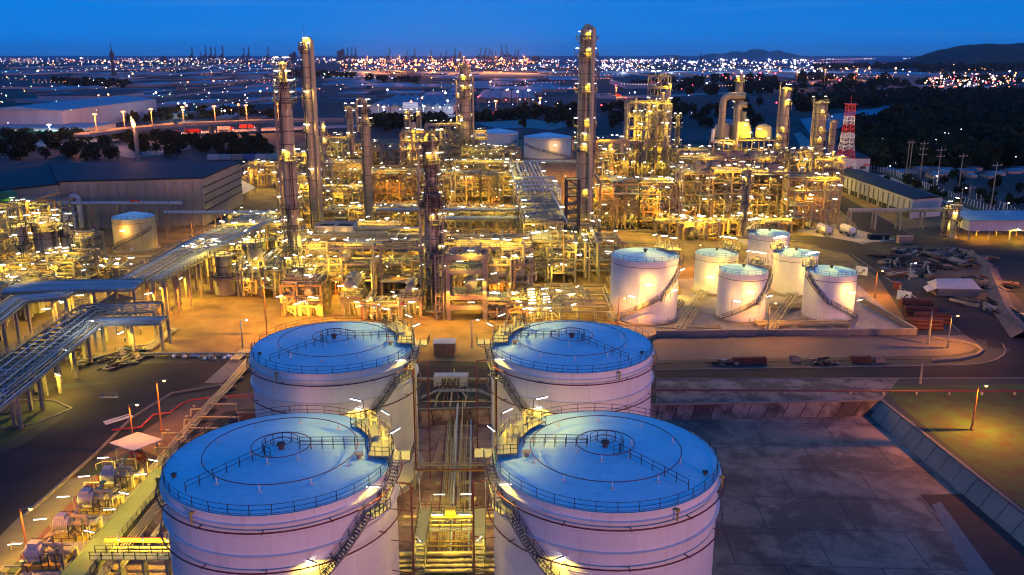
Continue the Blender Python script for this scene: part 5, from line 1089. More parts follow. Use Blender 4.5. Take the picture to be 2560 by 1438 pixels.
def diag_pipes():
    a, c = W(628, 905), W(392, 1182); o, Ln, rz = frame_uv(a, c); t = thing('diagonal_pipe_run', 'diagonal run of silver pipes climbing from the pump platform past the rear left tank', 'pipes', (o.x, o.y, 0), rz, 'pipe racks')
    for k in range(5): b = MB(); y = -.8+.42*k; b.tube([(-2, y, .8), (Ln*.38, y, .8), (Ln*.42, y-.3, .8), (Ln, y-.3, .8)], (.16, .12, .18, .1, .14)[k], 8); b.build('pipe', 'clad', t)
    for k in range(11): b = MB(); b.box(Ln*k/10, 0, .3, .3, 3, .6); b.build('sleeper', 'conc', t)
    rr = random.Random(3)
    for k in range(9):      # branches with valves, orange-lit
        lx = Ln*(.52+.05*k); b = MB(); y1 = 4+rr.uniform(0, 5); h = rr.uniform(1, 1.8); b.tube([(lx, -.5, .8), (lx, -.5, h), (lx, -y1*.4, h), (lx+.6, -y1*.4, .3)] if k % 2 else [(lx, 0, .8), (lx, 0, h), (lx, y1, h), (lx, y1, .1)], .17, 8); b.build('branch_pipe', 'clad', t)
        b = MB(); b.lathe([(.07, 0), (.07, .6), (.3, .62), (.3, .7), (.02, .72)], 10, (lx, (-y1*.3 if k % 2 else 1), h)); b.build('valve', 'clad', t)
diag_pipes()
t = thing('red_fire_main', 'red fire-water pipe zigzagging through the kerbed ground left of the rear left tank', 'pipe', (0, 0, 0)); b = MB()
b.tube([(*q, .5) for q in P([(634, 989), (560, 990), (478, 1000), (450, 1012), (425, 1032), (385, 1036), (352, 1068), (280, 1075)], .5)], .16, 8); b.build('pipe', 'redp', t)
b = MB()
for q in P([(600, 989), (520, 994), (405, 1034), (368, 1052)], .2): b.box(q[0], q[1], .2, .3, .3, .4)
b.build('support', 'conc', t)
# pink-roofed shelter
x, y = W(345, 1150); t = thing('shelter', 'open shelter with a pale pink tilted roof beside the orange lamp pole', 'shelter', (x, y, 0), radians(-35)); b = MB()
b.add([(-3.6, -2.6, 3.0), (3.6, -2.6, 3.6), (3.6, 2.6, 3.6), (-3.6, 2.6, 3.0), (-3.6, -2.6, 3.1), (3.6, -2.6, 3.7), (3.6, 2.6, 3.7), (-3.6, 2.6, 3.1)], [(3, 2, 1, 0), (4, 5, 6, 7), (0, 1, 5, 4), (1, 2, 6, 5), (2, 3, 7, 6), (3, 0, 4, 7)]); b.build('roof', 'canvas', t)
for i in (-2.8, 2.8):
    for j in (-2, 2): b = MB(); b.box(i, j, 1.5, .16, .16, 3.0); b.build('post', 'steel', t)
b = MB(); b.vessel((-1.2, 0, 1.2), (1.4, 0, 1.2), .6); b.box(0, 0, .3, 3, 1.4, .6); b.build('foam_skid', 'red', t)
for k in range(3):
    u, v = ((292, 1052), (300, 1046), (306, 1052))[k]
x, y = W(296, 1052); t = thing('scaffold_bundle', 'bundle of pale scaffold tubes lying on the kerb left of the shelter', 'tubes', (x, y, 0), .7); rr = random.Random(9)
for k in range(5): b = MB(); b.tube([(-2.4, -.8+.4*k, .2), (2.4, -.9+.45*k+rr.uniform(-.3, .3), .5)], .07, 6); b.build('tube', 'whitep', t)
x, y = W(273, 994); t = thing('road_grille', 'small pale rectangular grille standing on the dark left road', 'barrier', (x, y, 0), 0); b = MB(); b.rail([(-1.7, 0, 0), (1.7, 0, 0)], .9, .06, .5); b.build('bars', 'steel', t); b = MB(); b.box(0, 0, .05, 3.6, .8, .08); b.build('foot', 'steel', t)

# ================================================================ PIPE RACKS ON THE LEFT
def rack_run(pts_uv, z, wd, pipes, lab, seed, legstep=9, m='steel', deckz=None, truss=False, rail=True, lampn=0, low=None, pm='bluepipe', zs=None, legm='brown'):
    """elevated pipe rack following a polyline given on the ground plane of its deck height"""
    pts = [Vector((*W(u, v, z), 0)) for u, v in pts_uv]; o = pts[0].copy(); t = thing('pipe_rack', lab, 'pipe rack', (o.x, o.y, 0), 0, 'pipe racks'); pts = [p-o for p in pts]; rr = random.Random(seed)
    def off(d):
        out = []
        for i, p in enumerate(pts):
            a = (pts[i]-pts[i-1]).normalized() if i else (pts[1]-pts[0]).normalized(); c = (pts[i+1]-pts[i]).normalized() if i < len(pts)-1 else a
            nn = Vector((-a.y, a.x, 0))+Vector((-c.y, c.x, 0)); nn.normalize(); k = 1/max(.4, nn.dot(Vector((-a.y, a.x, 0)))); out.append(p+nn*d*k)
        return out
    b = MB()
    for s_ in (-1, 1):
        q = off(s_*wd/2)
        for a, c in zip(q, q[1:]): b.beam(a+Vector((0, 0, z-.25)), c+Vector((0, 0, z-.25)), .3, .5)
    L0 = off(-wd/2); L1 = off(wd/2)
    for i in range(len(pts)-1):
        n = max(1, round((pts[i+1]-pts[i]).length/(legstep/3)))
        for k in range(n+1): f = k/n; p, q = L0[i].lerp(L0[i+1], f), L1[i].lerp(L1[i+1], f); b.beam(p+Vector((0, 0, z-.3)), q+Vector((0, 0, z-.3)), .25, .3)
        if truss:
            for k in range(n): p, q = L0[i].lerp(L0[i+1], k/n), L1[i].lerp(L1[i+1], (k+1)/n); b.beam(p+Vector((0, 0, z-.3)), q+Vector((0, 0, z-.3)), .12)
    b.build('frame', m, t); b = MB()
    for i in range(len(pts)-1):
        n = max(1, round((pts[i+1]-pts[i]).length/legstep))
        for k in range(n+(i == len(pts)-2)):
            f = k/n
            for q in (L0, L1): p = q[i].lerp(q[i+1], f); b2 = MB(); b2.box(p.x, p.y, z/2-.3, .55, .55, z-.5); b2.build('leg', legm, t)
    for k, (o_f, r) in enumerate(pipes):
        b = MB(); q = off(o_f*wd/2); zz = z+r+.02+(zs or 0)*(k % 2)
        P_ = [q[0]+Vector((0, 0, zz))]
        for i in range(1, len(q)-1):
            a, c, d = q[i-1], q[i], q[i+1]; kk = min(1.2, (a-c).length*.3, (d-c).length*.3); P_ += [c+(a-c).normalized()*kk+Vector((0, 0, zz)), c+(d-c).normalized()*kk+Vector((0, 0, zz))]
        P_.append(q[-1]+Vector((0, 0, zz))); b.tube(P_, r, 8); b.build('pipe', pm if k % 4 else 'clad', t)
    if rail:
        b = MB(); q = [p+Vector((0, 0, z)) for p in off(-wd/2-.2)]; b.rail([tuple(p) for p in q], 1.1, .06, 2.2); b.build('handrail', 'steel', t)
    for k in range(lampn):
        i = k % (len(pts)-1); f = rr.random(); p = L1[i].lerp(L1[i+1], f); lamp(t, (p.x, p.y, z*.6), rr.uniform(0, 6), 'tube', .7, .8, 1.8)
    return t
ps = lambda n, r0=.15, r1=.3, s=1: [(-.9+1.8*i/(n-1), random.Random(i*7+s).uniform(r0, r1)) for i in range(n)]
rack_run([(648, 538), (505, 606), (345, 700)], 9, 12, ps(13, .1, .24, 1), 'broad pipe rack running diagonally from the plant towards the left corner', 1, lampn=3, legstep=8)
rack_run([(350, 713), (150, 716), (20, 722)], 8.5, 9, ps(8, .2, .4, 2), 'level pipe rack crossing left from the end of the broad diagonal rack', 2, lampn=3, rail=False)
rack_run([(200, 708), (145, 740), (45, 748), (-60, 830)], 8, 5, ps(6, .2, .3, 3), 'bundle of bent pipes stepping down to the left edge', 3, lampn=2, rail=False)
rack_run([(395, 765), (230, 772), (120, 850), (-40, 975)], 7, 8.5, ps(5, .1, .2, 4), 'open ladder-like pipe rack descending to the lower left', 4, truss=True, lampn=3, legstep=8, legm='steel')
rack_run([(410, 800), (235, 803), (60, 945), (-60, 1040)], 6.5, 5, ps(6, .1, .2, 6), 'outer railed pipe rack nearest the left road', 5, truss=True, lampn=2, legm='steel')
rack_run([(395, 700), (600, 590), (690, 545)], 10.5, 3, ps(4, .2, .3, 7), 'narrow upper pipe rack above the row of brown posts', 6, legstep=6.5, lampn=3)
rack_run([(2125, 526), (2250, 526), (2365, 524)], 7.5, 3, ps(3, .2, .3, 8), 'pale pipe bridge on slim legs right of the plant', 7, legm='steel', rail=True)
# vertical pipe drops at the left edge
x, y = W(30, 1010, 0); t = thing('pipe_drops', 'row of pale vertical pipes dropping from the rack at the left edge', 'pipes', (x, y, 0)); 
for k in range(5): b = MB(); b.tube([(-3+k*.9, 2, 6.4), (-3+k*.9, 0, 6.4), (-3+k*.9, 0, .2)], .22, 8); b.build('pipe', 'whitep', t)
def jumble():      # pumps behind the cream tank
    x0, y = W(175, 668); x1 = W(320, 668)[0]; t = thing('pump_row', 'row of small yellow-lit pumps below the rust-streaked tank', 'pump row', (x0, y, 0), 0); w_ = x1-x0
    b = MB(); b.box(w_/2, 2, .15, w_+2, 5, .3); b.build('pad', 'conc', t)
    for k in range(7):
        b = MB(); xx = (k+.5)*w_/7; b.tube([(xx, 0, .9), (xx, 1.6, .9)], .5, 10); b.tube([(xx, 1.6, .9), (xx, 2.4, .9), (xx, 2.4, 2.6), (xx, 4, 2.6)], .2, 6); b.box(xx, 1, .4, .8, 2.2, .3); b.build('pump', 'yelpipe' if k % 2 else 'clad', t)
    for k in range(4): b = MB(); b.tube([(-1, 3.6+.3*k, 2.6), (w_+6, 3.6+.3*k, 2.6)], .12, 6); b.build('pipe', 'clad', t)
    for k in range(6): lamp(t, (w_*k/5, -.3, .3), random.Random(k).uniform(-1, 1), 'tube', .6, 2.6, 1.8)
jumble()
# green box, lit arch silo and rubble of the left unit
x, y = W(196, 575); t = thing('arched_vessel', 'pale upright arched vessel left of the cream tank', 'vessel', (x, y, 0)); b = MB(); b.vessel((-1.6, 0, 1), (-1.6, 0, 11), 1.0); b.build('left_limb', 'wall', t); b = MB(); b.vessel((1.6, 0, 1), (1.6, 0, 11), 1.0); b.build('right_limb', 'wall', t); b = MB(); b.tube([(-1.6, 0, 10.5)]+[(-1.6*cos(pi*k/8), 0, 11.5+1.6*sin(pi*k/8)) for k in range(9)]+[(1.6, 0, 10.5)], 1.0, 12); b.build('arch', 'wall', t)
x, y = W(14, 600); t = thing('green_hood', 'green metal hood on the left process unit', 'hood', (x, y, 14)); b = MB(); b.add([(-4, 0, 0), (4, 0, 0), (4, 5, 0), (-4, 5, 0), (-4, 0, 3), (3, 0, 3.5), (3, 5, 3.5), (-4, 5, 3)], [(3, 2, 1, 0), (4, 5, 6, 7), (0, 1, 5, 4), (1, 2, 6, 5), (2, 3, 7, 6), (3, 0, 4, 7)]); b.build('cover', 'green', t); b = MB()
for i in (-3.5, 3.5):
    for j in (.5, 4.5): b.box(i, j, -7, .3, .3, 14)
b.build('support_frame', 'steel', t); lamp(t, (3.8, -.5, 1), 0, 'tube', .6, .5)

# ================================================================ WORK SHELTER WITH PEOPLE, SCRAP, BAGS
def person(u, v, lab, pose=0, shirt=(.06, .09, .16), rz=0, z0=.02):
    x, y = W(u, v, 0); me = bpy.data.meshes.new('person'); s = 1.0
    V = [(0, 0, .95), (0, 0, 1.2), (0, 0, 1.42), (0, 0, 1.52), (0, .02, 1.64), (0, .02, 1.74), (-.2, 0, 1.42), (-.26, .02+.1*pose, 1.14), (-.22, -.12-.2*pose, .92+.2*pose), (.2, 0, 1.42), (.27, 0, 1.14), (.24, -.1, .9), (-.1, 0, .9), (-.12, -.05, .5), (-.12, .03, .08), (-.12, -.13, .04), (.1, 0, .9), (.13, .06, .5), (.13, .1, .08), (.13, -.06, .04)]
    E = [(0, 1), (1, 2), (2, 3), (3, 4), (4, 5), (2, 6), (6, 7), (7, 8), (2, 9), (9, 10), (10, 11), (0, 12), (12, 13), (13, 14), (14, 15), (0, 16), (16, 17), (17, 18), (18, 19)]
    R_ = [.15, .14, .16, .06, .1, .08, .07, .05, .035, .07, .05, .035, .1, .07, .045, .04, .1, .07, .045, .04]
    me.from_pydata(V, E, []); me.update(); o = bpy.data.objects.new('person', me); C.objects.link(o)
    m = o.modifiers.new('skin', 'SKIN')
    for i, r in enumerate(R_): me.skin_vertices[0].data[i].radius = (r, r*.8)
    me.skin_vertices[0].data[0].use_root = True; o.modifiers.new('sub', 'SUBSURF').levels = 1; o.modifiers['sub'].render_levels = 1
    me.materials.append(mat('cloth_%d' % (shirt[0]*1000), shirt, .9, var=.2)); o.location = (x, y, z0); o.rotation_euler = (0, 0, rz); tag(o, lab, 'person', 'workers at the lit shelter')
    b = MB(); b.lathe([(.13, 0), (.12, .08), (.08, .13), (.01, .15)], 12, (0, .02, 1.68)); b.build('hard_hat', 'whitep', o)
person(314, 862, 'worker in dark clothes standing in front of the lit work shelter', 0, (.03, .03, .035)); person(341, 822, 'worker in dark clothes right of the shelter, walking away', 1, (.03, .04, .04), .6)
person(318, 830, 'worker in blue standing inside the lit shelter', 1, (.05, .1, .25), 1.4); person(292, 832, 'worker in blue bending at the bench inside the shelter', 1, (.06, .11, .24), -1.2); person(353, 838, 'worker behind the others near the pipe stack', 0, (.12, .06, .05), 2.4)
o, Ln, rz = frame_uv(W(205, 862), W(330, 775)); t = thing('work_shelter', 'dark canvas work shelter lit white inside under the left racks', 'shelter', (o.x, o.y, 0), rz)
b = MB(); b.add([(0, -1, 3.2), (Ln, -1, 3.2), (Ln, 4, 4.6), (0, 4, 4.6), (0, -1, 3.28), (Ln, -1, 3.28), (Ln, 4, 4.68), (0, 4, 4.68)], [(3, 2, 1, 0), (4, 5, 6, 7), (0, 1, 5, 4), (1, 2, 6, 5), (2, 3, 7, 6), (3, 0, 4, 7)]); b.build('roof', 'black', t)
for i in range(4):
    for j in (-.8, 3.8): b = MB(); b.box(Ln*(i+.1)/3.3, j, 1.6, .12, .12, 3.2); b.build('post', 'steel', t)
b = MB(); b.box(Ln*.4, 1, .8, 4, 1.2, .1)
for i in (-1.8, 1.8): b.box(Ln*.4+i, 1, .4, .1, 1, .8)
b.build('bench', 'steel', t)
for k in range(2): lamp(t, (Ln*(.3+.35*k), 1.5, 1.2), 0, 'cool', .55, 1.4, name='work_lamp')
rr = random.Random(4)
def bag(i):
    u, v = 425+i*9.5+rr.uniform(-3, 3), 893+rr.uniform(-5, 6); x, y = W(u, v); b = MB(); r = rr.uniform(.35, .65); n = 8; vs = []
    prof = [(.01, 0), (r*.9, .05), (r, r*.5), (r*.7, r*1.0), (r*.2, r*1.25), (r*.15, r*1.5), (.01, r*1.5)]; b.lathe(prof, n); b.v = [(a*(1+rr.uniform(-.18, .18)), c*(1+rr.uniform(-.18, .18)), d*(1+rr.uniform(-.1, .1))) for a, c, d in b.v]
    o = b.build('rubbish_bag', ('whitep', 'canvas', 'black', 'bluebag')[rr.choice((0, 0, 1, 2, 3))], None); o.location = (x, y, .02); tag(o, 'rubbish bag in the row along the pipe at the south of the amber yard', 'bag', 'rubbish bags along the yard edge')
mat('blue_bag', (.05, .12, .35), .6); M['bluebag'] = MATS['blue_bag']
for i in range(20): bag(i)
(xa, ya), (xb, yb) = W(352, 885, .6), W(640, 884, .6); t = thing('kerb_pipe', 'long pale pipe lying along the south edge of the amber yard', 'pipe', (xa, ya, 0)); b = MB(); b.tube([(0, 0, .6), (xb-xa, yb-ya, .6)], .3, 8); b.build('pipe', 'pipe', t)
for k in range(8): b = MB(); b.box((xb-xa)*k/7, 0, .15, .3, .8, .3); b.build('sleeper', 'conc', t)
for nm, (p, q), lab in (('pipe_stack', (W(357, 880), W(425, 826)), 'three long silver pipes lying diagonally on the yard edge'), ('pipe_stack', (W(575, 905), W(605, 880)), 'short stack of silver pipes at the near end of the rubbish bags')):
    t = thing(nm, lab, 'pipes', (0, 0, 0), 0, 'pipes lying on the ground')
    for k in range(4): b = MB(); b.tube([(p[0]+.6*k, p[1], .5), (q[0]+.6*k, q[1], .5)], .2, 8); b.build('pipe', 'clad', t)
def scrap(u, v, lab, kind, seed, s=1.0, rz=0):
    x, y = W(u, v); r = random.Random(seed); t = thing(kind, lab, kind.replace('_', ' '), (x, y, 0), rz, 'scrap and materials')
    n = {'scrap_heap': 26, 'crate': 3, 'pipe_pile': 10}[kind]
    for k in range(n):
        b = MB(); a, c, h = r.uniform(-3.2, 3.2)*s, r.uniform(-1.4, 1.4)*s, r.uniform(.2, .7)*s**.5
        if kind == 'scrap_heap':
            if r.random() < .5: b.tube([(a-1.5*s, c, h), (a+1.5*s, c+r.uniform(-1, 1), h*r.uniform(.3, 1.4))], r.uniform(.06, .25)*s, 6)
            else: b.box(a, c, h/2, r.uniform(.6, 2)*s, r.uniform(.4, 1.4)*s, h, r.uniform(0, 3))
        elif kind == 'pipe_pile':
            row = k//4; b.tube([(-3*s, (k % 4-1.5+row*.5)*.72*s, .36*s+row*.62*s), (3*s, (k % 4-1.5+row*.5)*.72*s, .36*s+row*.62*s)], .35*s, 10)
        elif kind == 'crate':
            b.box(0, 0, .45*s+k*.0, 2.2*s, .12, .9*s) if k == 0 else b.box(0, .9*s*k, .45*s, 2.2*s, .1, .9*s)
        b.build({'scrap_heap': 'piece', 'pipe_pile': 'pipe', 'crate': 'board'}[kind], ('brown', 'rust', 'steel', 'asph', 'dark', 'roofd', 'black')[r.choice((1, 2, 3, 4, 4, 5, 5, 6, 0))] if kind == 'scrap_heap' else ('rust' if kind == 'pipe_pile' else 'brown'), t)
M['rust'] = mat('rust', (.11, .030, .018), .8, var=.4, scale=1)
names = ['nearest the sharp road bend', 'by the twin lamp pole', 'at the north edge of the yard island', 'in the middle of the yard island', 'left of the tent', 'behind the tent', 'right of the tent', 'below the pale sloped bank', 'beside the curved kerb', 'near the two long sheds of pipe', 'at the east corner of the island', 'close to the white barrier', 'by the far bend', 'along the inner road', 'next to the tent flap', 'at the foot of the bank', 'between tent and bank', 'farthest south on the island', 'beyond the lamp pole', 'under the bank wall']
rr = random.Random(8)
for i in range(20): scrap(rr.uniform(2215, 2430) if i < 15 else rr.uniform(2440, 2500), rr.uniform(628, 688) if i < 15 else rr.uniform(700, 790), 'heap of scrap and materials ' + names[i], 'scrap_heap', i, 2.0, rr.uniform(0, 3))
for i, (u, v) in enumerate(((2290, 770), (2300, 790), (2330, 805), (2310, 820))): scrap(u, v, 'stack of dark red-brown pipes, %s from the back' % ('first', 'second', 'third', 'fourth')[i], 'pipe_pile', i, 1.3, -.15)
for i, (u, v) in enumerate(((130, 905), (175, 895), (235, 905), (280, 895), (330, 875), (345, 900), (150, 885), (295, 912))): scrap(u, v, 'heap of site scrap by the left road, number %s along it' % ('one', 'two', 'three', 'four', 'five', 'six', 'seven', 'eight')[i], 'scrap_heap', i+30, 1.0, rr.uniform(0, 3))
for i, (u, v, kd) in enumerate(((1890, 907, 'pipe_pile'), (1990, 905, 'crate'), (2150, 905, 'pipe_pile'), (2200, 907, 'crate'), (1855, 908, 'pipe_pile'), (2060, 908, 'scrap_heap'), (1808, 909, 'scrap_heap'))): scrap(u, v, 'materials lying along the drain north of the main road, %s from the left' % ('second', 'fourth', 'sixth', 'seventh', 'third', 'fifth', 'first')[i] if kd != 'crate' else 'long timber crate along the drain, %s one' % ('left', 'right')[i > 2], kd, i+60, .9 if kd != 'pipe_pile' else .7, 0)
# ================================================================ BACKGROUND
def block(name, lab, cat, corners, z0, h, wallm, roofm, roof='flat', rise=1.5, windows=None, door=False, g=None):
    """building on a 4-corner footprint (front-left, front-right, back-right, back-left)"""
    o = Vector((*corners[0], 0)); t = thing(name, lab, cat, (o.x, o.y, z0), 0, g); q = [(c[0]-o.x, c[1]-o.y) for c in corners]
    b = MB(); n = len(q); vs = [(x, y, 0) for x, y in q]+[(x, y, h) for x, y in q]; b.add(vs, [(i, (i+1) % n, n+(i+1) % n, n+i) for i in range(n)]); b.build('wall', wallm, t)
    b = MB(); cx, cy = sum(p[0] for p in q)/n, sum(p[1] for p in q)/n; e_ = [(cx+(x-cx)*1.02, cy+(y-cy)*1.02) for x, y in q]
    if roof == 'flat':
        b.prism(e_, h+.02, h+.6)
    else:
        if roof == 'gable_y': e_ = e_[1:]+e_[:1]
        A_, B_, C_, D_ = e_; m0 = ((A_[0]+D_[0])/2, (A_[1]+D_[1])/2); m1 = ((B_[0]+C_[0])/2, (B_[1]+C_[1])/2)
        v = [(*p, h+.05) for p in (A_, B_, C_, D_)]+[(*m0, h+rise), (*m1, h+rise)]; b.add(v, [(0, 1, 5, 4), (2, 3, 4, 5), (1, 2, 5), (3, 0, 4)])
    b.build('roof', roofm, t)
    if windows:
        a, c = Vector((*q[0], 0)), Vector((*q[1], 0)); d = (c-a); Ln = d.length; d.normalize(); nrm = Vector((d.y, -d.x, 0)); ang = atan2(d.y, d.x)
        nw, z, wm, ww, wh = windows
        for i in range(nw): p = a+d*Ln*(i+.5)/nw+nrm*.05; b = MB(); b.box(p.x, p.y, z, ww, .12, wh, ang); b.build('window', wm, t)
    return t
def quad_uv(u0, u1, vb, dep, skew=0):
    (x0, y0), (x1, y1) = W(u0, vb), W(u1, vb); return [(x0, y0), (x1, y1), (x1+skew, y1+dep), (x0+skew, y0+dep)]
# big dark-roofed warehouse on the left
h = ZY(447, W(505, 562)[1]); c = P([(146, 456), (505, 447), (600, 407), (128, 411)], h)
t = block('warehouse', 'huge dark-roofed warehouse with a ribbed grey wall left of the plant', 'warehouse', c, 0, h, 'wallg', 'roofd', 'flat')
b = MB(); o = c[0]; n = 15
for k in range(n+1): p = ext((0, 0), (c[1][0]-o[0], c[1][1]-o[1]), k/n); b = MB(); b.beam((p[0], p[1]-3.2, 0), (p[0], p[1]-.2, h-1), .5); b.build('buttress', 'steel', t)
p0, p1 = (c[1][0]-o[0], c[1][1]-o[1]), (c[2][0]-o[0], c[2][1]-o[1])
for r_ in range(4):
    for k in range(9):
        f = (k+.5)/9; p = ext(p0, p1, f); b = MB(); ang = atan2(p1[1]-p0[1], p1[0]-p0[0]); b.box(p[0]+.15, p[1]-.1, h*(.3+.17*r_), (Vector(p1)-Vector(p0)).length/9*.75, .3, .5, ang); b.build('louvre', 'black', t)
c2 = P([(-300, 500), (145, 457), (127, 411), (-300, 462)], h); block('warehouse', 'left wing of the dark warehouse running out of the picture', 'warehouse', c2, 0, h-.9, 'wallg', 'roofd', 'flat')
q0, q1 = W(552, 530), W(640, 482); t = thing('lean_to', 'pale slanted lean-to roof on the right side of the dark warehouse', 'lean-to', (*q0, 0)); d = (q1[0]-q0[0], q1[1]-q0[1]); b = MB()
b.add([(0, 0, 2.5), (d[0], d[1], 2.5), (d[0]-7, d[1]-1, 6.5), (-7, -1, 6.5), (0, 0, 2.7), (d[0], d[1], 2.7), (d[0]-7, d[1]-1, 6.7), (-7, -1, 6.7)], [(3, 2, 1, 0), (4, 5, 6, 7), (0, 1, 5, 4), (1, 2, 6, 5), (2, 3, 7, 6), (3, 0, 4, 7)]); b.build('roof', 'wall', t)
for k in range(9): p = ext((0, 0), d, k/8); b = MB(); b.box(p[0]-.3, p[1], 1.25, .3, .3, 2.5); b.build('post', 'steel', t)
# long white building right of the plant
yb = W(2280, 548)[1]; h = ZY(500, yb); c = [W(2282, 499, h), W(2356, 493, h), W(2152, 425, h), W(2086, 430, h)]; ang = 0
t = block('long_building', 'long white building with a dark roof running back along the right edge of the plant', 'building', c, 0, h, 'wall', 'roofd', 'gable_y', 1.2)
o = c[0]; p1 = (c[3][0]-o[0], c[3][1]-o[1])
for k in range(17):
    p = ext((0, 0), p1, (k+.4)/17); b = MB(); b.box(p[0]-.2, p[1], h*.45, .35, .35, h*.9); b.build('pilaster', 'steel', t)
for k in range(8): p = ext((0, 0), p1, (k+.5)/8); b = MB(); b.box(p[0]-.1, p[1], 1.1, .3, (Vector(p1)).length/8*.7, 2.2, atan2(p1[1], p1[0])-pi/2); b.build('door_opening', 'black', t)
h = 9; block('plain_building', 'white flat building behind the thick end column', 'building', [W(2005, 437), W(2172, 437), W(2110, 405), W(1982, 405)], 0, h, 'wall', 'roofd', 'flat', windows=(5, 4, 'black', 3, 1.5))
# blue-roofed shed on stilts, right edge
yb = W(2420, 602)[1]; h = ZY(553, yb)
t = thing('raised_shed', 'blue-roofed shed on posts with orange light beneath at the right edge', 'shed', (*W(2418, 602), 0), 0); w_ = W(2680, 602)[0]-W(2418, 602)[0]; h0 = h*.5
b = MB(); b.box(w_/2, 9, (h+h0)/2, w_, 18, h-h0); b.build('wall', 'wall', t); b = MB(); b.box(w_/2, 9, h+.3, w_+1.6, 19.6, .45); b.build('roof', 'roofb', t)
for k in range(6):
    for j in (.5, 9, 17.5): b = MB(); b.box(.5+k*(w_-1)/5, j, h0/2, .4, .4, h0); b.build('post', 'steel', t)
for k in range(3): lamp(t, (w_*(.15+.3*k), 4, h0-.6), -pi/2, 'sodium', .7, 0, name='sodium_lamp')
lamp(t, (w_*.45, -.3, h0+.6), -pi/2, 'tube', .5, .2, 1.8)
# tank containers
for i, (u, v) in enumerate(((2070, 590), (2130, 592))):
    x, y = W(u, v); t = thing('tank_container', ('left' if i == 0 else 'right')+' white tank container parked side by side on the concrete', 'tank container', (x, y, 0), radians(8), 'tank containers')
    b = MB(); b.vessel((0, 0, 2.3), (0, 7, 2.3), 1.3, 18, .35); b.build('barrel', 'tank', t); b = MB()
    for j in (-.4, 7.4):
        for a, c in (((-1.4, .9), (1.4, .9)), ((-1.4, 3.7), (1.4, 3.7)), ((-1.4, .9), (-1.4, 3.7)), ((1.4, .9), (1.4, 3.7))): b.beam((a[0], j, a[1]), (c[0], j, c[1]), .16)
    for q in (-1.4, 1.4): b.beam((q, -.4, .9), (q, 7.4, .9), .2); b.beam((q, -.4, 3.7), (q, 7.4, 3.7), .12)
    b.build('frame', 'steel', t)
    for j in (.8, 5.5, 6.6):
        for q in (-1.1, 1.1): b = MB(); b.tube([(q-.15, j, .48), (q+.15, j, .48)], .46, 12); b.build('wheel', 'black', t)
# tent, signs, red box, barriers
x, y = W(2395, 742); t = thing('tent', 'long grey-white canvas tent on the scrap yard island', 'tent', (x, y, 0), radians(-4)); w_ = 110/PPM(y)
b = MB(); b.add([(-w_/2, 0, 2.2), (w_/2, 0, 2.2), (w_/2, 7, 2.2), (-w_/2, 7, 2.2), (-w_/2+1.2, 3.5, 4.2), (w_/2-1.5, 3.5, 4.4)], [(0, 1, 5, 4), (2, 3, 4, 5), (1, 2, 5), (3, 0, 4)]); b.build('roof', 'canvas', t)
b = MB(); b.box(0, .3, 1.1, w_-1, .1, 2.2); b.box(0, 6.7, 1.1, w_-1, .1, 2.2); b.box(-w_/2+.6, 3.5, 1.1, .1, 6.2, 2.2); b.build('side_wall', 'brown', t); b = MB(); b.add([(-w_/2, 0, 2.2), (-w_/2-3, -1.5, 1.6), (-w_/2-2, 4, 1.6), (-w_/2, 5, 2.2)], [(0, 1, 2, 3)]); b.build('side_flap', 'canvas', t)
for i, (u, v, ls) in enumerate(((2152, 693, 'white curved-arrow road sign board beside the bund'), (2258, 757, 'white curved-arrow road sign board nearer the road bend'))):
    x, y = W(u, v); t = thing('sign_board', ls, 'sign', (x, y, 0), radians(-38), 'road sign boards'); b = MB(); b.box(0, 0, 2.0, 3.6, .12, 2.6); b.build('board', 'whitep', t)
    b = MB(); b.tube([(-.8, -.1, 1.5), (-.4, -.1, 1.2), (.2, -.1, 1.3), (.3, -.1, 1.9), (.8, -.1, 2.3)], .14, 6); b.tube([(.4, -.1, 2.35), (.9, -.1, 2.4), (.85, -.1, 1.9)], .1, 6); b.build('arrow', 'black', t)
    for q in (-1.4, 1.4): b = MB(); b.box(q, .15, 1.0, .15, .15, 2.0); b.build('post', 'steel', t)
for i, (u, v, w_, h_, m, l) in enumerate(((2261, 608, 5, 2.4, 'brown', 'low brown site cabin by the road junction'), (2195, 598, 7, 1.6, 'roofd', 'dark low cabin beside the hedge near the junction'), (2243, 722, 1.4, 1.8, 'red', 'small red hydrant box by the inner road'))):
    x, y = W(u, v); t = thing('site_cabin', l, 'cabin', (x, y, 0), 0); b = MB(); b.box(0, 0, h_/2, w_, 2.4, h_); b.build('body', m, t); b = MB(); b.box(0, 0, h_+.1, w_+.3, 2.7, .15); b.build('roof', m, t); b = MB(); b.box(w_*.2, -1.22, h_*.45, .9, .06, h_*.8); b.build('door', 'steel', t)
# low wall of the bund
def lowwall(pts, h, lab, w_=.35):
    q = P(pts); t = thing('bund_wall', lab, 'wall', (*q[0], 0), 0, 'walls of the small-tank bund')
    for a, c in zip(q, q[1:]): b = MB(); b.beam((a[0]-q[0][0], a[1]-q[0][1], h/2), (c[0]-q[0][0], c[1]-q[0][1], h/2), w_, h); b.build('wall_panel', 'kerb', t); b = MB(); b.beam((a[0]-q[0][0], a[1]-q[0][1], h+.06), (c[0]-q[0][0], c[1]-q[0][1], h+.06), w_+.2, .1); b.build('coping', 'conc', t)
lowwall([(1640, 842), (1860, 840), (2080, 839), (2290, 837)], 1.5, 'long low concrete wall in front of the small white tanks'); lowwall([(2290, 837), (2220, 795), (2150, 755)], 1.5, 'slanting concrete wall right of the small white tanks'); lowwall([(1545, 880), (1640, 842)], .8, 'short low wall left of the largest bund tank')
fill('bund_floor', P([(1540, 700), (2120, 690), (2285, 835), (1640, 840), (1545, 836)]), 'conc', .010)
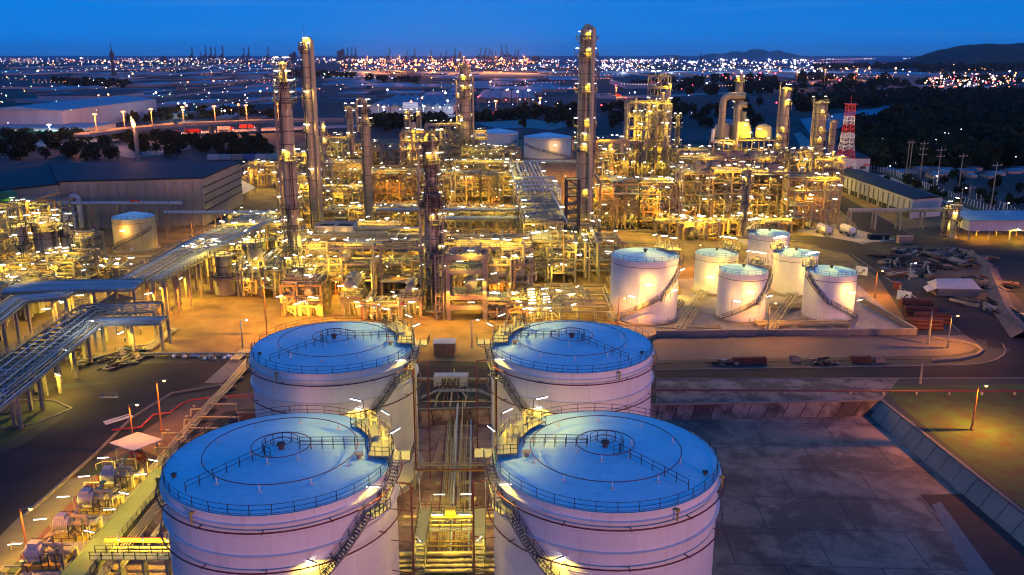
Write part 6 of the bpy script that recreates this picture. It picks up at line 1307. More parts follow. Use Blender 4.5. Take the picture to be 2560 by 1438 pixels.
# pipes among the small tanks
def bund_pipes(u0, u1, v0, v1, lab, seed):
    a, c = W(u0, v0), W(u1, v1); t = thing('bund_piping', lab, 'pipes', (*a, 0), 0, 'pipes between the small tanks'); d = Vector((c[0]-a[0], c[1]-a[1], 0)); nn = Vector((-d.y, d.x, 0)).normalized(); rr = random.Random(seed)
    for k in range(6): b = MB(); o = nn*(.5*k-1.2); z = .9+.25*(k % 2); b.tube([o+Vector((0, 0, z)), o+d+Vector((0, 0, z)), o+d+Vector((0, 0, .1))], rr.choice((.12, .18, .22)), 8); b.build('pipe', 'clad', t)
    for k in range(5): b = MB(); p = d*(k+.5)/5; b.box(p.x, p.y, .4, 2.6, .3, .8); b.build('support', 'conc', t)
for i, a in enumerate(((1700, 1770, 835, 720, 'pipe bundle between the largest bund tank and the middle one'), (1925, 1985, 835, 745, 'pipe bundle between the two front bund tanks'), (1640, 1800, 835, 828, 'short low pipes in front of the largest bund tank'), (1890, 2120, 818, 818, 'front pipe run at the feet of the front bund tanks'), (1640, 1700, 812, 760, 'orange-lit pipes at the left foot of the largest bund tank'), (1930, 2015, 775, 772, 'cross pipes behind the front bund tanks'))): bund_pipes(*a, i)
# rust-red boxes: hydrants on the apron; south ground items
# perimeter fence with bent concrete posts and hedge
def fence(pts, lab, n):
    q = P(pts); t = thing('perimeter_fence', lab, 'fence', (*q[0], 0), 0, 'perimeter fences'); L_ = [0]
    for a, c in zip(q, q[1:]): L_.append(L_[-1]+(Vector(c)-Vector(a)).length)
    def at(s):
        for i in range(len(q)-1):
            if s <= L_[i+1]: return ext(q[i], q[i+1], (s-L_[i])/(L_[i+1]-L_[i]))
        return q[-1]
    pr = []
    for k in range(n): p = at(L_[-1]*k/(n-1)*.9999); x, y = p[0]-q[0][0], p[1]-q[0][1]; pr.append((x, y)); b = MB(); b.tube([(x, y, 0), (x, y, 2.6), (x-.5, y-.4, 3.1)], .14, 4); b.build('post', 'whitep', t)
    b = MB()
    for z in (.6, 1.2, 1.8, 2.4): b.tube([(x, y, z) for x, y in pr], .02, 3)
    b.build('wire', 'steel', t)['kind'] = 'stuff'
fence([(2170, 425), (2240, 440), (2310, 470), (2400, 505), (2480, 535), (2600, 570)], 'white-posted perimeter fence curving past the gate road, posts bent at the top', 60)
fence([(2575, 555), (2500, 520), (2440, 500)], 'short farther stretch of white fence posts at the right edge', 14)
fill('road', P([(2170, 440), (2215, 437), (2265, 452), (2340, 492), (2480, 545), (2470, 552), (2360, 505), (2240, 465)]), 'conc', .012)
fill('verge', P([(2170, 424), (2230, 432), (2310, 466), (2490, 536), (2480, 543), (2300, 476), (2220, 440)]), mat('hedge', (.09, .10, .015), .95, var=.5, scale=1.5, bump=.6), .10)
def power_pole(u, vb, vt, lab, arms=2, twin=False):
    x, y = W(u, vb); H = ZY(vt, y); t = thing('power_pole', lab, 'power pole', (x, y, 0), .3, 'power poles along the fence')
    for q in ((-1, 1) if twin else (0,)): b = MB(); b.tube([(q, 0, 0), (q, 0, H)], .22, 8, True, [.28, .16]); b.build('pole', 'steel', t)
    for k in range(arms):
        b = MB(); b.box(0, -.2, H-1.5-k*3, 5.5-k, .2, .22); b.build('crossarm', 'steel', t)
        for q in (-2.2, 0, 2.2): b = MB(); b.lathe([(.08, 0), (.14, .2), (.05, .5)], 6, (q, -.2, H-1.4-k*3)); b.build('insulator', 'whitep', t)
for a in ((2268, 440, 350, 'twin concrete power pole farthest left by the gate road', 1, True), (2300, 445, 352, 'power pole with crossarms, second from the left along the fence', 3), (2340, 478, 368, 'power pole third from the left along the fence'), (2397, 470, 383, 'tall power pole behind the shanty roofs', 1), (2477, 520, 405, 'tall plain power pole near the blue-roofed shed', 1), (2422, 500, 462, 'shortest power pole by the fence', 1), (2300, 960, 905, 'short service pole on the apron south-east', 0), (2320, 860, 775, 'pale thin pole inside the road bend', 0)): power_pole(*a)
# red and white lattice tower
def lattice():
    y = W(2118, 448)[1]; x = XY(2118, 350, y); t = thing('lattice_tower', 'red and white steel lattice tower with a round platform behind the long building', 'tower', (x, y, 0), radians(4)); pp = PPM(y, 25); Z = lambda v: ZY(v, y)
    V_ = [448, 421, 397, 375, 355, 333, 312, 291, 262]; Wd = [60, 46, 40, 33, 28, 26, 22, 21, 19, ]
    for i in range(len(V_)-1):
        z0, z1, w0, w1 = Z(V_[i]) if i else 0, Z(V_[i+1]), Wd[i]/pp/2*.86, Wd[i+1]/pp/2*.86; b = MB(); n = 2
        for a, c in ((-1, -1), (1, -1), (1, 1), (-1, 1)): b.beam((a*w0, c*w0, z0), (a*w1, c*w1, z1), .26)
        for k in range(n):
            f0, f1 = k/n, (k+1)/n; za, zb = z0+(z1-z0)*f0, z0+(z1-z0)*f1; wa, wb = w0+(w1-w0)*f0, w0+(w1-w0)*f1
            cs = [(-1, -1), (1, -1), (1, 1), (-1, 1)]
            for j in range(4):
                p, q = cs[j], cs[(j+1) % 4]; b.beam((p[0]*wa, p[1]*wa, za), (q[0]*wb, q[1]*wb, zb), .12); b.beam((q[0]*wa, q[1]*wa, za), (p[0]*wb, p[1]*wb, zb), .12); b.beam((p[0]*wb, p[1]*wb, zb), (q[0]*wb, q[1]*wb, zb), .22)
        b.build('tower_section', 'redp' if i in (0, 2, 5, 7) else 'whitep', t)
    b = MB(); z = Z(344); b.arc_deck(2.2, 17/pp, z, .25, 0, 2*pi, 16); b.ring(17/pp, z+1.3, .1, 20, 4); b.ring(17/pp, z+.7, .08, 20, 4)
    for k in range(12): q = k*pi/6; b.beam((17/pp*cos(q), 17/pp*sin(q), z), (17/pp*cos(q), 17/pp*sin(q), z+1.3), .1); b.beam((17/pp*cos(q), 17/pp*sin(q), z), (12/pp*cos(q), 12/pp*sin(q), z-3), .14)
    b.build('platform', 'whitep', t); b = MB(); b.box(0, 0, Z(260), 24/pp, 24/pp, .4); b.tube([(0, 0, Z(260)), (0, 0, Z(238))], .1, 5)
    b.build('top_platform', 'redp', t)
lattice()
# flare stack
x, y = W(348, 432); t = thing('flare_stack', 'flare stack with an orange flame behind the dark warehouse', 'flare stack', (x, y, 0)); H = ZY(318, y); b = MB(); b.tube([(0, 0, 0), (0, 0, H)], .9, 12, True, [1.05, .8]); b.build('stack', 'wallg', t); b = MB(); b.tube([(1.4, 0, 0), (1.4, 0, H-2)], .2, 6); b.build('pilot_pipe', 'steel', t)
b = MB(); b.tube([(0, 0, H), (-.2, 0, H+1.5), (-.6, 0, H+3.6), (-1.2, 0, H+6)], 1, 10, True, [.7, 1.15, .8, .05]); b.build('flame', 'flame', t)
l = bpy.data.objects.new('flame_light', light('flame', 15000)); C.objects.link(l); l.parent = t; l.location = (0, -2, H+3)
for (u, v, z, ln, lab) in ((985, 800, 2, 1, 'red windsock on the amber yard beside the near tanks'), (338, 600, 12, 0, 'orange windsock above the cream tank'), (2150, 500, 14, 0, 'orange windsock above the long building'), (873, 452, 36, 0, 'orange windsock on the narrow column')):
    x, y = W(u, v); t = thing('windsock', lab, 'windsock', (x, y, 0), .2); b = MB(); b.tube([(0, 0, 0), (0, 0, z+2.4)], .07, 5); b.build('pole', 'steel', t); b = MB(); b.tube([(0, 0, z+2.1), (1.5, 0, z+2.3), (3, 0, z+1.8)], .5, 10, True, [.5, .4, .22]); b.build('sock', 'redp', t)

# ---------------------------------------------------------------- trees
def crown_mesh(seed, r=3.6, h=6.5, n=300, ls=.7, base=.5):
    rr = random.Random(seed); b = MB(); blobs = [(rr.uniform(-.45, .45)*r, rr.uniform(-.45, .45)*r, base+h*rr.uniform(.2, .8), r*rr.uniform(.4, .7)) for _ in range(8)]
    for k in range(n):
        x, y, z, q = rr.choice(blobs); d = Vector((rr.gauss(0, 1), rr.gauss(0, 1), rr.gauss(0, .85))).normalized()*q*rr.uniform(.65, 1.05); c = Vector((x, y, z))+d; a = Vector((rr.gauss(0, 1), rr.gauss(0, 1), rr.gauss(0, 1))).normalized(); e_ = a.orthogonal().normalized(); s_ = ls*rr.uniform(.5, 1.3)
        b.add([tuple(c+a*s_), tuple(c+e_*s_*.8), tuple(c-a*s_), tuple(c-e_*s_*.8)], [(0, 1, 2, 3)])
    return b
def trunk_mb(h=3.2, r=.25):
    b = MB(); b.tube([(0, 0, -.2), (.1, 0, h*.6), (0, .1, h+1)], r, 6, True, [r, r*.75, r*.3])
    for k in range(4): q = k*1.6; b.tube([(.05, 0, h*.7), (1.3*cos(q), 1.3*sin(q), h+1.2)], r*.4, 5, True, [r*.45, r*.15])
    return b
tv = []
for s_ in range(5):
    t = thing('tree', 'tree', 'tree', (0, 0, 0)); crown_mesh(s_).build('crown', 'leaf', t); trunk_mb().build('trunk', 'bark', t); tv.append(t)
used_t = set()
def tree(u, v, s_, lab, grp, seed):
    i = seed % 5; x, y = W(u, v)
    t = tv[i] if i not in used_t else dup(tv[i]); used_t.add(i)
    t.location = (x, y, 0); t.rotation_euler = (0, 0, seed*1.7); t.scale = (s_, s_, s_*(.85+.3*((seed*37) % 10)/10)); tag(t, lab, 'tree', grp)
rr = random.Random(21); sd = 0
for (u0, u1, v0, v1, n, s0, s1, lab, grp) in (
 (0, 330, 345, 364, 40, 1.3, 2.2, 'dark round tree between the orange road and the left warehouses', 'trees along the orange road'),
 (330, 690, 352, 396, 80, 1.4, 2.2, 'dark tree in the belt behind the flare stack', 'trees behind the flare stack'),
 (0, 300, 362, 404, 40, 1.4, 2.2, 'dark tree in front of the dark warehouse wing', 'trees behind the warehouse wing'),
 (920, 1180, 304, 334, 40, 1.6, 2.6, 'dark tree beyond the plant left of the distant tanks', 'trees beyond the plant'),
 (1290, 1460, 268, 322, 34, 1.6, 2.8, 'dark tree beyond the distant white tanks', 'trees beyond the distant tanks'),
 (1500, 1900, 262, 322, 60, 1.8, 3.0, 'dark tree in the belt behind the right half of the plant', 'trees behind the right half'),
 (2180, 2560, 440, 520, 34, .7, 1.3, 'small dark tree among the shanty roofs by the fence', 'trees by the fence')):
    for k in range(n): sd += 1; tree(rr.uniform(u0, u1), rr.uniform(v0, v1), rr.uniform(s0, s1)*.62, lab, grp, sd)
def forest(polyuv, n, smin, smax, seed, name='forest'):
    q = [Vector((u, v, 0)) for u, v in polyuv]; rr = random.Random(seed); b = MB(); protos = [crown_mesh(100+s_, 3.2, 6, 70, 1.25, .6) for s_ in range(4)]
    us, vs = [p.x for p in q], [p.y for p in q]; k = 0; tri = tessellate_polygon([q]); T = []
    for a, c, d in tri: A_, B_, D_ = q[a], q[c], q[d]; T.append((abs((B_-A_).cross(D_-A_).z), A_, B_, D_))
    tot = sum(x[0] for x in T)
    while k < n:
        s_ = rr.uniform(0, tot)
        for ar, A_, B_, D_ in T:
            s_ -= ar
            if s_ <= 0: break
        a, c = rr.random(), rr.random()
        if a+c > 1: a, c = 1-a, 1-c
        p = A_+(B_-A_)*a+(D_-A_)*c; x, y = W(p.x, p.y); m = rr.choice(protos); sc = rr.uniform(smin, smax)*(1+y/2500); o = len(b.v); cs, sn = cos(k), sin(k)
        b.v += [(x+(vx*cs-vy*sn)*sc, y+(vx*sn+vy*cs)*sc, vz*sc*.9) for vx, vy, vz in m.v]; b.f += [tuple(i+o for i in f) for f in m.f]; b.m += m.m; k += 1
    o = b.build(name, 'leaf'); o['kind'] = 'stuff'; return o
forest([(2130, 330), (2300, 282), (2480, 268), (2700, 270), (2700, 425), (2200, 425), (2120, 400)], 900, 1.2, 2.2, 1)
forest([(1980, 262), (2250, 240), (2640, 236), (2640, 258), (2300, 262), (2000, 282)], 260, 1.2, 2.0, 2)
forest([(1560, 215), (2050, 195), (2230, 205), (2560, 200), (2560, 215), (2100, 235), (1600, 240)], 120, 1.4, 2.2, 3)
forest([(170, 284), (690, 276), (690, 294), (380, 304), (170, 312)], 130, .8, 1.2, 4)
forest([(930, 300), (1200, 292), (1450, 268), (1450, 290), (1180, 308), (940, 318)], 130, .8, 1.2, 5)
forest([(2030, 172), (2300, 166), (2300, 172), (2040, 178)], 120, 1.2, 2.0, 6)
forest([(130, 205), (330, 210), (330, 222), (170, 222)], 80, 1.0, 1.6, 7); forest([(700, 180), (1050, 205), (1050, 212), (700, 190)], 80, 1.0, 1.6, 8)
# ---------------------------------------------------------------- distant buildings
def wh(u0, u1, vb, hpx, dpx, lab, g, wallm='wall', roofm='roofm', roof='gable', skew=0, win=None, name='warehouse', cat='warehouse', rise=None):
    (x0, y0), (x1, y1) = W(u0, vb), W(u1, vb); y2 = W(CX, vb-dpx)[1] if vb-dpx > 145 else y0*1.4; hh = hpx/PPM(y0)
    return block(name, lab, cat, [(x0, y0), (x1, y1), (x1+skew, y2), (x0+skew, y2)], 0, hh, wallm, roofm, roof, hh+0 if rise is None else hh*rise, win, g=g) if False else block(name, lab, cat, [(x0, y0), (x1, y1), (x1+skew, y2), (x0+skew, y2)], 0, hh, wallm, roofm, roof, hh*(.35 if rise is None else rise), win, g=g)
wh(-60, 160, 330, 52, 40, 'tall pale factory hall with a blue-lit roof at the left edge', None, 'wall', 'roofb', 'gable_y', rise=.2)
wh(-40, 218, 340, 18, 14, 'low pale annex with lit windows in front of the left factory hall', None, 'wall', 'roofb', 'flat', win=(5, 4, 'litwin', 6, 1.6)) if M.setdefault('litwin', mat('lit_window', (1, 1, 1), emit=(1, .75, .4), es=1.6)) else 0
wh(-60, 250, 347, 16, 3, 'long green mesh-clad wall below the left factory hall', None, 'green', 'green', 'flat')
wh(95, 278, 258, 18, 10, 'long pale two-part hall behind the left factory hall', None, 'wall', 'roofd', 'flat')
wh(630, 700, 292, 16, 8, 'maroon building left of the plain tall column', None, 'red', 'roofd', 'gable', rise=.8)
for k in range(8): wh(925+k*26, 950+k*26, 284+k*.1, 18, 26, 'pale arched-gable hall, %s of the scalloped row behind the centre columns' % ('first', 'second', 'third', 'fourth', 'fifth', 'sixth', 'seventh', 'eighth')[k], 'scalloped hall row', 'wall', 'roofm', 'gable_y', rise=.45)
for k in range(5): wh(1190+k*30, 1218+k*30, 258, 11, 22, 'darker gabled hall, %s of the row right of the centre column' % ('first', 'second', 'third', 'fourth', 'fifth')[k], 'dark hall row', 'wallg', 'roofm', 'gable_y', rise=.5)
x, y = W(1027, 285); t = thing('billboard', 'white billboard in front of the scalloped row of halls', 'sign', (x, y-3, 0)); b = MB(); b.box(0, 0, 10, 17, .5, 6); b.build('board', 'whitep', t); b = MB()
for k in range(3): b.box(0, -.32, 8.2+1.8*k, 15, .1, .35)
b.build('text_bar', 'steel', t)
for q in (-7, 7): b = MB(); b.box(q, 0, 3.5, .5, .5, 7); b.build('post', 'steel', t)
wh(1225, 1410, 228, 5, 6, 'very long low blue-roofed hall right of the centre column', None, 'wallg', 'roofb', 'gable'); wh(1565, 1700, 222, 14, 12, 'dark hall with a pale gable end behind the square tower', None, 'wall', 'roofd', 'gable_y', rise=.8)
wh(1500, 1540, 248, 8, 5, 'white two-storey block with windows behind the tallest column', None, 'wall', 'roofb', 'flat', win=(6, 7, 'black', 3, 2)); wh(1808, 1835, 330, 26, 5, 'small blue-white apartment block beside the bent flue ducts', None, 'wall', 'roofb', 'flat', win=(2, 6, 'black', 2, 2))
wh(2180, 2360, 192, 5, 5, 'wide arched blue-grey hall below the hill', None, 'wallg', 'roofb', 'gable', rise=.8); wh(2470, 2520, 234, 14, 5, 'white apartment block in the lit village below the hill', None, 'wall', 'roofb', 'flat', win=(5, 10, 'black', 4, 2))
rr = random.Random(77)
REG = [((0, 690), (200, 262), 44, 'flat-roofed industrial hall in the dark belt left of the plain column', 'halls of the left industrial belt'), ((790, 1440), (190, 250), 44, 'flat-roofed industrial hall in the dark belt behind the centre columns', 'halls of the central industrial belt'),
 ((0, 690), (168, 198), 34, 'small distant hall among the lights on the left', 'distant halls on the left'), ((790, 1440), (166, 188), 34, 'small distant hall among the port lights', 'distant halls by the port'),
 ((1500, 2200), (166, 205), 44, 'small distant hall among the white lights on the right', 'distant halls on the right'), ((380, 700), (255, 300), 14, 'low roadside building behind the orange flyover', 'buildings behind the flyover'), ((2200, 2540), (190, 240), 30, 'small house in the lit village below the hill', 'houses of the village')]
for (ua, ub), (va, vb_), n, lab, g in REG:
    for k in range(n):
        v = rr.uniform(va, vb_); f = (v-140)/120; wpx = rr.uniform(50, 170)*(.25+f*.9); hp = rr.uniform(3, 7)*(.35+f*.8)
        if 'house' in lab: wpx, hp = rr.uniform(8, 22), rr.uniform(4, 8)
        if 'roadside' in lab: wpx, hp = rr.uniform(20, 60), rr.uniform(6, 12)
        u = rr.uniform(ua, ub-wpx*.5); wh(u, u+wpx, v, hp, rr.uniform(5, 13)*(.25+f*.7), lab, g, rr.choice(('wall', 'wallg', 'wallg')), rr.choice(('roofm', 'roofm', 'roofb', 'roofd')), rr.choice(('flat', 'gable', 'gable')), rise=.3)
for k in range(34):      # shanty roofs by the fence
    v = rr.uniform(405, 448); u = rr.uniform(2180, 2560); w_ = rr.uniform(14, 34); wh(u, u+w_, v, rr.uniform(6, 9), rr.uniform(4, 7), 'low shanty house with a bluish tin roof beyond the fence', 'shanty houses beyond the fence', 'wallg', rr.choice(('roofm', 'roofb', 'roofm')), 'gable', name='house', cat='house', rise=.4)
wh(2355, 2402, 432, 5, 8, 'bright blue tin roof among the shanty houses', None, 'wallg', 'roofb', 'flat', name='house', cat='house')
for k, (u0, u1, v, lab) in enumerate(((2150, 2600, 395, 'elevated dim pipeline running across in front of the forest on the right'), )):
    a, c = W(u0, v+12), W(u1, v+22); t = thing('pipeline', lab, 'pipeline', (*a, 0)); d = (c[0]-a[0], c[1]-a[1]); b = MB(); b.tube([(0, 0, 6), (d[0], d[1], 6)], .45, 6); b.build('pipe', 'bluepipe', t)
    for k in range(11): p = ext((0, 0), d, k/10); b = MB(); b.box(p[0], p[1], 2.9, .5, .5, 5.8); b.build('support', 'steel', t)
# freight train
x0, y = W(520, 402); t = thing('freight_train', 'row of pale and blue freight wagons behind the dark warehouse', 'train', (x0, y, 0), radians(6))
for k in range(12): b = MB(); b.box(k*7.4+3.5, 0, 2.4, 6.9, 2.8, 2.8); b.box(k*7.4+3.5, 0, .7, 6.6, 2.2, .5); b.build('wagon', ('wall', 'roofb', 'wallg', 'bluebag')[(k*5) % 4], t)
# pale open lots and far roads
for i, (pts, m) in enumerate((([(262, 385), (275, 358), (500, 345), (560, 350), (420, 385), (330, 395)], 'conc'), ([(0, 352), (160, 348), (310, 352), (100, 366), (0, 366)], 'roofm'), ([(1200, 312), (1300, 302), (1420, 306), (1400, 316), (1250, 322)], 'roofm'), ([(1180, 308), (1330, 298), (1430, 314), (1380, 325)], 'conc'),
        ([(1500, 338), (1700, 322), (1990, 318), (2010, 350), (1500, 352)], 'yard_dark'), ([(2000, 298), (2250, 262), (2400, 255), (2560, 270), (2360, 268), (2150, 300), (2030, 345)], 'roofm'), ([(0, 176), (700, 160), (700, 166), (0, 184)], 'roofm'), ([(1500, 178), (2180, 176), (2230, 186), (1500, 195)], 'roofm'), ([(900, 178), (1290, 178), (1400, 190), (900, 192)], 'conc'), ([(2020, 405), (2080, 400), (2000, 330), (1985, 335)], 'conc'))):
    M.setdefault('yard_dark', mat('lot_asphalt', (.07, .06, .06), .9, var=.4, scale=.05)); fill('lot', P(pts), m, .012+.004*i)
# elevated road lit orange
def flyover(pts, z, wd, lab, seed, piers=True):
    q = [Vector((*W(u, v, z), 0)) for u, v in pts]; o = q[0].copy(); t = thing('flyover', lab, 'flyover', (o.x, o.y, 0)); q = [p-o for p in q]; b, r_ = MB(), MB()
    for a, c in zip(q, q[1:]):
        b.beam(a+Vector((0, 0, z-.6)), c+Vector((0, 0, z-.6)), wd, 1.2); n = Vector((-(c-a).y, (c-a).x, 0)).normalized()*wd*.48
        for s_ in (-1, 1): r_.beam(a+n*s_+Vector((0, 0, z+.6)), c+n*s_+Vector((0, 0, z+.6)), .3, 1.2)
    b.build('deck', 'conc', t); r_.build('parapet', 'conc', t)
    for a, c in zip(q, q[1:]):
        n = max(1, int((c-a).length/40))
        for k in range(n): p = a.lerp(c, (k+.5)/n); b = MB(); b.box(p.x, p.y, (z-1.2)/2, 2.2, wd*.5, z-1.2); b.build('pier', 'conc', t)
    return o, q
flyover([(205, 338), (330, 322), (450, 311), (600, 305), (690, 302), (860, 300)], 9, 14, 'orange-lit concrete flyover curving across behind the flare stack', 1)
fill('road', P([(190, 350), (250, 342), (690, 318), (900, 312), (900, 318), (690, 327), (400, 342), (260, 352)]), 'conc', .06)
fill('road', P([(930, 296), (1240, 282), (1420, 268), (1425, 273), (1240, 290), (930, 304)]), 'conc', .07); fill('road', P([(1490, 240), (1640, 238), (1990, 222), (1990, 226), (1640, 244), (1490, 246)]), 'conc', .07)
ringp = [(2030+0, 205), (2060, 200), (2120, 199), (2165, 202), (2168, 206), (2140, 212), (2100, 218), (2060, 214), (2035, 209)]
o_r, _ = flyover(ringp+[(2030, 205)], 8, 16, 'orange-lit loop ramp of the distant interchange on the right', 2); flyover([(1990, 222), (2060, 218), (2100, 210)], 8, 14, 'ramp joining the distant interchange loop from the left', 3)
def traffic(i, u, v, m, lab, z=.1, L_=11):
    x, y = W(u, v); t = thing('truck', lab, 'truck', (x, y, z), radians(12)); b = MB(); b.box(0, 0, 2.3, L_, 2.5, 3.0); b.build('box_body', m, t); b = MB(); b.box(L_/2+1.2, 0, 1.6, 2, 2.4, 2.4); b.build('cab', 'redp', t)
    for q in (-L_*.35, -L_*.2, L_/2+1.2):
        for s_ in (-1.1, 1.1): b = MB(); b.tube([(q, s_-.15, .5), (q, s_+.15, .5)], .5, 10); b.build('wheel', 'black', t)
    for s_ in (-.9, .9): b = MB(); b.box(-L_/2-.08, s_, 1.2, .1, .4, .3); b.build('tail_light', 'glow_r', t)
    for s_ in (-.9, .9): b = MB(); b.box(L_/2+2.26, s_, 1.0, .1, .4, .3); b.build('headlight', 'glow_c', t)
for i, (u, v, m, l) in enumerate(((300, 347, 'black', 'dark lorry at the left under the flyover'), (430, 338, 'redp', 'red lorry under the middle of the flyover'), (480, 334, 'redp', 'red lorry right of the middle of the flyover'), (560, 327, 'canvas', 'pale lorry on the road under the flyover'), (615, 322, 'redp', 'red lorry near the right end of the road'), (1245, 286, 'redp', 'red lorry on the far road beyond the distant tanks'), (1282, 284, 'bluebag', 'blue lorry on the far road beyond the distant tanks'), (1540, 242, 'redp', 'red lorry on the road behind the tallest column'))): traffic(i, u, v, m, l)
# ---------------------------------------------------------------- hill, islands
def hill(name, u0, u1, v0, prof, dist, depth, m, seed, n=90):
    """prof: list of (u, v of the crest); ridge heights come from the rows at the given distance"""
    rr = random.Random(seed); b = MB(); nu, nv = n, 14; vs = []
    ph = [rr.uniform(0, 6) for _ in range(8)]
    for j in range(nv+1):
        for i in range(nu+1):
            u = u0+(u1-u0)*i/nu; v = prof[-1][1]
            for (a, va), (c, vc) in zip(prof, prof[1:]):
                if a <= u <= c: f = (u-a)/(c-a); f = f*f*(3-2*f); v = va+(vc-va)*f
            y = dist+depth*(j/nv-.5); hz = max(0, ZY(v, dist)); s_ = sin(pi*j/nv)**.8
            no = sum(sin(u*.05*(2**(k/1.4))+ph[k]+j*(.6+.2*k))/(k+1.5) for k in range(6))*hz*.035
            vs.append((XY(u, v, dist)*(y/dist)**.4, y, -6+(hz+6)*s_+no*s_))
    fs = [(j*(nu+1)+i, j*(nu+1)+i+1, (j+1)*(nu+1)+i+1, (j+1)*(nu+1)+i) for j in range(nv) for i in range(nu)]
    b.add(vs, fs); return struct(name, b, m)
hm = mat('hill_wood', (.018, .028, .022), .95, var=.55, scale=.02, bump=.6)
hill('hill', 2270, 2900, 170, [(2270, 168), (2300, 158), (2330, 136), (2370, 122), (2420, 114), (2480, 109), (2520, 111), (2560, 108), (2700, 106), (2900, 130)], 5200, 1500, hm, 3)
im = mat('island_haze_tint', (.030, .055, .085), .95, var=.3, scale=.002)  # blue of the distance haze painted into the island colour
hill('island', 1757, 2005, 139, [(1757, 139), (1780, 134), (1805, 135), (1838, 128), (1858, 131), (1885, 122), (1905, 124), (1922, 131), (1945, 126), (1965, 132), (2005, 139)], 24000, 2500, im, 4)
hill('island', 1655, 1700, 139, [(1655, 139), (1675, 137), (1700, 139)], 26000, 1500, im, 5, 20)
forest([(2300, 174), (2640, 168), (2640, 178), (2300, 184)], 150, 1.4, 2.2, 9)
# ---------------------------------------------------------------- port cranes, tower, far blocks
def crane_proto(lean):
    t = thing('port_crane', 'crane', 'crane', (0, 0, 0)); b = MB()
    for i in (-9, 9):
        for j in (-12, 12): b.beam((i, j, 0), (i*.8, j*.6, 38), 3.4); b.beam((i*.8, j*.6, 38), (0, j*.3, 58), 2.6)
    for j in (-12, 12): b.beam((-9, j, 12), (9, j, 12), 3); b.beam((-7.2, j*.6, 38), (7.2, j*.6, 38), 3.5)
    b.beam((-7.2, -7, 38), (-7.2, 7, 38), 2); b.beam((7.2, -7, 38), (7.2, 7, 38), 2); b.build('gantry', 'cranem', t)
    b = MB(); a = Vector((4, 0, 38)); e_ = Vector((4+lean, 0, 100))
    for q in (-2, 2): b.beam(a+Vector((0, q, 0)), e_+Vector((0, q, 0)), 2.6); b.beam(a+Vector((6, q, 0)), e_+Vector((4, q, 0)), 2.2)
    for k in range(8): p = a.lerp(e_, k/8); b.beam(p, p+Vector((5.5, 0, 5)), 1.6)
    b.build('boom', 'cranem', t); b = MB(); b.box(-8, 0, 43, 18, 10, 9); b.build('machine_house', 'cranem', t); return t
M['cranem'] = mat('crane_steel', (.045, .05, .07), .7, var=.2)
protos = [crane_proto(2), crane_proto(12)]; ui = set()
CR = [(480, 119, 0), (502, 132, 0), (514, 117, 0), (527, 120, 0), (538, 120, 0), (556, 117, 0), (609, 121, 0), (621, 120, 0), (670, 119, 0), (868, 121, 0), (878, 120, 0), (888, 120, 0), (970, 122, 1), (1014, 128, 1), (1035, 121, 0), (1077, 126, 0), (1099, 132, 1), (1112, 128, 1), (1136, 123, 0), (1197, 122, 1), (1209, 122, 1), (1219, 123, 1), (1228, 128, 0), (1237, 128, 0), (1248, 129, 1), (1260, 114, 2), (1272, 114, 2), (1283, 126, 1), (1291, 126, 1)]
for i, (u, vt, k) in enumerate(CR):
    pr = protos[min(k, 1)]; t = pr if min(k, 1) not in ui else dup(pr); ui.add(min(k, 1)); d = 6300+(i*131) % 500; x = XY(u, 158, d); s_ = ZY(vt-2, d)/100; t.location = (x, d, 0); t.rotation_euler = (0, 0, pi if k == 2 else (0 if i % 2 else .2)); t.scale = (s_*.9, s_*.9, s_)
    tag(t, ('dark ship-to-shore crane with upright boom in the left group on the horizon' if u < 800 else 'dark crane with upright boom in the middle group on the horizon' if u < 900 else 'crane with raised boom over the orange port lights' if k < 2 else 'large crane with a steeply raised boom at the right end of the port'), 'crane', 'port cranes left group' if u < 800 else 'port cranes middle group' if u < 900 else 'port cranes over the orange lights' if k < 2 else 'largest port cranes')
d = 5200; x = XY(1757, 150, d); t = thing('derrick', 'single leaning derrick crane right of the white harbour lights', 'crane', (x, d, 0)); b = MB(); b.beam((0, 0, 0), (-18, 0, 82), 3); b.beam((4, 0, 0), (-17, 0, 80), 2); b.build('boom', 'cranem', t); b = MB(); b.box(4, 0, 6, 14, 12, 12); b.build('base', 'cranem', t)
x, y = W(286, 193); pp = PPM(y); t = thing('observation_tower', 'tall needle tower with a round pod on the left horizon', 'tower', (x, y, 0)); Z = lambda v: ZY(v, y)
b = MB(); b.lathe([(7/pp, 0), (4.5/pp, Z(178)), (3.2/pp, Z(160)), (2.6/pp, Z(145)), (2.6/pp, Z(138))], 12); b.build('shaft', 'cranem', t); b = MB(); b.lathe([(2.5/pp, Z(145)), (5.6/pp, Z(140)), (6/pp, Z(135)), (3/pp, Z(130)), (2/pp, Z(127))], 16); b.build('pod', 'cranem', t)
b = MB(); b.tube([(0, 0, Z(128)), (0, 0, Z(118)), (0, 0, Z(104))], 1, 6, True, [1.6/pp, 1.0/pp, .4/pp]); b.build('mast', 'cranem', t)
for i, (u, vt, w_) in enumerate(((848, 128, 8), (857, 124, 9), (737, 131, 8), (730, 136, 12), (1150, 130, 6), (1690, 140, 10), (410, 143, 14), (1340, 142, 20))):
    d = 8800; x = XY(u, 150, d); h_ = ZY(vt, d); t = thing('far_block', 'hazy high-rise block on the horizon', 'building', (x, d, 0), 0, 'hazy high-rises on the horizon'); b = MB(); b.box(0, 0, h_/2, w_*4, 30, h_); b.build('wall', 'cranem', t); b = MB(); b.box(0, 0, h_+3, w_*2, 15, 6); b.build('roof_plant', 'cranem', t)
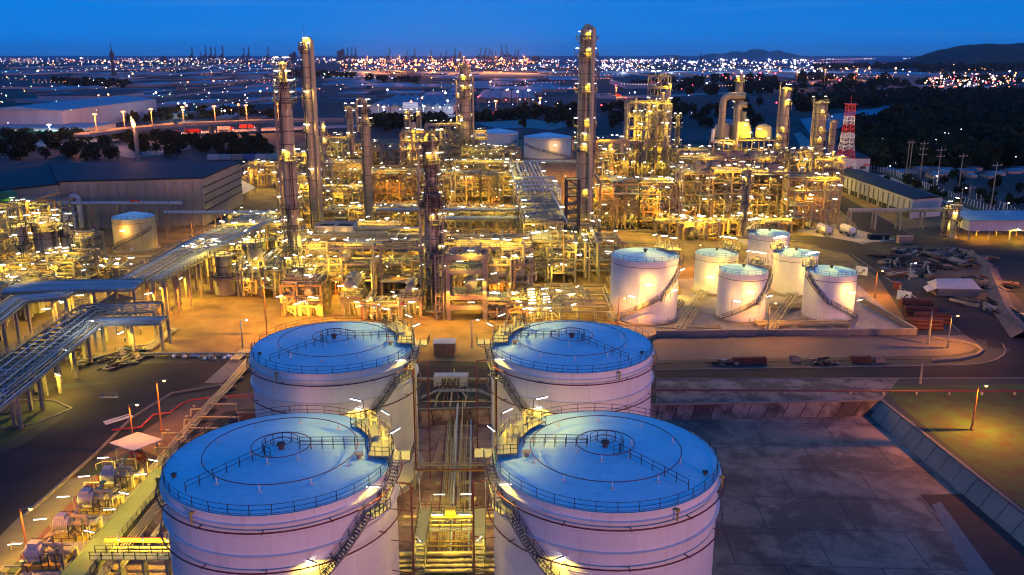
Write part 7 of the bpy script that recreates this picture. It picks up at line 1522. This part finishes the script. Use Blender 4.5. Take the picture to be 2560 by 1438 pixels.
# masts behind the right plant
# ---------------------------------------------------------------- distant lights
def light_proto(nm, gm, H):
    t = thing(nm, nm, 'lamp mast', (0, 0, 0)); b = MB(); b.tube([(0, 0, 0), (0, 0, H)], .25, 4); b.build('mast', 'steel', t); b = MB(); b.lathe([(.01, -1), (.8, -.6), (1, 0), (.8, .6), (.01, 1)], 7, (0, 0, 0)); o = b.build('lamp_head', gm, t); o.location = (0, 0, H); return t
cols = {}
for k, c, es in (('white', (1, .80, .88), 12), ('warm', (1, .46, .14), 15), ('orange', (1, .19, .02), 15), ('blue', (.62, .74, 1), 15), ('green', (.5, 1, .55), 10), ('red', (1, .03, .05), 22)):
    cols[k] = mat('far_'+k, (1, 1, 1), emit=c, es=es*.62)
LP = {k: light_proto('lamp_mast', cols[k], 1.0) for k in cols}; lu = set()
rr = random.Random(5); STUFF = {k: MB() for k in cols}
BIGN = [0]
def far_light(u, v, k, sz, lab, grp, big, h=None):
    x, y = W(u, v); h = h or rr.choice((9, 12, 16, 22)); r = sz*y*.0005
    if big and BIGN[0] < 300:
        BIGN[0] += 1; t = LP[k] if k not in lu else dup(LP[k]); lu.add(k); t.location = (x, y, 0)
        for ch in t.children:
            if ch.name.startswith('lamp_head'): ch.location = (0, 0, h); ch.scale = (r, r, r)
            else: ch.scale = (1, 1, h)
        tag(t, lab, 'lamp mast', grp)
    else: STUFF[k].lathe([(.01, -r), (r, 0), (.01, r)], 4, (x, y, h))
REGL = [(0, 1000, 149, 163, 380, 'white warm warm orange white', .8, .10, 'left horizon'), (0, 700, 160, 190, 240, 'white warm orange green warm blue', .75, .10, 'left horizon'), (850, 1320, 152, 186, 380, 'orange orange orange orange warm warm white', 1.25, .16, 'port'), (1300, 1600, 150, 188, 150, 'white blue white orange', .95, .15, 'tall column on the right'), (1500, 2060, 152, 186, 330, 'white white blue white warm', 1.1, .18, 'right harbour'),
 (0, 1450, 188, 262, 110, 'white warm blue orange green', .8, .3, 'dark halls'), (380, 700, 262, 308, 34, 'green white white orange', 1.0, .5, 'flyover'), (930, 1450, 266, 296, 40, 'blue blue white orange red', 1.1, .5, 'far road'), (1640, 2220, 192, 238, 90, 'orange orange red white orange', .9, .25, 'interchange'), (2050, 2560, 160, 200, 60, 'warm white orange', .9, .3, 'hill foot'),
 (2310, 2540, 205, 244, 170, 'white warm orange white warm red', 1.15, .3, 'village'), (1500, 2000, 225, 300, 26, 'white red blue', .9, .5, 'right tree belt'), (2180, 2560, 405, 450, 8, 'blue white', .5, 1, 'shanty roofs'), (0, 300, 240, 352, 22, 'white warm green', .9, .6, 'left halls')]
for u0, u1, v0, v1, n, ks, sz, bf, nm in REGL:
    ks = ks.split()
    for i in range(n):
        k = rr.choice(ks); f = rr.random(); big = f < bf; s_ = sz*(2.1 if big and rr.random() < .4 else (1.2 if big else rr.uniform(.45, 1.0)))
        far_light(rr.uniform(u0, u1), v0+(v1-v0)*rr.random()**1.3, k, s_, 'glowing %s lamp on a mast near the %s' % (k, nm), 'far %s lamps near the %s' % (k, nm), big)
for r_ in range(34):      # streets: rows of lamps
    u0_, v0_, n_ = rr.uniform(0, 2300), 150+90*rr.random()**1.8, rr.randint(6, 18); du, dv = rr.uniform(6, 16), rr.uniform(-.5, .5); k = rr.choice(('orange', 'orange', 'warm', 'white'))
    for i in range(n_): far_light(min(2550, u0_+i*du), max(149, v0_+i*dv), k, .55, '', '', False, 10)
for i in range(14): far_light(2120+i*12, 262-i*1.1, 'blue', .9, 'white street lamp of the row in front of the dark forest', 'street lamps before the forest', True, 9)
for i in range(9): far_light(1520+i*26, 305-i*1.3, 'white', .6, 'small white lamp of the lit strip behind the tallest column', 'lamps of the lit strip', True, 5)
for i in range(6): far_light(960+i*41, 294-i*1.6, 'blue', 1.5, 'bright bluish lamp of the row in front of the scalloped halls', 'bluish lamps before the scalloped halls', True, 8)
for u, v, k in ((2238, 178, 'warm'), (2115, 178, 'warm'), (2172, 178, 'warm'), (2420, 232, 'warm'), (1282, 180, 'white'), (2555, 220, 'warm'), (1170, 160, 'red'), (127, 304, 'white'), (275, 268, 'warm'), (450, 298, 'white'), (466, 298, 'white')): far_light(u, v+6, k, 2.4, 'very bright %s floodlight mast standing alone among smaller lights' % k, 'very bright floodlight masts', True, 18)
for k in cols:
    if STUFF[k].f: o = STUFF[k].build('city_lights', cols[k]); o['kind'] = 'stuff'
    if k not in lu:
        for ch in list(LP[k].children): bpy.data.objects.remove(ch)
        bpy.data.objects.remove(LP[k])
for i, t in enumerate(tv):
    if i not in used_t: pass
# strong real lamps that light the far roads, port and village
def far_flood(u, v, h, p, col, lab, zd=0):
    x, y = W(u, v, zd); y += 9 if zd else 0; t = thing('floodlight_tower', lab, 'floodlight', (x, y, 0), 0, 'floodlight towers far off'); b = MB(); b.tube([(0, 0, 0), (0, 0, h)], .4, 6); b.build('mast', 'steel', t); b = MB(); b.lathe([(.1, 0), (1.6, .1), (1.6, .8), (.1, 1)], 8, (0, 0, h)); b.build('lamp_head', cols['orange' if col[2] < .3 else 'blue'], t)
    d = bpy.data.lights.new('flood', 'POINT'); d.energy = p; d.color = col; d.shadow_soft_size = .3; l = bpy.data.objects.new('lamp_light', d); C.objects.link(l); l.parent = t; l.location = (0, -2.2, h-.8)
OR_, WH_ = (1, .32, .05), (.75, .8, 1)
for i, (u, v) in enumerate(((228, 335), (300, 326), (370, 318), (450, 311), (530, 308), (610, 305), (690, 302))): far_flood(u, v, 22, 70000, OR_, 'orange lamp mast beside the flyover, %s from the left' % ('first', 'second', 'third', 'fourth', 'fifth', 'sixth', 'seventh')[i], 9)
for i, (u, v) in enumerate(((920, 184), (1000, 180), (1080, 182), (1160, 184), (1240, 182), (1310, 184))): far_flood(u, v, 60, 1500000, OR_, 'orange floodlight tower of the port, %s from the left' % ('first', 'second', 'third', 'fourth', 'fifth', 'sixth')[i])
for i, (u, v) in enumerate(((1560, 180), (1680, 182), (1800, 182), (1920, 180), (2000, 184))): far_flood(u, v, 50, 350000, WH_, 'white floodlight tower of the right harbour, %s from the left' % ('first', 'second', 'third', 'fourth', 'fifth')[i])
for i, (u, v) in enumerate(((2350, 222), (2420, 236), (2480, 220))): far_flood(u, v, 20, 50000, (1, .6, .35), 'floodlight tower in the village, %s from the left' % ('first', 'second', 'third')[i])
for i, (u, v) in enumerate(((1990, 220), (2060, 215), (2140, 210))): far_flood(u, v, 34, 150000, OR_, 'orange lamp mast of the interchange, %s from the left' % ('first', 'second', 'third')[i])
for i, (u, v) in enumerate(((960, 292), (1060, 290), (1150, 288), (127, 345), (460, 300))): far_flood(u, v, 10, 22000, (.6, .75, 1), 'bluish lamp mast by the far road, %s from the right' % ('fifth', 'fourth', 'third', 'second', 'first')[i])
for i, (u, v) in enumerate(((1240, 285), (1350, 275), (1540, 243))): far_flood(u, v, 14, 60000, OR_, 'orange lamp mast on the far road, %s from the left' % ('first', 'second', 'third')[i])
for i, (u, v, z) in enumerate(((2078, 152.5, 0), (2268, 151.5, 0), (2170, 152, 0))):
    x, y = W(u, v, -4); t = thing('ship', 'lit ship far out on the sea, %s of three' % ('left', 'right', 'middle')[i], 'ship', (x, y, -4), .2); b = MB(); b.prism([(-60, -9), (50, -9), (66, 0), (50, 9), (-60, 9)], 0, 9); b.build('hull', 'cranem', t); b = MB(); b.box(-40, 0, 17, 20, 14, 16); b.build('superstructure', 'wall', t)
    for q in (-50, -20, 30): b = MB(); b.lathe([(.01, -5), (5, 0), (.01, 5)], 6, (q, 0, 24)); b.build('lamp', cols['white'], t)

# ================================================================ HAZE
b = MB(); b.box(0, 15000, 200, 61000, 31000, 414); o = b.build('haze', []); o['kind'] = 'stuff'
m = bpy.data.materials.new('haze_air'); m.use_nodes = True; n_ = m.node_tree; n_.nodes.clear(); pv = n_.nodes.new('ShaderNodeVolumePrincipled'); ou = n_.nodes.new('ShaderNodeOutputMaterial'); n_.links.new(pv.outputs[0], ou.inputs['Volume'])
pv.inputs['Density'].default_value = 2.4e-5; pv.inputs['Color'].default_value = (.7, .85, 1, 1); pv.inputs['Anisotropy'].default_value = .65
o.data.materials.append(m)
